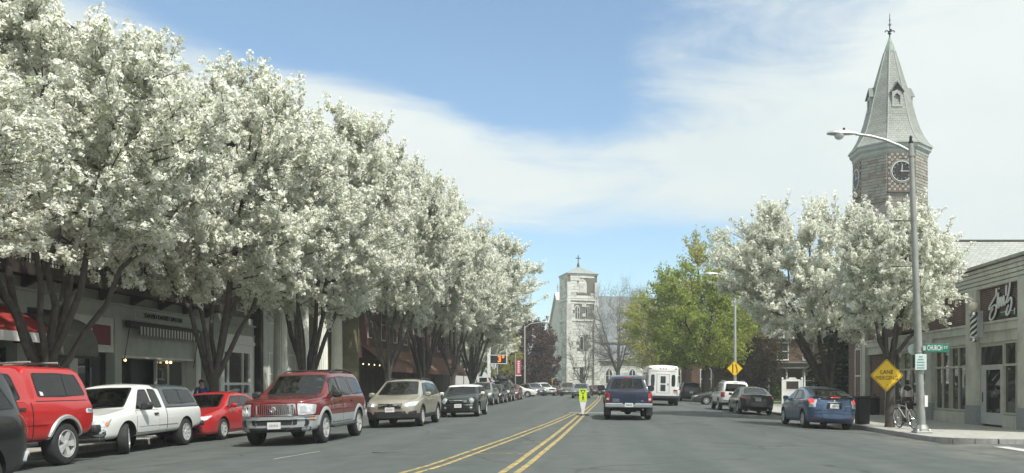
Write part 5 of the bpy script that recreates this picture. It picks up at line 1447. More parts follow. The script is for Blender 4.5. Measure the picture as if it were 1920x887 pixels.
# ---------------------------------------------------------------- maroon SUV
def suv_maroon():
    c = Car('suv', 'maroon SUV with silver lower body and vertical bar grille driving toward the camera', 'SUV', 4.85, 1.86,
        [(-2.425,1.0),(-2.40,1.12),(-2.26,1.48),(-2.10,1.72),(-1.9,1.775),(-.5,1.79),(.30,1.75),(1.12,1.20),(1.22,1.16),(2.15,1.09),(2.37,1.05),(2.425,1.01)],
        [(-2.425,.94),(-2.2,1.10),(1.1,1.08),(2.2,1.0),(2.425,.95)], [(-2.425,.55),(-2.2,.46),(-1.9,.36),(1.9,.34),(2.25,.32),(2.425,.38)],
        'paint_maroon', [(1.47,.375),(-1.42,.375)], .27, 13, 26, 4, .03, None, .045, (.70, 'silver_plastic'), style='five', tw=.24)
    c.window('F', [(-.66,1.225),(.66,1.225),(.58,1.675),(-.58,1.675)], 'windshield', .03)
    c.windows([(.98,1.17),(.10,1.17),(.10,1.62),(.50,1.60)]); c.windows([(.02,1.17),(-.86,1.17),(-.80,1.64),(.02,1.63)]); c.windows([(-1.0,1.18),(-2.08,1.20),(-1.82,1.60),(-.92,1.64)])
    c.window('B', [(-.64,1.24),(.64,1.24),(.56,1.66),(-.56,1.66)], 'rear_window')
    c.door([(1.04,.50),(1.04,1.10),(.07,1.10),(.07,.50)], 'paint_maroon', .22, 1.0); c.door([(.04,.50),(.04,1.10),(-.92,1.10),(-1.02,.80),(-.80,.50)], 'paint_maroon', -.72, 1.0)
    for p in ([(1.02,.50),(1.02,.69),(.07,.69),(.07,.50)], [(.04,.50),(.04,.69),(-.94,.69),(-.82,.50)]): c.both('door_cladding', 'silver_plastic', p, eps=.009, rad=.02)
    # front end
    c.shell('grille_frame', 'chrome', 'F', [(-.52,.715),(.52,.715),(.50,.99),(-.50,.99)], .018, .04, .03)
    g = c.shell('grille', 'arch_black', 'F', [(-.485,.745),(.485,.745),(.465,.97),(-.465,.97)], .020, .03, .02)
    for k in range(21):
        y = -.46+k*.046; h0, h1 = c.cast('F', y, .75)[0], c.cast('F', y, .965)[0]
        MB().box(max(h0.x,h1.x)+.012, max(h0.x,h1.x)+.034, y-.011, y+.011, .75, .965).build('grille_bar', 'chrome', g)
    h = c.cast('F', 0, .86)[0]; MB().lathe([(.075,.0),(.075,.03),(.055,.04),(.05,.03),(.001,.03)], 20, (h.x+.03, 0, .86), 'x').build('emblem', 'chrome', g, True)
    for sd in (1, -1):
        P = [(sd*.555,.715),(sd*.86,.735),(sd*.87,.955),(sd*.54,1.0)]
        hl = c.shell('headlight', 'lamp_clear', 'F', P, .014, .05, .03)
        c.shell('reflector', 'chrome', 'F', [(sd*.60,.77),(sd*.72,.77),(sd*.72,.93),(sd*.60,.94)], .018, .02, .04, parent=hl)
    c.shell('bumper_intake', 'black_plastic', 'F', [(-.52,.50),(.52,.50),(.54,.63),(-.54,.63)], .006, .03, .03)
    c.shell('bumper_bar', 'silver_plastic', 'F', [(-.86,.62),(.86,.62),(.86,.69),(-.86,.69)], .03, .04, .02)
    for sd in (1, -1):
        h = c.cast('F', sd*.70, .55)[0]; MB().lathe([(.085,-.03),(.085,.012),(.065,.018),(.06,.006),(.001,.006)], 18, (h.x, sd*.70, .55), 'x').build('fog_light', 'black_plastic', c.root, True)
    c.plate('F', .49)
    c.shell('air_dam', 'black_plastic', 'F', [(-.75,.34),(.75,.34),(.80,.44),(-.80,.44)], .01, .03, .03)
    c.both('marker_light', 'lamp_amber', [(2.08,.60),(2.24,.60),(2.24,.66),(2.08,.66)], eps=.012, rad=.02)
    for sd in (1,-1): c.shell('tail_light', 'lamp_red', 'B', [(sd*.70,.85),(sd*.84,.85),(sd*.80,1.18),(sd*.70,1.18)], .01, .03, .03)
    c.arch(1.47, .43, .09, 'silver_plastic', .018, .15, PI-.15, .385); c.arch(-1.42, .43, .09, 'silver_plastic', .018, .15, PI-.15, .385)
    for sd in (1,-1): MB().bbox(-.92, .98, sd*.80, sd*1.0, .36, .42, .02).build('running_board', 'black_plastic', c.root)
    c.mirrors(.86, 1.14, 'black_plastic', 1.15); c.roof_rails(-1.9, .1, .60, 'black_plastic', .07, .022)
    for x in (-1.3, -.4):
        h = c.cast('T', x, .6)[0]; MB().tube([(x,-.6,h.z+.065),(x,.6,h.z+.065)], .018, 8).build('roof_bar', 'black_plastic', c.root)
    c.shell('cowl', 'dark_trim', 'T', [(1.10,-.62),(1.22,-.60),(1.22,.60),(1.10,.62)], .004, .02, .02)
    return c.finish(SEATS['suv_maroon'])
o = suv_maroon(); follow(o, -7.55, 22.4, TOWARD)
# ---------------------------------------------------------------- champagne wagon
def wagon():
    c = Car('estate_car', 'champagne estate car with roof rails following the maroon SUV', 'estate car', 4.78, 1.82,
        [(-2.39,.9),(-2.36,1.02),(-2.2,1.2),(-1.88,1.48),(-1.6,1.56),(-.3,1.605),(.30,1.57),(1.22,1.08),(1.34,1.045),(2.1,.90),(2.34,.79),(2.39,.72)],
        [(-2.39,.84),(-2.1,1.0),(1.2,.96),(2.1,.82),(2.39,.66)], [(-2.39,.5),(-2.2,.34),(-1.9,.27),(1.9,.25),(2.2,.25),(2.39,.33)],
        'paint_champagne', [(1.42,.335),(-1.32,.335)], .30, 12, 24, 4, .03, lower=(.46, 'black_plastic'), style='seven', tw=.22)
    c.window('F', [(-.66,1.09),(.66,1.09),(.53,1.515),(-.53,1.515)], 'windshield', .03, 'car_glass_pale')
    c.windows([(1.02,1.04),(.06,1.04),(.06,1.46),(.42,1.44)]); c.windows([(-.02,1.04),(-.90,1.05),(-.90,1.46),(-.02,1.47)]); c.windows([(-1.02,1.06),(-2.0,1.12),(-1.72,1.38),(-1.02,1.45)])
    c.window('B', [(-.60,1.14),(.60,1.14),(.50,1.45),(-.50,1.45)], 'rear_window')
    c.door([(1.06,.42),(1.06,.97),(.03,.97),(.03,.42)], 'paint_champagne', .2, .88, 'paint_champagne'); c.door([(0,.42),(0,.97),(-.95,.97),(-1.02,.72),(-.82,.42)], 'paint_champagne', -.75, .88, 'paint_champagne')
    g = c.shell('grille', 'arch_black', 'F', [(-.36,.64),(.36,.64),(.40,.80),(-.40,.80)], .012, .03, .03)
    for z in (.655, .70, .745, .79): c.shell('grille_bar', 'chrome', 'F', [(-.37,z-.009),(.37,z-.009),(.37,z+.009),(-.37,z+.009)], .024, .03, .005, parent=g)
    h = c.cast('F', 0, .74)[0]; MB().lathe([(.07,0),(.06,.02),(.001,.022)], 18, (h.x+.02,0,.74), 'x', sx=.6).build('emblem', 'chrome', g, True)
    for sd in (1,-1):
        hl = c.shell('headlight', 'lamp_clear', 'F', [(sd*.46,.68),(sd*.80,.70),(sd*.855,.86),(sd*.60,.82),(sd*.46,.78)], .012, .04, .03)
        c.shell('reflector', 'lamp_on', 'F', [(sd*.52,.71),(sd*.60,.71),(sd*.60,.77),(sd*.52,.77)], .016, .02, .03, parent=hl)
        c.shell('fog_light', 'black_plastic', 'F', [(sd*.58,.42),(sd*.82,.44),(sd*.82,.56),(sd*.60,.52)], .01, .03, .03)
        c.shell('tail_light', 'lamp_red', 'B', [(sd*.60,.92),(sd*.82,.92),(sd*.78,1.08),(sd*.60,1.06)], .01, .03, .03)
    c.shell('bumper_intake', 'black_plastic', 'F', [(-.56,.42),(.56,.42),(.50,.54),(-.50,.54)], .008, .03, .03)
    c.plate('F', .60); c.plate('B', .80)
    c.mirrors(.92, 1.02, 'paint_champagne'); c.roof_rails(-1.75, .15, .56, 'black_plastic', .06, .022)
    c.both('sill_trim', 'black_plastic', [(1.0,.28),(1.0,.38),(-.9,.38),(-.9,.28)], eps=.012, rad=.02)
    c.arch(1.42, .39, .06, 'black_plastic', .01, .1, PI-.1, .345); c.arch(-1.32, .39, .06, 'black_plastic', .01, .1, PI-.1, .345)
    return c.finish(SEATS['wagon'])
wag = wagon(); follow(wag, -6.8, 30.4, TOWARD)
# ---------------------------------------------------------------- dark small hatch with white roof
def mini():
    c = Car('small_hatchback', 'dark green small hatchback with white roof and round headlights behind the champagne estate car', 'hatchback', 3.64, 1.69,
        [(-1.82,.75),(-1.80,.95),(-1.64,1.16),(-1.44,1.35),(-1.2,1.385),(-.2,1.405),(.28,1.37),(.84,1.0),(.94,.965),(1.55,.88),(1.76,.78),(1.82,.68)],
        [(-1.82,.8),(-1.6,.93),(.85,.90),(1.55,.80),(1.82,.62)], [(-1.82,.4),(-1.65,.28),(-1.4,.2),(1.4,.18),(1.65,.19),(1.82,.27)],
        'paint_mini', [(1.22,.30),(-1.25,.30)], .26, 10, 14, 3.6, .025, zones=[(lambda p: p.z > 1.30, 'paint_white', [((0,0,1.30),(0,0,1))])], style='cap', tw=.2)
    c.window('F', [(-.62,1.0),(.62,1.0),(.55,1.29),(-.55,1.29)], 'windshield', .025)
    c.windows([(.72,.97),(-.20,.97),(-.20,1.275),(.36,1.265)]); c.windows([(-.27,.97),(-1.40,.99),(-1.28,1.26),(-.27,1.275)])
    c.window('B', [(-.56,1.02),(.56,1.02),(.50,1.28),(-.50,1.28)], 'rear_window')
    c.door([(.80,.34),(.80,.92),(-.30,.92),(-.30,.34)], 'paint_mini', -.12, .82, 'chrome')
    for sd in (1,-1):
        h, n, d = c.cast('F', sd*.56, .70)
        hl = MB().lathe([(.125,-.06),(.125,.015),(.112,.03),(.105,.022),(.07,.035),(.001,.045)], 24, (h.x+.005, sd*.56, .70), 'x').build('headlight', ['lamp_clear'], c.root, True)
        MB().lathe([(.132,-.05),(.132,.018),(.112,.024)], 24, (h.x+.005, sd*.56, .70), 'x').build('lamp_ring', 'chrome', hl, True)
        c.shell('fog_light', 'lamp_clear', 'F', [(sd*.50,.38),(sd*.60,.38),(sd*.60,.45),(sd*.50,.45)], .01, .02, .03)
        c.shell('tail_light', 'lamp_red', 'B', [(sd*.60,.70),(sd*.74,.70),(sd*.72,.95),(sd*.60,.95)], .01, .03, .03)
    g = c.shell('grille', 'arch_black', 'F', [(-.36,.62),(.36,.62),(.40,.72),(-.40,.72)], .01, .03, .04)
    for z in (.645, .68, .712): c.shell('grille_bar', 'chrome', 'F', [(-.37,z-.008),(.37,z-.008),(.37,z+.008),(-.37,z+.008)], .02, .03, .004, parent=g)
    c.shell('bumper_intake', 'arch_black', 'F', [(-.50,.30),(.50,.30),(.46,.42),(-.46,.42)], .006, .03, .03)
    c.shell('bumper_bar', 'chrome', 'F', [(-.62,.51),(.62,.51),(.62,.545),(-.62,.545)], .022, .03, .01)
    c.plate('F', .49); c.plate('B', .6)
    c.mirrors(.62, .95, 'paint_white', .9)
    c.arch(1.22, .36, .05, 'black_plastic', .01, .0, PI, .31); c.arch(-1.25, .36, .05, 'black_plastic', .01, .0, PI, .31)
    return c.finish(SEATS['mini'])
o = mini(); follow(o, -5.95, 38.3, TOWARD)
# ---------------------------------------------------------------- grey saloon (copied for the queue)
def sedan():
    P = 'paint_dkgrey'
    c = Car('saloon_car', 'dark grey saloon parked at the right kerb in front of the white SUV', 'car', 4.8, 1.81,
        [(-2.40,.82),(-2.37,.98),(-2.3,1.03),(-1.68,1.075),(-1.55,1.09),(-.80,1.38),(-.15,1.435),(.35,1.40),(1.22,.99),(1.34,.955),(2.1,.80),(2.35,.68),(2.40,.60)],
        [(-2.40,.80),(-1.9,.94),(1.2,.89),(2.1,.73),(2.40,.56)], [(-2.40,.42),(-2.2,.28),(-1.9,.2),(1.9,.18),(2.2,.19),(2.40,.28)],
        P, [(1.40,.32),(-1.34,.32)], .33, 12, 14, 4, .03, style='seven', tw=.21)
    c.window('F', [(-.64,.99),(.64,.99),(.50,1.355),(-.50,1.355)], 'windshield', .025)
    c.windows([(1.0,.965),(.06,.97),(.06,1.30),(.42,1.29)]); c.windows([(-.02,.97),(-.92,.985),(-.72,1.27),(-.02,1.31)]); c.windows([(-1.0,1.0),(-1.26,1.01),(-.84,1.24)], rad=.02)
    c.window('B', [(-.60,1.10),(.60,1.10),(.47,1.35),(-.47,1.35)], 'rear_window')
    c.door([(1.02,.30),(1.02,.90),(.03,.91),(.03,.30)], P, .2, .84, P); c.door([(0,.30),(0,.91),(-.95,.93),(-1.0,.68),(-.84,.30)], P, -.78, .85, P)
    for sd in (1,-1):
        hl = c.shell('headlight', 'lamp_clear', 'F', [(sd*.40,.58),(sd*.76,.62),(sd*.83,.74),(sd*.46,.70)], .01, .04, .03)
        c.shell('reflector', 'chrome', 'F', [(sd*.46,.60),(sd*.54,.60),(sd*.54,.68),(sd*.46,.68)], .014, .02, .03, parent=hl)
        c.shell('tail_light', 'lamp_red', 'B', [(sd*.55,.80),(sd*.80,.76),(sd*.835,.88),(sd*.78,.96),(sd*.62,.92)], .012, .04, .03)
    c.both('tail_light', 'lamp_red', [(-2.34,.80),(-2.12,.84),(-2.10,.90),(-2.34,.93)], eps=.008, rad=.02)
    g = c.shell('grille', 'arch_black', 'F', [(-.34,.56),(.34,.56),(.38,.68),(-.38,.68)], .01, .03, .03); c.shell('grille_bar', 'chrome', 'F', [(-.34,.61),(.34,.61),(.34,.635),(-.34,.635)], .02, .03, .01, parent=g)
    c.shell('bumper_intake', 'arch_black', 'F', [(-.60,.28),(.60,.28),(.55,.40),(-.55,.40)], .006, .03, .03)
    c.plate('F', .47); c.plate('B', .78)
    c.shell('boot_trim', 'chrome', 'B', [(-.28,.885),(.28,.885),(.28,.915),(-.28,.915)], .014, .02, .01)
    c.shell('boot_seam', 'dark_trim', 'B', [(-.56,.655),(.56,.655),(.56,.668),(-.56,.668)], .003, .01, 0)
    c.shell('bumper_seam', 'dark_trim', 'B', [(-.80,.40),(.80,.40),(.80,.30),(-.80,.30)], .004, .02, .03)
    c.mirrors(.86, .95, P, .9)
    for sd in (-.5, .5): MB().tube([(-2.44, sd, .27), (-2.2, sd, .27)], .03, 8).build('exhaust', 'chrome', c.root)
    return c.finish(SEATS['sedan'])
sed = sedan(); follow(sed, 8.25, 46.3, AWAY)
# ---------------------------------------------------------------- white SUV (copied)
def suv_white():
    P = 'paint_white'
    c = Car('suv', 'white SUV parked ahead of the dark grey saloon at the right kerb', 'SUV', 4.6, 1.84,
        [(-2.30,.9),(-2.28,1.06),(-2.16,1.36),(-2.0,1.66),(-1.8,1.72),(-.5,1.74),(.30,1.70),(1.05,1.16),(1.16,1.12),(2.0,1.02),(2.24,.92),(2.30,.84)],
        [(-2.30,.92),(-2.1,1.06),(1.0,1.03),(2.0,.92),(2.30,.76)], [(-2.30,.5),(-2.1,.4),(-1.8,.32),(1.8,.30),(2.1,.30),(2.30,.38)],
        P, [(1.38,.36),(-1.32,.36)], .25, 14, 26, 4, .03, lower=(.48, 'black_plastic'), style='five', tw=.23)
    c.window('F', [(-.66,1.18),(.66,1.18),(.57,1.62),(-.57,1.62)], 'windshield', .025)
    c.windows([(.90,1.12),(.06,1.12),(.06,1.57),(.46,1.55)]); c.windows([(-.02,1.12),(-.86,1.12),(-.86,1.58),(-.02,1.58)]); c.windows([(-.98,1.13),(-1.96,1.16),(-1.76,1.54),(-.98,1.58)])
    c.window('B', [(-.64,1.14),(.64,1.14),(.56,1.58),(-.56,1.58)], 'rear_window')
    c.door([(.98,.50),(.98,1.05),(.03,1.05),(.03,.50)], P, .2, .96); c.door([(0,.50),(0,1.05),(-.90,1.05),(-.98,.80),(-.80,.50)], P, -.72, .96)
    for sd in (1,-1):
        hl = c.shell('headlight', 'lamp_clear', 'F', [(sd*.52,.74),(sd*.82,.76),(sd*.84,.93),(sd*.52,.95)], .01, .04, .03)
        c.shell('reflector', 'chrome', 'F', [(sd*.58,.79),(sd*.68,.79),(sd*.68,.89),(sd*.58,.89)], .014, .02, .04, parent=hl)
        c.shell('tail_light', 'lamp_red', 'B', [(sd*.66,.80),(sd*.87,.80),(sd*.86,1.08),(sd*.66,1.08)], .012, .04, .02)
    g = c.shell('grille', 'arch_black', 'F', [(-.46,.74),(.46,.74),(.46,.93),(-.46,.93)], .01, .03, .03)
    for z in (.78,.84,.90): c.shell('grille_bar', 'chrome', 'F', [(-.45,z-.012),(.45,z-.012),(.45,z+.012),(-.45,z+.012)], .02, .03, .005, parent=g)
    c.shell('bumper_bar', 'silver_plastic', 'F', [(-.84,.52),(.84,.52),(.84,.66),(-.84,.66)], .025, .03, .03); c.shell('bumper_bar', 'silver_plastic', 'B', [(-.86,.50),(.86,.50),(.86,.64),(-.86,.64)], .03, .03, .03)
    c.plate('F', .58); c.plate('B', .86)
    c.mirrors(.80, 1.10, 'black_plastic', 1.1); c.roof_rails(-1.8, .1, .58, 'silver_plastic', .06, .02)
    c.shell('brake_light', 'lamp_red', 'B', [(-.14,1.635),(.14,1.635),(.14,1.665),(-.14,1.665)], .012, .03, .01)
    return c.finish(SEATS['suv_white'])
suvw = suv_white(); follow(suvw, 8.05, 52.0, AWAY)
# ---------------------------------------------------------------- blue hatchback (right foreground)
def prius():
    P = 'paint_blue'
    c = Car('hatchback', 'metallic blue hatchback with glowing brake lights by the right kerb', 'hatchback', 4.45, 1.73,
        [(-2.225,.80),(-2.205,1.0),(-2.14,1.10),(-2.02,1.145),(-1.3,1.345),(-.5,1.465),(-.1,1.478),(.25,1.44),(1.30,.985),(1.44,.945),(1.95,.80),(2.17,.66),(2.225,.56)],
        [(-2.225,.86),(-1.9,1.02),(-1.2,1.0),(1.2,.90),(1.95,.74),(2.225,.52)], [(-2.225,.40),(-2.1,.30),(-1.9,.22),(1.8,.18),(2.05,.2),(2.225,.27)],
        P, [(1.38,.315),(-1.32,.315)], .33, 10, 16, 4, .03, style='six', tw=.2)
    c.window('F', [(-.62,1.0),(.62,1.0),(.48,1.40),(-.48,1.40)], 'windshield', .025)
    c.windows([(.94,.98),(.02,1.0),(.02,1.34),(.34,1.33)]); c.windows([(-.06,1.0),(-.92,1.03),(-.74,1.31),(-.06,1.35)]); c.windows([(-1.0,1.04),(-1.32,1.06),(-.86,1.27)], rad=.02)
    c.window('B', [(-.60,1.13),(.60,1.13),(.47,1.385),(-.47,1.385)], 'rear_window', .02, 'car_glass')
    c.shell('lower_rear_window', 'car_glass', 'B', [(-.60,1.02),(.60,1.02),(.60,1.075),(-.60,1.075)], .006, .02, .02)
    c.shell('spoiler', 'dark_trim', 'B', [(-.70,1.085),(.70,1.085),(.70,1.115),(-.70,1.115)], .03, .05, .012)
    c.shell('brake_light', 'brake_lit', 'B', [(-.13,1.09),(.13,1.09),(.13,1.108),(-.13,1.108)], .036, .02, .006)
    for sd in (1,-1):
        tl = c.shell('tail_light', 'brake_lit', 'B', [(sd*.66,.92),(sd*.81,.90),(sd*.80,1.03),(sd*.69,1.06)], .012, .05, .03)
        c.shell('reverse_light', 'lamp_clear', 'B', [(sd*.65,.76),(sd*.815,.75),(sd*.81,.895),(sd*.66,.915)], .012, .05, .02)
        c.shell('headlight', 'lamp_clear', 'F', [(sd*.46,.56),(sd*.74,.62),(sd*.78,.76),(sd*.52,.68)], .01, .04, .03)
    c.both('tail_light', 'lamp_clear', [(-2.17,.76),(-2.06,.76),(-1.98,1.03),(-2.14,1.04)], eps=.006, rad=.02)
    c.door([(.98,.30),(.98,.92),(0,.95),(0,.30)], P, .17, .84, P); c.door([(-.03,.30),(-.03,.95),(-.95,.98),(-1.0,.70),(-.83,.30)], P, -.78, .87, P)
    c.shell('plate_recess', 'dark_trim', 'B', [(-.28,.72),(.28,.72),(.25,.93),(-.25,.93)], .003, .02, .03)
    c.plate('B', .82); c.plate('F', .45)
    c.shell('boot_trim', 'chrome', 'B', [(-.24,.935),(.24,.935),(.24,.955),(-.24,.955)], .016, .02, .008)
    h = c.cast('B', 0, .985)[0]; MB().lathe([(.055,0),(.05,-.014),(.001,-.016)], 16, (h.x-.004,0,.985), 'x', sx=.7).build('emblem', 'chrome', c.root, True)
    c.shell('boot_seam', 'dark_trim', 'B', [(-.66,.675),(.66,.675),(.66,.687),(-.66,.687)], .004, .01, 0)
    c.shell('bumper_step', P, 'B', [(-.78,.58),(.78,.58),(.76,.665),(-.76,.665)], .022, .03, .03)
    c.shell('bumper_reflector', 'lamp_red', 'B', [(-.74,.42),(-.58,.42),(-.58,.45),(-.74,.45)], .01, .02, .01)
    c.shell('bumper_reflector', 'lamp_red', 'B', [(.58,.42),(.74,.42),(.74,.45),(.58,.45)], .01, .02, .01)
    t1 = text('badge_lettering', 'PRIUS', .055, 'chrome', None, (0,0,0), (0,0,0), .006); t1.parent = c.root; h = c.cast('B', .50, .90)[0]; t1.location = (h.x-.018, .50, .905); t1.rotation_euler = (R(90), 0, R(-90))
    t1 = text('badge_lettering', 'HYBRID', .05, 'chrome', None, (0,0,0), (0,0,0), .006); t1.parent = c.root; h = c.cast('B', -.50, .83)[0]; t1.location = (h.x-.018, -.49, .83); t1.rotation_euler = (R(90), 0, R(-90))
    c.mirrors(.84, .97, P, .95)
    MB().tube([(-.55, 0, 1.49), (-.85, 0, 1.62)], .006, 5).build('antenna', 'dark_trim', c.root)
    return c.finish(SEATS['prius'])
o = prius(); follow(o, 8.05, 31.6, AWAY+2)
# ---------------------------------------------------------------- navy pickup ahead of us
def tacoma():
    P = 'paint_navy'
    c = Car('pickup_truck', 'dark blue pickup truck seen from behind in our lane', 'pickup truck', 5.3, 1.88,
        [(-2.65,1.02),(-2.63,1.12),(-1.08,1.13),(-1.0,1.14),(-.84,1.58),(-.66,1.70),(-.1,1.75),(.40,1.71),(1.15,1.19),(1.28,1.15),(2.35,1.04),(2.58,.94),(2.65,.84)],
        [(-2.65,1.0),(-2.5,1.06),(1.1,1.06),(2.35,.94),(2.65,.76)], [(-2.65,.62),(-2.5,.56),(-2.0,.48),(1.9,.42),(2.4,.42),(2.65,.5)],
        P, [(1.62,.39),(-1.62,.39)], .25, 13, 60, 4, .015, sig=.03, style='five', tw=.25)
    c.shell('bed_cover', 'black_plastic', 'T', [(-2.58,-.80),(-1.12,-.80),(-1.12,.80),(-2.58,.80)], .012, .03, .05)
    c.window('F', [(-.66,1.21),(.66,1.21),(.58,1.63),(-.58,1.63)], 'windshield', .025)
    c.window('B', [(-.68,1.20),(.68,1.20),(.585,1.60),(-.585,1.60)], 'rear_window', .03, 'car_glass_pale')
    for y in (-.22, .22): c.shell('window_bar', 'dark_trim', 'B', [(y-.012,1.21),(y+.012,1.21),(y+.012,1.59),(y-.012,1.59)], .009, .01, 0)
    c.windows([(.96,1.13),(.22,1.13),(.22,1.58),(.52,1.56)]); c.windows([(.14,1.13),(-.72,1.14),(-.62,1.56),(.14,1.59)])
    c.door([(1.06,.52),(1.06,1.07),(.19,1.07),(.19,.52)], P, .34, .98); c.door([(.16,.52),(.16,1.07),(-.78,1.07),(-.78,.52)], P, -.62, .98)
    for sd in (1,-1):
        tl = c.shell('tail_light', 'lamp_red', 'B', [(sd*.735,.72),(sd*.875,.72),(sd*.88,1.06),(sd*.745,1.06)], .014, .06, .03)
        c.shell('reverse_light', 'lamp_clear', 'B', [(sd*.755,.78),(sd*.85,.78),(sd*.85,.85),(sd*.755,.85)], .018, .03, .02, parent=tl)
        c.shell('headlight', 'lamp_clear', 'F', [(sd*.50,.78),(sd*.82,.80),(sd*.84,.98),(sd*.52,.94)], .01, .04, .03)
    tg = c.shell('tailgate', P, 'B', [(-.71,.70),(.71,.70),(.71,1.095),(-.71,1.095)], .012, .03, .04)
    c.shell('tailgate_handle', 'dark_trim', 'B', [(-.13,.92),(.13,.92),(.11,1.0),(-.11,1.0)], .016, .02, .03, parent=tg)
    for tx_, yy, zz in (('TOYOTA', .50, .80), ('TACOMA', .50, .735), ('SR5', -.52, .745)):
        t1 = text('badge_lettering', tx_, .062, 'galvanised', None, (0,0,0), (0,0,0), .006); t1.parent = tg; t1.location = (c.cast('B', yy, zz)[0].x-.018, yy, zz); t1.rotation_euler = (R(90), 0, R(-90))
    # step bumper
    b = MB(); b.bbox(-2.86, -2.60, -.92, .92, .50, .66, .03); bu = b.build('bumper', 'chrome', c.root, True, None, 30)
    MB().box(-2.868, -2.60, -.24, .24, .655, .668).build('bumper_step', 'black_plastic', bu)
    MB().box(-2.875, -2.862, -.155, .155, .52, .67).build('licence_plate', 'plate_white', bu)
    b = MB()
    for k in range(6): b.box(-2.88, -2.876, -.115+k*.041, -.09+k*.041, .56, .625)
    b.build('plate_print', 'sign_blue_print', bu)
    b = MB(); b.box(-2.6, -1.0, -.62, .62, .40, .62); b.box(-2.5, -2.3, -.30, .30, .32, .5); b.build('under_frame', 'arch_black', c.root)
    MB().lathe([(.001,-.20),(.14,-.14),(.17,0),(.14,.14),(.001,.20)], 14, (-1.62,0,.36), 'x').build('differential', 'arch_black', c.root, True)
    MB().tube([(-1.62,-.85,.39),(-1.62,.85,.39)], .06, 8).build('rear_axle', 'arch_black', c.root)
    for sd in (1,-1): MB().box(-2.12, -2.10, sd*.70, sd*.95, .18, .56).build('mud_flap', 'black_plastic', c.root)
    c.shell('brake_light', 'lamp_red', 'B', [(-.15,1.645),(.15,1.645),(.15,1.675),(-.15,1.675)], .016, .03, .008)
    c.mirrors(.92, 1.16, 'black_plastic', 1.45)
    c.arch(-1.62, .45, .08, P, .03, .1, PI-.1, .40); c.arch(1.62, .45, .08, P, .03, .1, PI-.1, .40)
    MB().tube([(-2.62,-.55,.42),(-2.2,-.5,.44)], .035, 8).build('exhaust', 'galvanised', c.root)
    return c.finish(SEATS['tacoma'])
o = tacoma(); follow(o, 1.20, 35.4, AWAY)
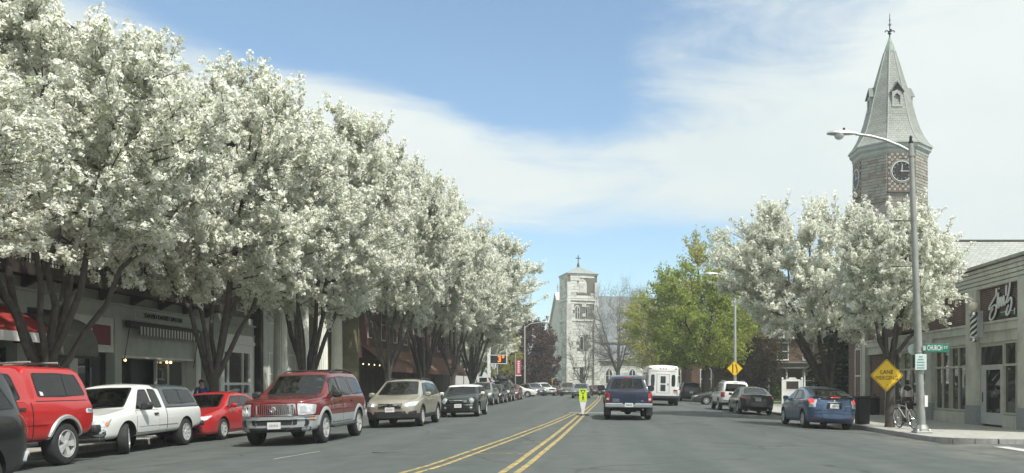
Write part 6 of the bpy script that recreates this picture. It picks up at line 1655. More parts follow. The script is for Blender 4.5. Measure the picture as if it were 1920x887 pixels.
# ---------------------------------------------------------------- red pickup with cap (left, parked)
def red_truck():
    P = 'paint_red'
    c = Car('pickup_truck', 'red pickup truck with a matching cap over its bed parked at far left', 'pickup truck', 5.7, 2.0,
        [(-2.85,1.0),(-2.83,1.25),(-2.70,1.62),(-2.52,1.86),(-2.35,1.90),(-1.0,1.91),(-.90,1.88),(-.86,1.80),(-.80,1.80),(-.74,1.89),(-.6,1.91),(.55,1.92),(.85,1.88),(1.48,1.30),(1.6,1.26),(2.6,1.16),(2.8,1.05),(2.85,.95)],
        [(-2.85,1.1),(-2.7,1.22),(1.4,1.20),(2.6,1.06),(2.85,.86)], [(-2.85,.62),(-2.7,.58),(-2.2,.50),(2.1,.46),(2.6,.46),(2.85,.55)],
        P, [(1.84,.41),(-1.78,.41)], .20, 16, 40, 4, .02, sig=.028, style='five', tw=.27)
    c.window('F', [(-.74,1.34),(.74,1.34),(.68,1.80),(-.68,1.80)], 'windshield', .025)
    c.windows([(1.26,1.28),(.44,1.28),(.44,1.74),(.82,1.72)], rad=.07); c.windows([(.34,1.28),(-.56,1.28),(-.46,1.73),(.34,1.75)], rad=.07)
    for ax in ('L','R'):
        g = c.window(ax, [(-1.08,1.32),(-2.52,1.34),(-2.36,1.74),(-1.08,1.76)], 'cap_window', .022, 'car_glass', .06)
        c.shell('window_bar', 'dark_trim', ax, [(-1.92,1.33),(-1.94,1.33),(-1.94,1.74),(-1.92,1.74)], .009, .01, 0, parent=g)
        c.shell('window_sticker', 'plate_white', ax, [(-1.14,1.34),(-1.22,1.34),(-1.22,1.40),(-1.14,1.42)], .009, .01, 0, parent=g)
        c.shell('cap_seam', 'dark_trim', ax, [(-.96,1.228),(-2.74,1.228),(-2.74,1.243),(-.96,1.243)], .004, .01, 0)
        c.shell('bed_seam', 'dark_trim', ax, [(-.80,.56),(-.825,.56),(-.825,1.22),(-.80,1.22)], .004, .01, 0)
        c.shell('body_moulding', 'dark_trim', ax, [(1.2,.79),(-1.2,.79),(-1.2,.80),(1.2,.80)], .006, .01, 0)
    c.window('B', [(-.66,1.34),(.66,1.34),(.60,1.74),(-.60,1.74)], 'rear_window')
    c.door([(1.34,.60),(1.34,1.22),(.40,1.22),(.40,.60)], P, .55, 1.10); c.door([(.37,.60),(.37,1.22),(-.66,1.22),(-.70,.60)], P, -.52, 1.10)
    for sd in (1,-1):
        c.shell('tail_light', 'lamp_red', 'B', [(sd*.80,.78),(sd*.94,.78),(sd*.95,1.14),(sd*.80,1.14)], .012, .06, .03)
        c.shell('headlight', 'lamp_clear', 'F', [(sd*.56,.84),(sd*.88,.86),(sd*.88,1.06),(sd*.56,1.06)], .01, .04, .03)
    c.both('tail_light', 'lamp_red', [(-2.83,.80),(-2.74,.80),(-2.74,1.12),(-2.83,1.12)], eps=.006, rad=.02)
    c.shell('grille', 'arch_black', 'F', [(-.50,.80),(.50,.80),(.50,1.08),(-.50,1.08)], .01, .03, .04)
    b = MB(); b.bbox(-3.0, -2.78, -.95, .95, .56, .72, .03); b.build('bumper', 'black_plastic', c.root, True)
    MB().bbox(2.78, 2.98, -.96, .96, .52, .74, .03).build('bumper', 'chrome', c.root, True)
    c.arch(-1.78, .475, .075, 'silver_plastic', .035, .0, PI, .42); c.arch(1.84, .475, .075, 'silver_plastic', .035, .0, PI, .42)
    for sd in (1,-1): MB().bbox(-.9, 1.2, sd*.86, sd*1.02, .42, .50, .02).build('running_board', 'black_plastic', c.root)
    c.mirrors(1.16, 1.26, 'black_plastic', 1.4)
    for ax in ('L','R'):
        e = c.shell('side_emblem', 'plate_white', ax, [(-2.44,.98),(-2.66,.98),(-2.69,1.02),(-2.64,1.07),(-2.46,1.07),(-2.42,1.03)], .005, .01, .02)
        sd = 1 if ax == 'L' else -1; h = c.cast(ax, -2.55, 1.025)[0]
        t1 = text('emblem_print', 'FX4', .085, 'cloth_blue', None, (0,0,0), (0,0,0), .004); t1.parent = e; t1.location = (-2.55, h.y+sd*.012, 1.025); t1.rotation_euler = (R(90), 0, R(180) if sd > 0 else 0)
    c.roof_rails(-2.3, -1.05, .62, 'black_plastic', .06, .015); c.roof_rails(-.5, .7, .70, 'black_plastic', .04, .012)
    for x in (-2.1, -1.3): MB().tube([(x,-.66,1.98),(x,.66,1.98)], .02, 8).build('roof_bar', 'galvanised', c.root)
    return c.finish(SEATS['red_truck'])
o = red_truck(); follow(o, -11.15, 14.62, TOWARD)
# ---------------------------------------------------------------- white pickup with dark cap (left, parked)
def white_truck():
    P = 'paint_white'
    c = Car('pickup_truck', 'white pickup truck with a dark grey cap parked between the two red vehicles', 'pickup truck', 4.85, 1.70,
        [(-2.42,.86),(-2.40,.98),(-2.30,1.02),(-2.28,1.10),(-2.14,1.44),(-2.0,1.55),(-1.0,1.58),(-.46,1.57),(-.40,1.52),(-.36,1.46),(-.28,1.50),(-.1,1.575),(.35,1.585),(.60,1.55),(1.22,1.06),(1.34,1.02),(2.15,.90),(2.36,.80),(2.42,.72)],
        [(-2.42,.90),(-2.3,.98),(1.2,.94),(2.15,.82),(2.42,.66)], [(-2.42,.52),(-2.3,.46),(-1.8,.40),(1.7,.36),(2.2,.36),(2.42,.42)],
        P, [(1.44,.345),(-1.38,.345)], .27, 13, 40, 4, .02, sig=.025, style='cap', tw=.22,
        zones=[(lambda p: p.z > .995 and p.x < -.375, 'paint_cap', [((0,0,.995),(0,0,1)), ((-.375,0,0),(1,0,0))])])
    c.window('F', [(-.62,1.06),(.62,1.06),(.53,1.49),(-.53,1.49)], 'windshield', .025)
    c.windows([(.98,1.0),(.26,1.0),(.26,1.44),(.56,1.43)], m='car_glass_pale'); c.windows([(.16,1.02),(-.20,1.02),(-.16,1.43),(.16,1.45)], m='car_glass_pale')
    for ax in ('L','R'):
        g = c.window(ax, [(-.60,1.09),(-2.06,1.10),(-1.92,1.42),(-.60,1.44)], 'cap_window', .02, 'car_glass_pale', .05)
        c.shell('window_bar', 'dark_trim', ax, [(-1.28,1.10),(-1.31,1.10),(-1.31,1.43),(-1.28,1.43)], .009, .01, 0, parent=g)
        c.shell('cap_seam', 'dark_trim', ax, [(-.38,.99),(-2.28,.99),(-2.28,1.01),(-.38,1.01)], .012, .02, 0)
        c.shell('bed_seam', 'dark_trim', ax, [(-.36,.44),(-.38,.44),(-.38,.98),(-.36,.98)], .004, .01, 0)
        c.shell('body_moulding', 'silver_plastic', ax, [(.95,.585),(-.90,.585),(-.90,.60),(.95,.60)], .008, .01, 0)
    c.door([(1.04,.46),(1.04,.96),(.02,.96),(.02,.46)], P, .17, .86)
    for sd in (1,-1):
        hl = c.shell('headlight', 'lamp_clear', 'F', [(sd*.44,.63),(sd*.78,.65),(sd*.79,.82),(sd*.48,.79)], .012, .04, .03)
        c.shell('turn_light', 'lamp_amber', 'F', [(sd*.745,.67),(sd*.775,.67),(sd*.775,.75),(sd*.745,.745)], .017, .02, .02, parent=hl)
        c.shell('tail_light', 'lamp_red', 'B', [(sd*.68,.70),(sd*.80,.70),(sd*.80,.92),(sd*.68,.92)], .012, .06, .03)
    c.both('headlight', 'lamp_clear', [(2.34,.655),(2.20,.66),(2.18,.77),(2.32,.78)], eps=.006, rad=.02)
    c.shell('grille', 'arch_black', 'F', [(-.38,.64),(.38,.64),(.40,.78),(-.40,.78)], .01, .03, .03)
    b = MB(); b.bbox(2.28, 2.52, -.83, .83, .44, .60, .04); b.build('bumper', 'chrome', c.root, True)
    MB().bbox(2.27, 2.50, -.80, .80, .34, .44, .03).build('valance', 'black_plastic', c.root, True)
    MB().bbox(-2.52, -2.36, -.80, .80, .46, .60, .03).build('bumper', 'black_plastic', c.root, True)
    c.plate('F', .62)
    c.mirrors(.80, 1.0, 'black_plastic', 1.15)
    for w_ in c.wheels:
        if w_.location.x > 0: w_.rotation_euler = (0, 0, w_.rotation_euler.z + R(24))
    return c.finish(SEATS['white_truck'])
o = white_truck(); follow(o, -11.35, 20.55, TOWARD+1)
# ---------------------------------------------------------------- minivan
def minivan():
    P = 'paint_black'
    c = Car('minivan', 'black minivan ahead of the white shuttle bus near the big green trees', 'minivan', 4.9, 1.92,
        [(-2.45,.85),(-2.43,1.05),(-2.30,1.45),(-2.14,1.68),(-1.95,1.73),(-.5,1.75),(.35,1.70),(1.55,1.10),(1.7,1.04),(2.25,.86),(2.42,.72),(2.45,.62)],
        [(-2.45,.92),(-2.2,1.04),(1.5,.98),(2.2,.78),(2.45,.56)], [(-2.45,.42),(-2.2,.3),(-1.9,.22),(1.9,.2),(2.2,.2),(2.45,.3)],
        P, [(1.50,.335),(-1.50,.335)], .24, 11, 24, 4, .03, style='seven')
    c.window('B', [(-.68,1.12),(.68,1.12),(.60,1.58),(-.60,1.58)], 'rear_window'); c.window('F', [(-.66,1.12),(.66,1.12),(.54,1.62),(-.54,1.62)], 'windshield')
    c.windows([(1.2,1.08),(.2,1.10),(.2,1.55),(.66,1.52)]); c.windows([(.1,1.10),(-.95,1.12),(-.95,1.57),(.1,1.57)]); c.windows([(-1.05,1.12),(-2.1,1.14),(-1.9,1.54),(-1.05,1.57)])
    for sd in (1,-1):
        c.shell('tail_light', 'lamp_red', 'B', [(sd*.76,.86),(sd*.90,.86),(sd*.86,1.12),(sd*.76,1.12)], .012, .05, .03); c.shell('headlight', 'lamp_clear', 'F', [(sd*.5,.60),(sd*.8,.64),(sd*.84,.80),(sd*.5,.74)], .01, .04, .03)
    c.plate('B', .84); c.mirrors(1.1, 1.06, P, 1.1); c.shell('bumper_step', P, 'B', [(-.86,.50),(.86,.50),(.86,.62),(-.86,.62)], .025, .03, .03)
    return c.root
o = minivan(); follow(o, 8.5, 80, AWAY)
# ---------------------------------------------------------------- white shuttle bus
def bus():
    P = 'paint_buswhite'
    c = Car('shuttle_bus', 'white shuttle bus with rear door and dark windows ahead of the blue pickup', 'bus', 7.2, 2.36,
        [(-3.6,2.40),(-3.56,2.60),(-3.45,2.68),(1.6,2.72),(2.0,2.6),(2.3,2.0),(2.6,1.5),(2.75,1.42),(3.4,1.25),(3.6,1.1)],
        [(-3.6,1.2),(2.2,1.2),(2.6,1.2),(3.4,1.1),(3.6,.9)], [(-3.6,.62),(-3.3,.56),(3.2,.5),(3.6,.55)],
        P, [(2.6,.40),(-2.0,.40)], .045, 20, 60, 4, .04, sig=.05, style='six', tw=.26, edge=.92)
    d = c.shell('rear_door', P, 'B', [(-.40,.86),(.40,.86),(.40,2.10),(-.40,2.10)], .014, .03, .04)
    c.shell('door_seam', 'black_plastic', 'B', [(-.425,.85),(.425,.85),(.425,2.125),(-.425,2.125)], .006, .02, .04, parent=d)
    for z0, z1 in ((.98,1.42),(1.50,1.98)): c.shell('door_window', 'car_glass', 'B', [(-.17,z0),(.17,z0),(.17,z1),(-.17,z1)], .02, .02, .04, parent=d)
    c.shell('door_handle', 'black_plastic', 'B', [(-.36,1.38),(-.30,1.38),(-.30,1.50),(-.36,1.50)], .03, .02, .01, parent=d)
    for sd in (1,-1):
        c.window('B', [(sd*.58,1.32),(sd*.80,1.32),(sd*.80,2.06),(sd*.58,2.06)], 'rear_window', .02, 'car_glass', .08)
        c.shell('tail_light', 'lamp_red', 'B', [(sd*.70,.98),(sd*.98,.98),(sd*.98,1.09),(sd*.70,1.09)], .02, .02, .02); c.shell('reverse_light', 'lamp_clear', 'B', [(sd*.70,.88),(sd*.98,.88),(sd*.98,.965),(sd*.70,.965)], .02, .02, .02)
        c.shell('marker_light', 'lamp_red', 'B', [(sd*.78,2.45),(sd*.92,2.45),(sd*.92,2.50),(sd*.78,2.50)], .015, .02, .01)
        c.shell('vent', 'black_plastic', 'B', [(sd*.98,1.30),(sd*1.02,1.30),(sd*1.02,2.0),(sd*.98,2.0)], .008, .02, 0)
    for y in (-.18, 0, .18): c.shell('marker_light', 'lamp_red', 'B', [(y-.05,2.45),(y+.05,2.45),(y+.05,2.49),(y-.05,2.49)], .015, .02, .01)
    c.shell('roof_band', 'silver_plastic', 'B', [(-1.05,2.30),(1.05,2.30),(1.05,2.33),(-1.05,2.33)], .006, .02, 0)
    MB().bbox(-3.75, -3.56, -1.12, 1.12, .50, .68, .03).build('bumper', 'black_plastic', c.root)
    b = MB(); b.box(-3.4, 2.0, -.7, .7, .34, .58); b.build('chassis', 'arch_black', c.root); MB().tube([(-2,-1.0,.4),(-2,1.0,.4)], .09, 8).build('rear_axle', 'arch_black', c.root)
    for sd in (1,-1):
        w_ = bpy.data.objects.new('wheel', wheel_meshes(.40,.26,'six')[0]); C.objects.link(w_); w_.parent = c.root; w_.location = (-2.0, sd*.72, .40)
        MB().box(-2.75, -2.73, sd*.62, sd*1.10, .16, .60).build('mud_flap', 'arch_black', c.root)
    for k in range(4): c.windows([(1.5-k*1.25,1.42),(.42-k*1.25,1.42),(.42-k*1.25,2.18),(1.5-k*1.25,2.18)], rad=.06)
    c.window('F', [(-.9,1.5),(.9,1.5),(.85,2.2),(-.85,2.2)], 'windshield')
    c.mirrors(2.35, 1.45, 'black_plastic', 1.6)
    c.plate('B', .76, .62)
    MB().tube([(-3.68,-1.02,1.12),(-3.72,-1.18,1.12)], .03, 6).build('stop_arm', 'black_plastic', c.root)
    return c.root
o = bus(); follow(o, 4.35, 60.6, AWAY, 2.2, .9)
# ---------------------------------------------------------------- box truck on the left beyond the trees
bt = thing('box_truck', 'white box truck parked beyond the flowering trees on the left', 'truck', (0,0,0), 0, None, False)
b = MB(); b.bbox(-4.2, 1.0, -1.15, 1.15, .95, 3.2, .03); b.build('cargo_box', 'white_paint', bt)
b = MB(); b.box(-4.0, 2.9, -.5, .5, .55, .95); b.build('chassis', 'arch_black', bt)
b = MB(); b.prism([(1.15,.6),(3.0,.6),(3.05,1.2),(2.7,1.35),(2.3,2.3),(1.15,2.35)], -1.0, 1.0, 'xz'); cab_ = b.build('cab', 'paint_buswhite', bt)
b = MB(); b.prism([(2.74,1.40),(2.36,2.22),(2.30,2.22),(2.68,1.40)], -.9, .9, 'xz'); b.build('windshield', 'car_glass', bt)
for sd in (1,-1): MB().box(1.4, 2.25, sd*.995, sd*1.01, 1.45, 2.2).build('side_window', 'car_glass', bt)
for x in (2.3, -2.8):
    for sd in (1,-1):
        tme, rme = wheel_meshes(.42, .28, 'six'); w_ = bpy.data.objects.new('wheel', tme); C.objects.link(w_); w_.parent = bt; w_.location = (x, sd*.92, .42); w_.rotation_euler = (0,0,0 if sd > 0 else PI)
        r_ = bpy.data.objects.new('rim', rme); C.objects.link(r_); r_.parent = w_
bt.location = (-14.6, 96.5, .15); bt.rotation_euler = (0,0,R(0))

# ---------------------------------------------------------------- copies: queue, parked and oncoming cars
def clone(src, label, cat, swap, X, Y, rz, group=None, scale=1.0, z=None):
    o = copy_tree(src, None, swap); tag(o, label, cat)
    if 'group' in o.keys(): del o['group']
    if group: o['group'] = group
    o.scale = (scale,)*3
    follow(o, X, Y, rz)
    if z is not None: o.location.z = z; o.rotation_euler = (0,0,R(rz))
    return o
Q_ = 'cars queuing in the oncoming lane'
D = 'paint_dkgrey'
clone(sed, 'red saloon parked behind the white pickup with the dark cap', 'car', {D: 'paint_redcar'}, -11.33, 25.35, TOWARD, None, .945)
clone(sed, 'dark green grey saloon just behind the white roofed hatchback', 'car', {D: 'paint_dkgreen'}, -7.95, 53.5, TOWARD, Q_)
clone(wag, 'pale sage estate car second behind the white roofed hatchback', 'estate car', {'paint_champagne': 'paint_sage'}, -7.95, 59.5, TOWARD, Q_)
clone(sed, 'black saloon in the queue in front of the SUV with the roof bag', 'car', {D: 'paint_black'}, -7.95, 65.5, TOWARD, Q_)
rs = clone(suvw, 'dark SUV with a black bag on its roof in the oncoming queue', 'SUV', {'paint_white': 'paint_dkgreen'}, -7.95, 71.5, TOWARD, Q_)
bag = thing('roof_bag', 'black luggage bag strapped on the roof of the dark SUV', 'bag', (-8.0, 71.7, 1.95))
vs = []; n_ = 16
for i, (z, k) in enumerate(((0,.9),(.12,1.0),(.30,.95),(.42,.75),(.48,.4))):
    for a in range(n_):
        c_, s_ = math.cos(2*PI*a/n_), math.sin(2*PI*a/n_); f = lambda v: math.copysign(abs(v)**.5, v)
        vs.append((-8.0+.5*k*f(c_), 72.0+.75*k*f(s_), 1.95+z*(1+.15*math.sin(a*2.3))))
MB().add(vs, [(i*n_+a, i*n_+(a+1)%n_, (i+1)*n_+(a+1)%n_, (i+1)*n_+a) for i in range(4) for a in range(n_)]+[tuple(range(4*n_, 5*n_)), tuple(range(n_-1,-1,-1))]).build('bag_body', 'black_plastic', bag, True)
b = MB()
for y in (71.6, 72.4): b.box(-8.47, -7.53, y-.03, y+.03, 2.395, 2.445)
b.build('strap', 'iron_black', bag)
clone(sed, 'dark maroon saloon last in the queue beside the white car pulling out', 'car', {D: 'paint_dkred'}, -7.9, 78.6, TOWARD, Q_)
clone(sed, 'white saloon nosing out sideways from the left side street', 'car', {D: 'paint_white'}, -9.1, 95.2, 0)
clone(wag, 'silver grey estate car waiting beyond the white saloon', 'estate car', {'paint_champagne': 'paint_greysilver'}, -7.9, 104, TOWARD+30)
clone(suvw, 'white SUV far down the left side before the church', 'SUV', {}, -7.1, 111, TOWARD+35)
clone(sed, 'dark red saloon half hidden left of the brown SUV', 'car', {D: 'paint_dkred'}, -6.6, 121, TOWARD+60)
clone(suvw, 'brown SUV with lights on coming from the church end', 'SUV', {'paint_white': 'paint_brown'}, -3.85, 110, TOWARD)
clone(sed, 'grey saloon coming toward us behind the lime yield sign', 'car', {D: 'paint_greysilver'}, -1.60, 84, TOWARD)
clone(sed, 'dark red saloon passing left of the blue pickup mirror', 'car', {D: 'paint_dkred'}, -.2, 112, TOWARD+12)
clone(sed, 'dark grey saloon turned side on in the driveway past the white SUV', 'car', {}, 9.75, 66.2, 180, None, 1.0, .045)
clone(suvw, 'black SUV cut off by the left edge of the view', 'SUV', {'paint_white': 'paint_black'}, -7.85, 8.35, TOWARD)
clone(sed, 'silver saloon parked on the cross street at the foot of the church', 'car', {D: 'paint_silver'}, 5.5, 127, 0)
# ================================================================== TREES
def egg(t, R_, lo=.47, hi=.60, c=.43):
    return R_*math.sqrt(max(0.0, 1-((t-c)/(hi if t > c else lo))**2))
def bez(p0, p1, p2, n):
    return [p0*(1-q)**2 + p1*2*q*(1-q) + p2*q*q for q in np.linspace(0, 1, n)]
def cloud_mesh(name, cen, nor, sz, mi, mats, parent, kind='stuff', asp=None, uv=False):
    """many small four-cornered petals or leaves as one mesh"""
    n = len(cen)
    rs = np.random.RandomState(n % 9973)
    nor = nor/np.maximum(1e-6, np.linalg.norm(nor, axis=1))[:,None]
    rv = rs.normal(size=(n,3)); t1 = np.cross(nor, rv); t1 /= np.maximum(1e-6, np.linalg.norm(t1, axis=1))[:,None]; t2 = np.cross(nor, t1)
    a = (sz*.5)[:,None]; b_ = (sz*.5*(asp if asp is not None else .8))[:,None]
    lift = nor*(sz*.12)[:,None]
    V = np.stack([cen - t1*a*.4 - t2*b_, cen + t1*a - t2*b_*.25 + lift, cen + t1*a*.45 + t2*b_, cen - t1*a + t2*b_*.3 + lift], 1).reshape(-1,3).astype(np.float32)
    me = bpy.data.meshes.new(name)
    me.vertices.add(4*n); me.vertices.foreach_set('co', V.ravel())
    me.loops.add(4*n); me.loops.foreach_set('vertex_index', np.arange(4*n, dtype=np.int32))
    me.polygons.add(n); me.polygons.foreach_set('loop_start', np.arange(0, 4*n, 4, dtype=np.int32)); me.polygons.foreach_set('loop_total', np.full(n, 4, dtype=np.int32))
    for m in mats: me.materials.append(M[m])
    me.polygons.foreach_set('material_index', mi.astype(np.int32))
    if uv:
        ul = me.uv_layers.new(name='UVMap'); o_ = rs.uniform(0, 40, (n, 1, 2))
        ul.data.foreach_set('uv', (np.array([[[.3,0],[1,.35],[.7,1],[0,.65]]])+o_).astype(np.float32).ravel())
    me.update(calc_edges=True)
    ob = bpy.data.objects.new(name, me); C.objects.link(ob); ob.parent = parent
    if kind: ob['kind'] = kind
    return ob

def tree(name, label, cat, loc, H, Rr, zb, fork, tr, seed, nl=8, nt=120, tw=7, tl=.9, cl=13, petals=9, cr=.10, ps=.075, mats=('blossom','pear_leaf'), leaf=.16,
         bark='bark', off=(0,0), group=None, spread=.5, crown=True, trunkn=1, cn='blossom_crown', twign=3, up=.55, sub=0, low=None):
    rs = np.random.RandomState(seed); rr = random.Random(seed)
    o = thing(name, label, cat, loc, 0, group, False)
    lo, hi, c_ = (.47, .60, .43) if low is None else low
    V3 = lambda *a: np.array(a, float)
    # targets spread evenly through the outer part of the crown
    T = []
    while len(T) < nt:
        best, bd = None, -1
        for _ in range(7):
            while True:
                t_ = rs.uniform(.02, .97)
                if rs.uniform() < (egg(t_, 1, lo, hi, c_)): break
            a = rs.uniform(0, 2*PI); q = rs.uniform(.30, 1)**.6*.93
            e = egg(t_, Rr, lo, hi, c_)*q*(1+.13*math.sin(a*3+seed)+.07*math.sin(a*5+seed*2+t_*6))
            k = t_**.7
            p = V3(e*math.cos(a)+off[0]*k, e*math.sin(a)+off[1]*k, zb+(H-zb)*t_)
            d = min([np.linalg.norm(p-x) for x in T], default=9)
            if d > bd: best, bd = p, d
        T.append(best)
    tub = MB(); nodes = []
    fz = fork
    tub.tube([(0,0,-.05),(0.0,0,.12),(.02,.0,fz*.5),(0,0,fz)], [tr*1.3, tr*1.05, tr*.9, tr*.85], 12)
    for i in range(nl):
        a = 2*PI*i/nl + rr.uniform(-.3,.3)
        t_ = rr.uniform(.55,.9) if i % 3 else rr.uniform(.35,.6)
        if i == 0: t_ = .93
        e = egg(t_, Rr, lo, hi, c_)*rr.uniform(.45,.72)*(1 if i else .15); k = t_**.7
        end = V3(e*math.cos(a)+off[0]*k, e*math.sin(a)+off[1]*k, zb+(H-zb)*t_)
        st = V3(tr*.45*math.cos(a), tr*.45*math.sin(a), fz*rr.uniform(.72,1.0))
        mid = st*.45+end*.55; mid = V3(st[0]+(end[0]-st[0])*spread*1.25, st[1]+(end[1]-st[1])*spread*1.25, st[2]+(end[2]-st[2])*.42) + rs.normal(size=3)*.12
        P = bez(st, mid, end, 9); P = [p + rs.normal(size=3)*(.03+.09*(j/8)) if 0 < j else p for j, p in enumerate(P)]
        r0 = tr*rr.uniform(.30,.46)
        rad = [r0*(1-j/8)**.8+.018 for j in range(9)]
        tub.tube(P, rad, 8)
        for p, r_ in zip(P[2:], rad[2:]): nodes.append((p, r_))
    NP = np.array([n_[0] for n_ in nodes]); NR = [n_[1] for n_ in nodes]
    tws = []
    lim = MB()
    for tg in T:
        d = NP - tg; dist = np.linalg.norm(d, axis=1); cost = dist + np.maximum(0, d[:,2]+.25*dist)*1.6
        j = int(np.argmin(cost)); st = NP[j]
        mid = (st+tg)/2 + V3(0,0,-.08*dist[j]) + rs.normal(size=3)*.10*dist[j]
        P = bez(st, mid, tg, 6)
        r0 = min(NR[j]*.6, .016+.014*dist[j])
        lim.tube(P, list(np.linspace(r0, .010, 6)), 5, 0, False)
        outw = tg - V3(off[0]*.6, off[1]*.6, zb+(H-zb)*.35); outw /= max(1e-6, np.linalg.norm(outw))
        for q in range(tw):
            k = rs.uniform(.25, 1); i_ = min(4, int(k*5)); p = P[i_]*(1-(k*5-i_))+P[i_+1]*(k*5-i_) if i_ < 5 else P[5]
            dv = outw*.75 + V3(0,0,up) + rs.normal(size=3)*.55; dv /= np.linalg.norm(dv)
            L = rs.uniform(.45, 1.15)*tl
            bend = rs.normal(size=3)*.10*L
            p2 = p+dv*L*.55+bend; p3 = p+dv*L+bend*.4+V3(0,0,.12*L)
            tws.append((p, p2, p3))
            if twign: lim.tube([p, p2, p3], [.011, .008, .004], twign, 0, False)
            for s_ in range(sub):
                kk = rs.uniform(.3,1.0); b0 = p+(p3-p)*kk; dv2 = dv*.6+rs.normal(size=3)*.6; dv2 /= np.linalg.norm(dv2); 
                lim.tube([b0, b0+dv2*L*.32, b0+dv2*L*.6+V3(0,0,.05)], [.008,.006,.003], 3, 0, False)
    t_ob = tub.build('trunk', bark, o, True, None, 60, recalc=False); l_ob = lim.build('branches', bark, o, True, None, 80, recalc=False)
    l_ob['kind'] = 'stuff'
    if crown:
        A = np.array([t_[0] for t_ in tws]); B = np.array([t_[1] for t_ in tws]); D_ = np.array([t_[2] for t_ in tws]); n = len(tws)
        ks = np.tile(np.linspace(.12, 1.03, cl), n) + rs.uniform(-.05,.05, n*cl)
        A, B, D_ = [np.repeat(x, cl, 0) for x in (A,B,D_)]; k = ks[:,None]
        cen = A*(1-k)**2 + B*2*k*(1-k) + D_*k*k + rs.normal(size=(n*cl,3))*cr*.75*(1.15-.5*k)
        scl = rs.uniform(.65,1.3, n*cl)*(1.1-.35*ks)
        u = rs.normal(size=(n*cl*petals,3)); u /= np.linalg.norm(u, axis=1)[:,None]
        cr_ = np.repeat(scl*cr, petals)[:,None]
        P = np.repeat(cen, petals, 0) + u*cr_*rs.uniform(.72,1.0,(len(u),1))
        nor = u + rs.normal(size=u.shape)*.14 + np.array([0,0,.25])
        mi = (rs.uniform(size=len(u)) < leaf).astype(int) if len(mats) > 1 else np.zeros(len(u), int)
        sz = ps*np.repeat(scl, petals)*rs.uniform(.75,1.3,len(u))
        sz = np.where(mi == 1, sz*.85, sz)
        cloud_mesh(cn, P, nor, sz, mi, mats, o, uv=(mats[0] == 'blossom'))
    return o
def retree(src, label, loc, rz, s, group, cat='tree'):
    o = copy_tree(src); o.location = loc; o.rotation_euler = (0,0,rz); o.scale = s if hasattr(s, '__len__') else (s,)*3
    tag(o, label, cat, group); return o
GL = 'white flowering pear trees along the left pavement'
pz = ZS
t1 = tree('pear_tree', 'white flowering pear tree over the red pickup at the far left', 'tree', (-13.35, 20.6, pz), 9.9, 4.9, 4.8, 1.9, .20, 3, nl=9, nt=225, spread=.40, tw=7, cl=16, petals=7, cr=.10, ps=.13, group=GL, leaf=.10)
t2 = tree('pear_tree', 'white flowering pear tree behind the white pickup with the dark cap', 'tree', (-13.3, 29.6, pz), 11.8, 5.0, 4.9, 1.9, .19, 11, nl=8, nt=215, tw=7, cl=16, petals=7, cr=.11, ps=.145, leaf=.10, off=(.7,0), spread=.42, group=GL)
t3 = tree('pear_tree', 'white flowering pear tree with thick forked trunks behind the maroon SUV', 'tree', (-13.15, 38.6, pz), 13.5, 5.2, 5.0, 1.8, .26, 23, nl=8, nt=225, tw=7, tl=1.0, cl=15, petals=7, cr=.125, ps=.16, leaf=.10, off=(1.0,0), group=GL, spread=.42)
t0 = retree(t2, 'white flowering pear tree cut off by the left edge before the red pickup', (-13.7, 13.6, pz), 1.2, (.86,.86,.64), GL)
t4 = retree(t2, 'white flowering pear tree behind the champagne estate car', (-12.5, 51, pz), 2.1, (1.12,1.12,1.28), GL)
t5 = retree(t3, 'white flowering pear tree by the long brown awning', (-12.3, 60.5, pz), 3.6, (1.08,1.08,1.17), GL)
t7 = retree(t1, 'slimmer white flowering pear tree between two taller ones by the awning end', (-12.0, 71, pz), 1.2, (1.1,1.1,1.36), GL)
t6 = retree(t3, 'white flowering pear tree reaching farthest over the queue of cars', (-11.9, 81, pz), 0.5, (1.18,1.18,1.15), GL)
t8 = retree(t2, 'white flowering pear tree last in the row beyond the lighted number sign', (-14.5, 103, pz), 0.9, (1.0,1.0,.92), GL)
GR = 'white flowering pear trees on the right pavement'
r1 = tree('pear_tree', 'broad white flowering pear tree standing behind the blue hatchback', 'tree', (10.55, 39.0, pz), 9.4, 4.6, 3.9, 1.5, .20, 41, nl=8, nt=185, tw=7, cl=14, petals=7, cr=.11, ps=.14, off=(-1.3,0), group=GR, leaf=.07, spread=.55)
r2 = tree('pear_tree', 'smaller white flowering pear tree with the bicycle leaning on it', 'tree', (10.25, 29.9, pz), 7.5, 2.2, 3.7, 2.6, .16, 57, nl=7, nt=115, tw=6, tl=.75, cl=13, petals=7, cr=.09, ps=.125, off=(.45,0), group=GR, leaf=.07, spread=.5)
# leafy trees
GM = 'fresh green street trees before the church'
g1 = tree('maple_tree', 'bright green tree with a thick trunk beside the black minivan', 'tree', (9.9, 78, .16), 11.8, 6.0, 3.2, 3.4, .38, 61, nl=8, nt=125, tw=6, tl=1.35, cl=10, petals=6, cr=.26, ps=.20, mats=('green_leaf','maple_leaf'), leaf=.62, cn='leaf_crown', group=GM, spread=.6, off=(-1.5,0), low=(.36,.70,.30))
g2 = tree('maple_tree', 'taller olive green tree rising behind the broad pear tree', 'tree', (11.8, 84, .16), 16.0, 6.0, 4.0, 3.2, .40, 67, nl=8, nt=85, tw=6, tl=1.4, cl=9, petals=5, cr=.26, ps=.20, mats=('olive_leaf','maple_leaf'), leaf=.35, cn='leaf_crown', group=GM, spread=.5)
g3 = retree(g2, 'yellow green tree nearest the church with low spreading boughs', (8.2, 104, .16), 2.2, (1.0,1.0,.80), GM)
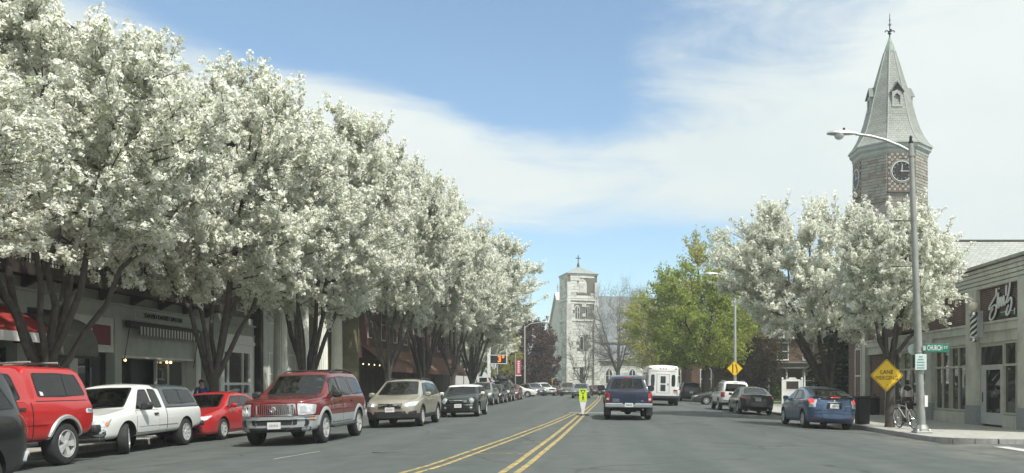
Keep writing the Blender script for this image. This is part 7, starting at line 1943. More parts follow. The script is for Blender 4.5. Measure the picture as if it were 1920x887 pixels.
g4 = tree('leafy_tree', 'dark green bushy tree behind the lighted number sign', 'tree', (-18.5, 110, .16), 8.5, 4.2, .8, 1.2, .22, 71, nl=7, nt=80, tw=6, tl=1.2, cl=9, petals=6, cr=.24, ps=.22, mats=('green_leaf','maple_leaf'), leaf=.3, cn='leaf_crown')
g5 = retree(g2, 'olive tree beyond the side street left of the red banner', (-13.6, 116.5, .16), 4.0, (.62,.62,.62), None)
be = tree('beech_tree', 'dark copper red beech left of the church', 'tree', (-11.0, 131.5, .2), 12.0, 5.4, .3, 1.6, .35, 77, nl=8, nt=150, tw=7, tl=1.2, cl=10, petals=6, cr=.26, ps=.26, mats=('beech_leaf',), cn='leaf_crown', low=(.6,.66,.34))
be2 = tree('beech_tree', 'thin reddish budding tree showing above the copper beech', 'tree', (-14.5, 140, .2), 17.0, 5.0, 5.0, 4.0, .28, 79, nl=7, nt=90, tw=7, tl=1.4, cl=4, petals=2, cr=.2, ps=.16, mats=('beech_leaf','bud_haze'), leaf=.5, cn='bud_crown', sub=2)
ru = tree('rust_tree', 'rusty brown budding tree beside the diamond lane sign', 'tree', (15.4, 88, .16), 6.8, 3.7, .9, 1.2, .16, 83, nl=7, nt=85, tw=6, tl=1.1, cl=8, petals=5, cr=.2, ps=.17, mats=('rust_leaf','shrub_leaf'), leaf=.10, cn='leaf_crown')
# bare trees before the church
b1 = tree('bare_tree', 'tall bare tree in front of the church nave', 'tree', (3.2, 133, .2), 16.5, 7.4, 4.2, 3.4, .34, 91, nl=9, nt=150, tw=8, tl=1.8, cl=2, petals=1, cr=.15, ps=.12, mats=('bud_haze',), cn='bud_crown', bark='bark_grey', sub=5, spread=.40, twign=4)
b2 = tree('bare_tree', 'small bare tree in front of the church tower', 'tree', (-2.1, 131.5, .2), 9.6, 4.0, 1.4, 1.6, .15, 97, nl=8, nt=70, tw=6, tl=1.2, cl=2, petals=1, cr=.12, ps=.10, mats=('bud_haze',), cn='bud_crown', bark='bark_grey', sub=3, spread=.6)
b3 = retree(b1, 'bare tree partly behind the yellow green tree right of the nave', (10.5, 138, .2), 2.0, (.95,.95,1.02), None)
# back garden trees
bg1 = tree('budding_tree', 'hazy budding tree behind the white signpost', 'tree', (23.5, 84, .16), 10.0, 4.4, 1.6, 2.0, .2, 101, nl=7, nt=90, tw=7, tl=1.2, cl=5, petals=3, cr=.2, ps=.14, mats=('bud_haze','shrub_leaf'), leaf=.5, cn='bud_crown', sub=2)
bg2 = retree(bg1, 'budding tree between the houses behind the grey saloon', (16.8, 90.5, .16), 1.0, (1.0,1.0,1.0), None)
bg3 = retree(bg1, 'budding tree left of the dark spruce', (20.3, 70, .16), 2.5, (.8,.8,.85), None)
bg4 = retree(g4, 'round green garden tree behind the pear trunk on the right', (24.5, 75, .16), 1.0, (.9,.9,.95), None)
bg5 = retree(bg1, 'budding tree far behind the porch', (30, 100, .16), 4.2, (1.3,1.3,1.3), None)
bg6 = retree(g4, 'green tree far right of the church behind the boughs', (26, 150, .16), 2.0, (2.0,2.0,1.5), None)
bg7 = retree(g4, 'green tree far left beyond the row of pears', (-30, 135, .16), 3.0, (2.0,2.0,1.4), None)
# spruce : whorls of drooping boughs
def spruce(loc, H, Rb, seed):
    o = thing('spruce_tree', 'dark spruce tree beside the brick end of the shop row', 'tree', loc, 0, None, False); rs = np.random.RandomState(seed)
    MB().tube([(0,0,-.05),(0,0,H)], [.16,.02], 8).build('trunk', 'bark', o, True)
    bm_ = MB(); cen = []; nor = []
    z = .35
    while z < H-.2:
        k = 1-z/H; n = int(6+7*k)
        for i in range(n):
            a = rs.uniform(0, 2*PI); L = Rb*k**.85*rs.uniform(.8,1.1)+.12; dr = -.22*L
            P = [np.array([L*q*math.cos(a), L*q*math.sin(a), z + .08*q + dr*q*q]) for q in (0,.35,.7,1)]
            bm_.tube(P, [.022,.016,.01,.004], 4, 0, False)
            m = int(22+90*L)
            q = rs.uniform(.12,1.02,m)
            base = np.stack([L*q*math.cos(a), L*q*math.sin(a), z+.08*q+dr*q*q], 1)
            side = np.array([-math.sin(a), math.cos(a), 0]); w = .32*(1.1-q)*L*.75+.05
            base = base + side*(rs.uniform(-1,1,m)*w)[:,None] + np.stack([0*q,0*q,-rs.uniform(0,.14,m)],1)
            cen.append(base); nv = rs.normal(size=(m,3))*.5; nv[:,2] += .8; nor.append(nv)
        z += .20+.12*rs.uniform()
    bo = bm_.build('branches', 'bark', o, True, None, 80, recalc=False); bo['kind'] = 'stuff'
    cen, nor = np.concatenate(cen), np.concatenate(nor)
    cloud_mesh('needle_crown', cen, nor, rs.uniform(.10,.22,len(cen)), np.zeros(len(cen)), ('spruce_needle',), o, asp=.35)
spruce((16.0, 55.5, .16), 9.2, 2.7, 5)
# shrubs by the houses
def shrub(label, loc, r, h, seed, mats=('shrub_leaf','green_leaf'), n=1500):
    o = thing('shrub', label, 'shrub', loc, 0, None, False); rs = np.random.RandomState(seed)
    b = MB()
    for i in range(9):
        a = rs.uniform(0,2*PI); e = np.array([r*.7*math.cos(a), r*.7*math.sin(a), h*rs.uniform(.6,.95)]); b.tube([(0,0,-.02), e*.5+np.array([0,0,.1*h]), e], [.02,.014,.006], 5)
    b.build('stems', 'bark', o, True)
    u = rs.normal(size=(n,3)); u /= np.linalg.norm(u,axis=1)[:,None]; u[:,2] = np.abs(u[:,2]); q = rs.uniform(.5,1,(n,1))**.5
    lump = 1+.22*np.sin(u[:,0:1]*5+seed)+.18*np.sin(u[:,1:2]*6+2*seed)
    P = u*q*lump*np.array([r,r,h]); cloud_mesh('leaves', P, u+rs.normal(size=u.shape)*.5, rs.uniform(.09,.18,n), (rs.uniform(size=n)<.4)*1.0, mats, o)
shrub('clipped green shrub beside the porch of the brick house', (18.6, 89.4, .16), 1.0, 1.3, 1); shrub('low green shrub under the porch rail', (21.3, 89.2, .16), 1.1, 1.0, 2)
shrub('yellow flowering shrub behind the white SUV', (14.9, 83.5, .16), .9, 1.2, 3, ('olive_leaf','maple_leaf')); shrub('dark shrub against the brick house wall', (12.3, 94.8, .16), 1.1, 1.4, 4)
shrub('green shrub near the spruce foot', (14.95, 60.5, .16), .7, .9, 6); shrub('green shrub at the left side street corner', (-15.2, 102.5, .16), 1.2, 1.6, 7)
# ================================================================== STREET FURNITURE
def cobra(b_parent, base, topz, lean, arm_end, arm_z, pole_r=(.12,.075)):
    bx_, by_, bz_ = base
    tx = bx_+lean
    return tx
lp = thing('street_lamp', 'tall grey lamp post with a cobra head lamp at the right corner', 'street lamp', (10.0, 26.3, ZS))
BX, BY, TX_, TZ = 10.0, 26.3, 9.66, 9.05
MB().tube([(BX,BY,ZS),(BX+(TX_-BX)*.3,BY,ZS+(TZ-ZS)*.3),(TX_,BY,TZ)], [.125,.115,.075], 16).build('pole', 'pole_grey', lp, True)
b = MB(); b.bbox(BX-.24,BX+.24,BY-.24,BY+.24,ZS,ZS+.06,.01); b.lathe([(.22,ZS+.06),(.20,ZS+.14),(.14,ZS+.26)], 8, (BX,BY,0), phase=PI/8); bs = b.build('base_flange', 'pole_grey', lp)
for sx in (-1,1):
    for sy in (-1,1): MB().lathe([(.035,ZS+.06),(.035,ZS+.1),(.02,ZS+.12)], 6, (BX+sx*.18,BY+sy*.18,0)).build('anchor_bolt', 'galvanised', bs)
arm = [(TX_+.01,BY,8.80),(TX_-.35,BY,8.99),(TX_-.8,BY,9.17),(TX_-1.25,BY,9.29),(TX_-1.7,BY,9.35)]
MB().tube(arm, [.05,.048,.045,.042,.04], 10).build('arm', 'galvanised', lp, True)
MB().lathe([(.10,8.66),(.10,8.92)], 12, (TX_+.005,BY,0)).build('arm_clamp', 'pole_grey', lp)
def cobra_head(parent, x, y, z, s=1.0, d=-1):
    prof = [(0,.05,.05),(.10,.07,.07),(.28,.11,.10),(.50,.16,.12),(.70,.15,.10),(.85,.08,.06),(.89,.02,.02)]
    vs = []; n = 14
    for u, w, h in prof:
        for k in range(n):
            a = 2*PI*k/n; vs.append((x+d*u*s, y+w*math.cos(a)*s, z+(h*math.sin(a)*(1.0 if math.sin(a) > 0 else .35)-.0)*s))
    hd = MB().add(vs, [(i*n+k, i*n+(k+1)%n, (i+1)*n+(k+1)%n, (i+1)*n+k) for i in range(len(prof)-1) for k in range(n)]+[tuple(range(n)), tuple(range(len(prof)*n-1,(len(prof)-1)*n-1,-1))]).build('lamp_head', 'galvanised', parent, True)
    MB().lathe([(.15*s,0),(.14*s,-.06*s),(.10*s,-.12*s),(.04*s,-.15*s),(.001,-.155*s)], 18, (x+d*.52*s, y, z-.02*s)).build('lamp_bowl', 'lamp_glass', hd, True)
    MB().lathe([(.035*s,.10*s),(.035*s,.17*s),(.001,.18*s)], 10, (x+d*.38*s, y, z)).build('photocell', 'iron_black', hd, True)
cobra_head(lp, TX_-1.66, BY, 9.36, 1.05)
b = MB(); b.tube([(TX_,BY,TZ),(TX_,BY,TZ+.08)], .07, 10); b.lathe([(.045,TZ+.08),(.05,TZ+.2),(.03,TZ+.25),(.001,TZ+.26)], 10, (TX_,BY,0)); b.build('pole_cap', 'iron_black', lp, True)
for z in (6.68, 5.28):
    xx = BX+(TX_-BX)*(z-ZS)/(TZ-ZS); MB().tube([(xx,BY,z),(xx-.75,BY,z)], .018, 8).build('banner_arm', 'iron_black', lp)
b = MB()
for z in (2.62, 2.55, 2.48): xx = BX+(TX_-BX)*(z-ZS)/(TZ-ZS); b.lathe([(.128,z),(.128,z+.025)], 16, (xx,BY,0))
b.build('steel_band', 'galvanised', lp)
xx = BX-.02
MB().box(xx+.06, xx+.16, BY-.125, BY-.11, .95, 1.3).build('paper_notice', 'sign_white', lp)
# street name blade
cs = thing('street_sign', 'green street name blade reading CHURCH ST fixed to the lamp post', 'street sign', (10.0, 26.2, 2.7))
bx0 = 10.05; MB().bbox(bx0, bx0+.74, 26.17, 26.19, 2.62, 2.88, .006).build('blade', 'sign_green', cs)
text('lettering', 'CHURCH', .225, 'sign_white', cs, (bx0+.295, 26.165, 2.75), (R(90),0,0), .006, fit=.46, bold=.0015)
text('lettering', 'ST', .115, 'sign_white', cs, (bx0+.635, 26.165, 2.765), (R(90),0,0), .006, fit=.13)
MB().box(bx0-.07, bx0+.02, 26.15, 26.2, 2.68, 2.82).build('bracket', 'galvanised', cs)
ns = thing('notice_sign', 'small mint notice with faded blue lines under the street name blade', 'sign', (9.93, 26.13, 2.3))
MB().bbox(9.73, 10.08, 26.12, 26.135, 2.08, 2.56, .006).build('panel', 'sign_mint', ns)
b = MB()
for k, (w, n_) in enumerate(((.12,3),(.18,4),(.24,5),(.24,6),(.24,5))):
    for q in range(n_):
        x0 = 9.905-w/2+w*q/n_; b.box(x0, x0+w/n_*.72, 26.114, 26.119, 2.50-k*.085-.032, 2.50-k*.085)
b.build('faded_print', 'sign_blue_print', ns)['kind'] = 'stuff'
rsn = thing('round_sign', 'pale round sign edge peeking from behind the lamp post', 'sign', (9.8, 26.5, 2.75))
MB().lathe([(.001,26.44),(.17,26.44),(.17,26.46),(.001,26.46)], 24, (9.80,0,2.72), 'y').build('disc', 'sign_mint', rsn)
MB().box(9.78, 9.95, 26.40, 26.46, 2.70, 2.74).build('bracket', 'galvanised', rsn)

def diamond(name, label, X, Y, Z, hd, post=None):
    o = thing(name, label, 'road sign', (X, Y, Z))
    P = rounded([(X-hd,Z),(X,Z-hd),(X+hd,Z),(X,Z+hd)], hd*.09, 4)
    MB().prism(P, Y-.006, Y+.006, 'xz').build('plate', 'sign_yellow', o)
    def ring(k0, k1): 
        a = rounded([(X-hd*k0,Z),(X,Z-hd*k0),(X+hd*k0,Z),(X,Z+hd*k0)], hd*.08, 4); c = rounded([(X-hd*k1,Z),(X,Z-hd*k1),(X+hd*k1,Z),(X,Z+hd*k1)], hd*.08, 4)
        n = len(a); b = MB(); b.add([(p,Y-.008,q) for p,q in a]+[(p,Y-.008,q) for p,q in c], [(i,(i+1)%n,n+(i+1)%n,n+i) for i in range(n)]); return b
    ring(.955,.915).build('border', 'sign_black', o)
    return o
lm = diamond('warning_sign', 'yellow diamond sign reading LANE MERGING fixed on the small pear trunk', 10.05, 29.64, 1.95, .575)
text('lettering', 'LANE', .20, 'sign_black', lm, (10.05, 29.63, 2.06), (R(90),0,0), .004, fit=.44, bold=.0015)
text('lettering', 'MERGING', .20, 'sign_black', lm, (10.05, 29.63, 1.855), (R(90),0,0), .004, fit=.76)
for z in (1.62, 1.52): MB().lathe([(.001,29.622),(.014,29.624),(.014,29.634)], 8, (10.05+(z-1.6)*.6,0,z), 'y').build('bolt', 'iron_black', lm)
MB().box(10.02, 10.10, 29.646, 29.76, 1.6, 2.3).build('bracket', 'iron_black', lm)
dm = diamond('warning_sign', 'yellow diamond sign with two lane lines beneath the far lamp post', 9.15, 56.8, 2.68, .53)
MB().box(8.98, 9.05, 56.785, 56.795, 2.40, 2.98).build('lane_symbol', 'sign_black', dm)
b = MB(); pts = [(9.20,2.98),(9.22,2.86),(9.30,2.70),(9.28,2.55),(9.28,2.40)]
pts = [(9.19,2.98),(9.19,2.84),(9.26,2.68),(9.26,2.40)]
for (x0,z0),(x1,z1) in zip(pts[:-1], pts[1:]): b.add([(x0,56.79,z0),(x0+.07,56.79,z0),(x1+.07,56.79,z1),(x1,56.79,z1)], [(0,1,2,3)])
b.build('lane_symbol', 'sign_black', dm)
fl = thing('street_lamp', 'pale lamp post reaching over the road above the two line diamond sign', 'street lamp', (9.2, 57.0, ZS))
MB().tube([(9.2,57,ZS),(9.2,57,8.6)], [.11,.07], 14).build('pole', 'galvanised', fl, True); MB().lathe([(.2,ZS),(.2,ZS+.05),(.13,ZS+.3)], 12, (9.2,57,0)).build('base_flange', 'galvanised', fl, True)
MB().tube([(9.2,57,8.5),(8.9,57,8.78),(8.5,57,8.92),(8.0,57,9.0)], [.045,.045,.04,.04], 8).build('arm', 'galvanised', fl, True); cobra_head(fl, 8.05, 57, 9.0, 1.05)
fl2 = thing('street_lamp', 'slim lamp post by the red banner on the left', 'street lamp', (-10.0, 117.5, .1))
MB().tube([(-10,117.5,.0),(-10,117.5,9.6)], [.13,.09], 12).build('pole', 'galvanised', fl2, True); MB().tube([(-10,117.5,9.4),(-9.2,117.5,9.95),(-7.8,117.5,10.15)], [.06,.055,.05], 8).build('arm', 'galvanised', fl2, True); cobra_head(fl2, -7.85, 117.5, 10.15, 1.3, 1)
MB().lathe([(.22,.0),(.22,.9),(.13,1.1)], 12, (-10,117.5,0)).build('base_cover', 'galvanised', fl2, True)
# banner on its own pole
bn = thing('banner', 'red banner with pale lettering hung on a thin pole', 'banner', (-10.7, 114, .15))
MB().tube([(-10.95,114,.1),(-10.95,114,5.8)], .06, 8).build('pole', 'galvanised', bn)
MB().prism([(-10.85,2.85),(-10.2,2.9),(-10.2,5.0),(-10.85,4.95)], 113.99, 114.01, 'xz').build('cloth', 'red_banner', bn)
MB().box(-10.95, -10.15, 113.97, 114.03, 4.97, 5.02).build('banner_arm', 'iron_black', bn); MB().box(-10.95, -10.15, 113.97, 114.03, 2.72, 2.86).build('banner_arm', 'sign_white', bn)
b = MB()
for k in range(6): b.box(-10.66, -10.38, 113.985, 113.99, 3.15+k*.28, 3.33+k*.28)
b.build('print', 'sign_white', bn)
# time and temperature sign
tt = thing('temperature_sign', 'black box sign showing an orange lit 3 degrees on a white post', 'sign', (-12.6, 99.0, ZS))
MB().box(-12.75, -12.4, 98.9, 99.15, ZS, 5.9).build('post', 'white_paint', tt)
MB().box(-12.35, -10.55, 98.85, 99.15, 4.05, 4.95).build('sign_box', 'sign_black', tt)
b = MB(); b.box(-12.4, -10.5, 98.83, 99.17, 4.95, 5.03); b.box(-12.4, -10.5, 98.83, 99.17, 3.97, 4.05); b.box(-10.55, -10.47, 98.83, 99.17, 4.05, 5.7); b.build('sign_frame', 'white_paint', tt)
text('lit_digit', '3°', .95, 'led_orange', tt, (-11.15, 98.83, 4.5), (R(90),0,0), .02, bold=.02)
MB().tube([(-11.6,99,ZS),(-11.6,99,4.0)], .07, 8).build('post', 'galvanised', tt)
# in-street yield paddle
yp = thing('yield_paddle', 'lime yellow yield paddle on a white tapering stand on the centre line', 'road sign', (-.63, 37.6, gz(-.63,37.6)))
X0, Y0, Z0 = -.63, 37.6, gz(-.63, 37.6)
b = MB(); b.bbox(X0-.27, X0+.27, Y0-.2, Y0+.2, Z0, Z0+.05, .02); b.build('rubber_base', 'tyre_rubber', yp)
MB().prism([(X0-.035,Z0+.05),(X0+.035,Z0+.05),(X0+.155,Z0+.66),(X0-.155,Z0+.66)], Y0-.012, Y0+.012, 'xz').build('stand', 'sign_white', yp)
MB().prism(rounded([(X0-.165,Z0+.62),(X0+.165,Z0+.62),(X0+.165,Z0+1.16),(X0-.165,Z0+1.16)], .02), Y0-.02, Y0+.014, 'xz').build('panel', 'sign_lime', yp)
b = MB(); z1 = Z0+1.12; k_ = [(X0-.12,z1),(X0+.12,z1),(X0,z1-.22)]; k2 = [(X0-.07,z1-.03),(X0+.07,z1-.03),(X0,z1-.16)]
b.add([(x,Y0-.024,z) for x,z in k_+k2], [(0,1,4,3),(1,2,5,4),(2,0,3,5)]); b.build('yield_symbol', 'sign_black', yp)
b = MB(); zc = Z0+.86; b.lathe([(.001,-.003),(.026,-.003),(.026,.003),(.001,.003)], 12, (X0, Y0-.024, zc), 'y')
for q in ([(-.022,-.03),(.022,-.03),(.02,-.11),(-.02,-.11)], [(-.02,-.11),(0,-.11),(-.03,-.2),(-.05,-.2)], [(0,-.11),(.02,-.11),(.055,-.19),(.035,-.2)], [(.02,-.04),(.06,-.09),(.05,-.105),(.015,-.06)], [(-.02,-.04),(-.05,-.1),(-.035,-.11),(-.01,-.06)]):
    b.add([(X0+x, Y0-.0245, zc+z) for x, z in q], [(0,1,2,3)])
b.build('walker_symbol', 'sign_black', yp)
# white church signpost on the lawn
wp = thing('signpost_board', 'white two post notice board with a dark panel on the lawn', 'notice board', (15.2, 66.0, .16)); YY = 61.5
for x in (13.35, 14.75):
    MB().box(x-.06, x+.06, YY-.06, YY+.06, .14, 2.0).build('post', 'white_paint', wp); MB().lathe([(.07,2.0),(.09,2.05),(.001,2.14)], 10, (x,YY,0)).build('post_cap', 'white_paint', wp, True)
MB().prism([(13.41,.75),(14.69,.75),(14.69,1.92),(14.55,1.98),(14.4,1.98),(14.25,2.12),(13.85,2.12),(13.7,1.98),(13.55,1.98),(13.41,1.92)], YY-.04, YY+.04, 'xz').build('board', 'white_paint', wp)
MB().box(13.62, 14.48, YY-.055, YY-.04, 1.28, 1.84).build('dark_panel', 'wood_brown_dark', wp)
MB().box(13.56, 14.54, YY-.06, YY-.04, 1.84, 1.88).build('panel_frame', 'white_paint', wp); MB().box(13.56, 14.54, YY-.06, YY-.04, 1.24, 1.28).build('panel_frame', 'white_paint', wp)
wp.location = wp.location
# newspaper box
nb_ = thing('newspaper_box', 'green newspaper box on the left pavement by the columns', 'newspaper box', (-14.6, 38.3, ZS))
MB().bbox(-14.85, -14.35, 38.1, 38.6, ZS+.25, ZS+1.1, .02).build('cabinet', 'sign_green', nb_); MB().box(-14.34, -14.33, 38.17, 38.53, ZS+.65, ZS+1.0).build('window', 'house_glass', nb_)
MB().box(-14.75, -14.45, 38.2, 38.5, ZS, ZS+.25).build('pedestal', 'iron_black', nb_)
# pedestrian signal on the far corner
ps_ = thing('pedestrian_signal', 'pedestrian signal with a black head on a yellow post at the far corner', 'signal', (-6.9, 129.8, .1))
MB().tube([(-6.9,129.8,.1),(-6.9,129.8,2.6)], .09, 8).build('post', 'sign_yellow', ps_); MB().box(-7.3,-6.5,129.6,129.9,2.6,3.3).build('signal_head', 'iron_black', ps_)

# ================================================================== BICYCLE leaning on the pear trunk
bk = thing('bicycle', 'silver bicycle leaning against the small pear trunk', 'bicycle', (0,0,0), 0, None, False)
def bwheel(x):
    w = MB(); n = 36; r = .335
    vs = []; m = 8
    for i in range(n):
        a = 2*PI*i/n
        for k in range(m):
            q = 2*PI*k/m; rr_ = r+.017*math.cos(q); vs.append((x+rr_*math.cos(a), .017*math.sin(q), .352+rr_*math.sin(a)))
    w.add(vs, [(i*m+k, i*m+(k+1)%m, ((i+1)%n)*m+(k+1)%m, ((i+1)%n)*m+k) for i in range(n) for k in range(m)])
    t_ = w.build('wheel', 'tyre_rubber', bk, True)
    b = MB()
    for i in range(14): a = 2*PI*i/14; b.tube([(x+.03*math.cos(a), .02*(-1)**i, .352+.03*math.sin(a)), (x+.315*math.cos(a+.2), 0, .352+.315*math.sin(a+.2))], .0035, 4)
    b.lathe([(.02,-.04),(.02,.04)], 10, (x,0,.352), 'y')
    vs = []
    for i in range(n):
        a = 2*PI*i/n
        for rr_, yy in ((.322,-.012),(.322,.012),(.305,.008),(.305,-.008)): vs.append((x+rr_*math.cos(a), yy, .352+rr_*math.sin(a)))
    b.add(vs, [(i*4+k, i*4+(k+1)%4, ((i+1)%n)*4+(k+1)%4, ((i+1)%n)*4+k) for i in range(n) for k in range(4)])
    b.build('rim', 'chrome', t_, True)
bwheel(-.52); bwheel(.52)
b = MB()
for a, c, r in (((-.52,.352),(-.08,.30),.011),((-.52,.352),(-.17,.74),.010),((-.08,.30),(-.2,.86),.016),((-.17,.76),(.33,.80),.016),((-.08,.30),(.36,.70),.018),((.33,.84),(.37,.62),.018)):
    b.tube([(a[0],0,a[1]),(c[0],0,c[1])], r, 8)
b.build('frame', 'galvanised', bk, True)
b = MB()
for y in (-.05,.05): b.tube([(.37,y*.6,.64),(.44,y,.5),(.52,y,.352)], .012, 6)
b.build('fork', 'galvanised', bk, True)
b = MB(); b.tube([(.33,0,.82),(.32,0,.95)], .014, 8); b.tube([(.24,-.29,.99),(.30,-.2,.97),(.33,0,.95),(.30,.2,.97),(.24,.29,.99)], .012, 8); b.build('handlebar', 'iron_black', bk, True)
b = MB(); vs = []
for x, w, h in ((-.34,.075,.0),(-.30,.085,.03),(-.18,.05,.03),(-.06,.022,.02)):
    for k in range(8): a = 2*PI*k/8; vs.append((x, w*math.cos(a), .90+h*.5+.025*math.sin(a)))
b.add(vs, [(i*8+k, i*8+(k+1)%8, (i+1)*8+(k+1)%8, (i+1)*8+k) for i in range(3) for k in range(8)]+[tuple(range(8)), tuple(range(31,23,-1))]); b.build('saddle', 'iron_black', bk, True)
b = MB(); b.lathe([(.09,.045),(.09,.052)], 20, (-.08,0,.30), 'y')
for s_ in (1,-1): b.tube([(-.08,s_*.06,.30),(-.08+s_*.11,s_*.07,.30-s_*.13)], .009, 6); b.box(-.08+s_*.11-.04, -.08+s_*.11+.04, s_*.07, s_*.16, .29-s_*.13, .31-s_*.13)
b.build('crankset', 'iron_black', bk)
bk.location = (10.50, 28.95, ZS); bk.rotation_euler = (R(-9), 0, R(97))

# ================================================================== PEOPLE
def skin_mesh(name, pts, edges, rad, m, parent, sub=1, root=0):
    me = bpy.data.meshes.new(name); me.from_pydata(pts, edges, [])
    ob = bpy.data.objects.new(name, me); C.objects.link(ob)
    md = ob.modifiers.new('s', 'SKIN'); md.use_smooth_shade = True
    for i, v in enumerate(me.skin_vertices[0].data):
        r = rad[i]; v.radius = (r, r) if not hasattr(r, '__len__') else r; v.use_root = (i == root)
    sd = ob.modifiers.new('u', 'SUBSURF'); sd.levels = sub; sd.render_levels = sub
    dg = bpy.context.evaluated_depsgraph_get(); me2 = bpy.data.meshes.new_from_object(ob.evaluated_get(dg)); me2.name = name
    bpy.data.objects.remove(ob)
    me2.materials.clear(); me2.materials.append(M[m]); me2.shade_smooth()
    o2 = bpy.data.objects.new(name, me2); C.objects.link(o2); o2.parent = parent
    return o2
def person(label, loc, rz, top, bottom, shoes='iron_black', skirt=True, hair='hair_dark', stride=.16, collar=None, legs='skin'):
    """figure 1.66 m tall, walking along +x"""
    o = thing('person', label, 'person', (0,0,0), 0, None, False)
    P = []; E = []; Rd = []
    def v(p, r, par=None):
        P.append(p); Rd.append(r)
        if par is not None: E.append((par, len(P)-1))
        return len(P)-1
    pel = v((0,0,.90), (.115,.15)); wai = v((.005,0,1.04), (.095,.125), pel); che = v((.0,0,1.23), (.105,.15), wai); nek0 = v((-.01,0,1.37), (.07,.10), che); nek = v((.005,0,1.44), .05, nek0)
    hd0 = v((.015,0,1.50), .062, nek); hd1 = v((.02,0,1.57), (.085,.078), hd0); hd2 = v((.015,0,1.635), .055, hd1)
    for s_ in (1,-1):
        f = s_*stride
        hip = v((.0,s_*.09,.84), .085, pel); kn = v((f*.55+.03,s_*.09,.48), .055, hip); an = v((f*1.3 - (.10 if s_ < 0 else 0),s_*.085,.10+(.05 if s_ < 0 else 0)), .035, kn); he = v((f*1.3+.06-(.08 if s_ < 0 else 0),s_*.085,.05+(.0 if s_ > 0 else .02)), .034, an); v((f*1.3+.15-(.06 if s_ < 0 else 0),s_*.09,.035), .028, he)
        sh = v((0,s_*.16,1.35), .055, nek0); el = v((-f*.35,s_*.23,1.08), .040, sh); wr = v((-f*.3+.10,s_*.19,.88), .027, el); pa = v((-f*.3+.13,s_*.185,.82), (.018,.034), wr)
        for q, (dy, L) in enumerate(((-.026,.062),(-.009,.074),(.009,.070),(.026,.055))):
            k1 = v((-f*.3+.145,s_*.185+dy,.785), .0095, pa); v((-f*.3+.15,s_*.183+dy*1.05,.785-L), .008, k1)
        k1 = v((-f*.3+.165,s_*.165,.80), .010, pa); v((-f*.3+.185,s_*.155,.765), .009, k1)
    skin_mesh('body', P, E, Rd, 'skin', o, 1)
    # face
    b = MB()
    for s_ in (1,-1): b.lathe([(.001,-.012),(.012,0),(.001,.012)], 8, (.098, s_*.03, 1.575), 'y')
    b.build('eyes', 'sign_black', o, True)
    b = MB(); b.add([(.10,-.012,1.545),(.10,.012,1.545),(.125,0,1.545),(.10,0,1.59)], [(0,1,2),(0,2,3),(1,3,2),(0,3,1)]); b.build('nose', 'skin', o)
    MB().box(.088,.102,-.02,.02,1.515,1.522).build('mouth', 'lamp_red', o)
    b = MB()
    for s_ in (1,-1): b.lathe([(.001,-.012),(.028,0),(.001,.012)], 8, (.01, s_*.085, 1.565), 'y')
    b.build('ears', 'skin', o, True)
    # hair : cap with a low knot
    vs = []; n = 16
    for i, (z, r, dx_) in enumerate(((1.50,.070,-.045),(1.535,.094,-.028),(1.58,.104,-.012),(1.63,.092,-.002),(1.668,.055,.002),(1.68,.01,.0))):
        for k in range(n): a = 2*PI*k/n; vs.append((.01+dx_+r*math.cos(a)*(.75 if math.cos(a) > 0 and z < 1.6 else 1), r*.92*math.sin(a), z))
    b = MB().add(vs, [(i*n+k, i*n+(k+1)%n, (i+1)*n+(k+1)%n, (i+1)*n+k) for i in range(5) for k in range(n)])
    b.lathe([(.001,-.05),(.045,-.02),(.045,.02),(.001,.05)], 12, (-.115,0,1.55)); b.build('hair', hair, o, True)
    # shirt with sleeves
    P, E, Rd = [], [], []
    pel = v((0,0,.93), (.125,.16)); wai = v((.005,0,1.05), (.108,.138), pel); che = v((0,0,1.23), (.118,.16), wai); nek0 = v((-.01,0,1.37), (.08,.11), che); v((0,0,1.425), .055, nek0)
    for s_ in (1,-1):
        f = s_*stride; sh = v((0,s_*.165,1.35), .066, nek0); el = v((-f*.33,s_*.228,1.10), .052, sh); v((-f*.3+.05,s_*.21,.98), .042, el)
    skin_mesh('shirt', P, E, Rd, top, o, 1)
    if collar:
        b = MB(); vs = []; n = 18
        for i, (z, rx, ry) in enumerate(((1.44,.07,.08),(1.40,.105,.14),(1.35,.125,.185),(1.31,.13,.19))):
            for k in range(n):
                a = 2*PI*k/n; back = max(0, -math.cos(a)); vs.append((rx*math.cos(a)-.005, ry*math.sin(a), z - (.10*back*abs(1-abs(math.sin(a))) if i == 3 else 0)))
        b.add(vs, [(i*n+k, i*n+(k+1)%n, (i+1)*n+(k+1)%n, (i+1)*n+k) for i in range(3) for k in range(n)]); b.build('shawl', collar, o, True)
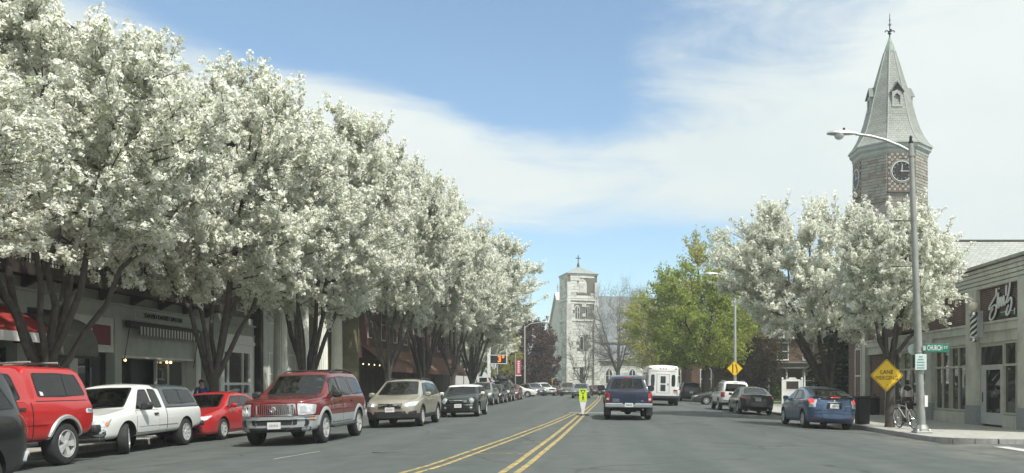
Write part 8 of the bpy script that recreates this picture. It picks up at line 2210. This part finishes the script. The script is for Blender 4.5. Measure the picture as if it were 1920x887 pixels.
    if skirt:
        vs = []; n = 28
        for i, (z, rx, ry) in enumerate(((.98,.13,.155),(.90,.155,.19),(.75,.19,.22),(.60,.235,.235),(.50,.265,.245))):
            for k in range(n): a = 2*PI*k/n; w_ = 1+.05*i/4*math.sin(a*7); vs.append((rx*w_*math.cos(a)+.02*i/4, ry*w_*math.sin(a), z+(.012*math.sin(a*5) if i == 4 else 0)))
        MB().add(vs, [(i*n+k, i*n+(k+1)%n, (i+1)*n+(k+1)%n, (i+1)*n+k) for i in range(4) for k in range(n)]).build('skirt', bottom, o, True)
    else:
        P, E, Rd = [], [], []
        pel = v((0,0,.92), (.125,.16))
        for s_ in (1,-1):
            f = s_*stride; hip = v((0,s_*.09,.82), .098, pel); kn = v((f*.55+.03,s_*.09,.48), .075, hip); v((f*1.2,s_*.085,.12), .062, kn)
        skin_mesh('trousers', P, E, Rd, bottom, o, 1)
    for s_ in (1,-1):
        f = s_*stride; x0 = f*1.3-(.10 if s_ < 0 else 0)
        b = MB(); vs = []; n = 12
        for i, (x, w, h) in enumerate(((-.05,.030,.05),(.0,.042,.095),(.08,.045,.065),(.15,.042,.04),(.19,.02,.02))):
            for k in range(n): a = 2*PI*k/n; vs.append((x0+x, s_*.085+w*math.cos(a), max(0.002,(h*.5)+h*.55*math.sin(a))+(.03 if s_ < 0 else 0)))
        b.add(vs, [(i*n+k, i*n+(k+1)%n, (i+1)*n+(k+1)%n, (i+1)*n+k) for i in range(4) for k in range(n)]+[tuple(range(n)), tuple(range(5*n-1,4*n-1,-1))]); b.build('shoe', shoes, o, True)
    o.location = loc; o.rotation_euler = (0,0,R(rz)); return o
person('woman seen from behind in pale top, dark shawl and brown skirt by the shop', (12.45, 34.3, ZS), 84, 'cloth_pale', 'cloth_brown', collar='cloth_brown')
person('person in a blue jacket standing on the left pavement behind the red saloon', (-14.1, 30.4, ZS), -60, 'cloth_blue', 'iron_black', skirt=False, stride=.04)
# ================================================================== THIN SPRING HAZE (one closed box round everything)
hz_ = MB().box(-2550, 2550, -450, 3550, -1.1, 36.5)
hm = bpy.data.materials.new('haze'); hm.use_nodes = True; hn = hm.node_tree; hn.nodes.clear()
pv_ = hn.nodes.new('ShaderNodeVolumePrincipled'); ho = hn.nodes.new('ShaderNodeOutputMaterial'); hn.links.new(pv_.outputs[0], ho.inputs['Volume'])
pv_.inputs['Color'].default_value = (.90, .95, .96, 1); pv_.inputs['Density'].default_value = .0009; pv_.inputs['Anisotropy'].default_value = .1
M['haze'] = hm
hb = hz_.build('haze', 'haze'); hb['kind'] = 'stuff'
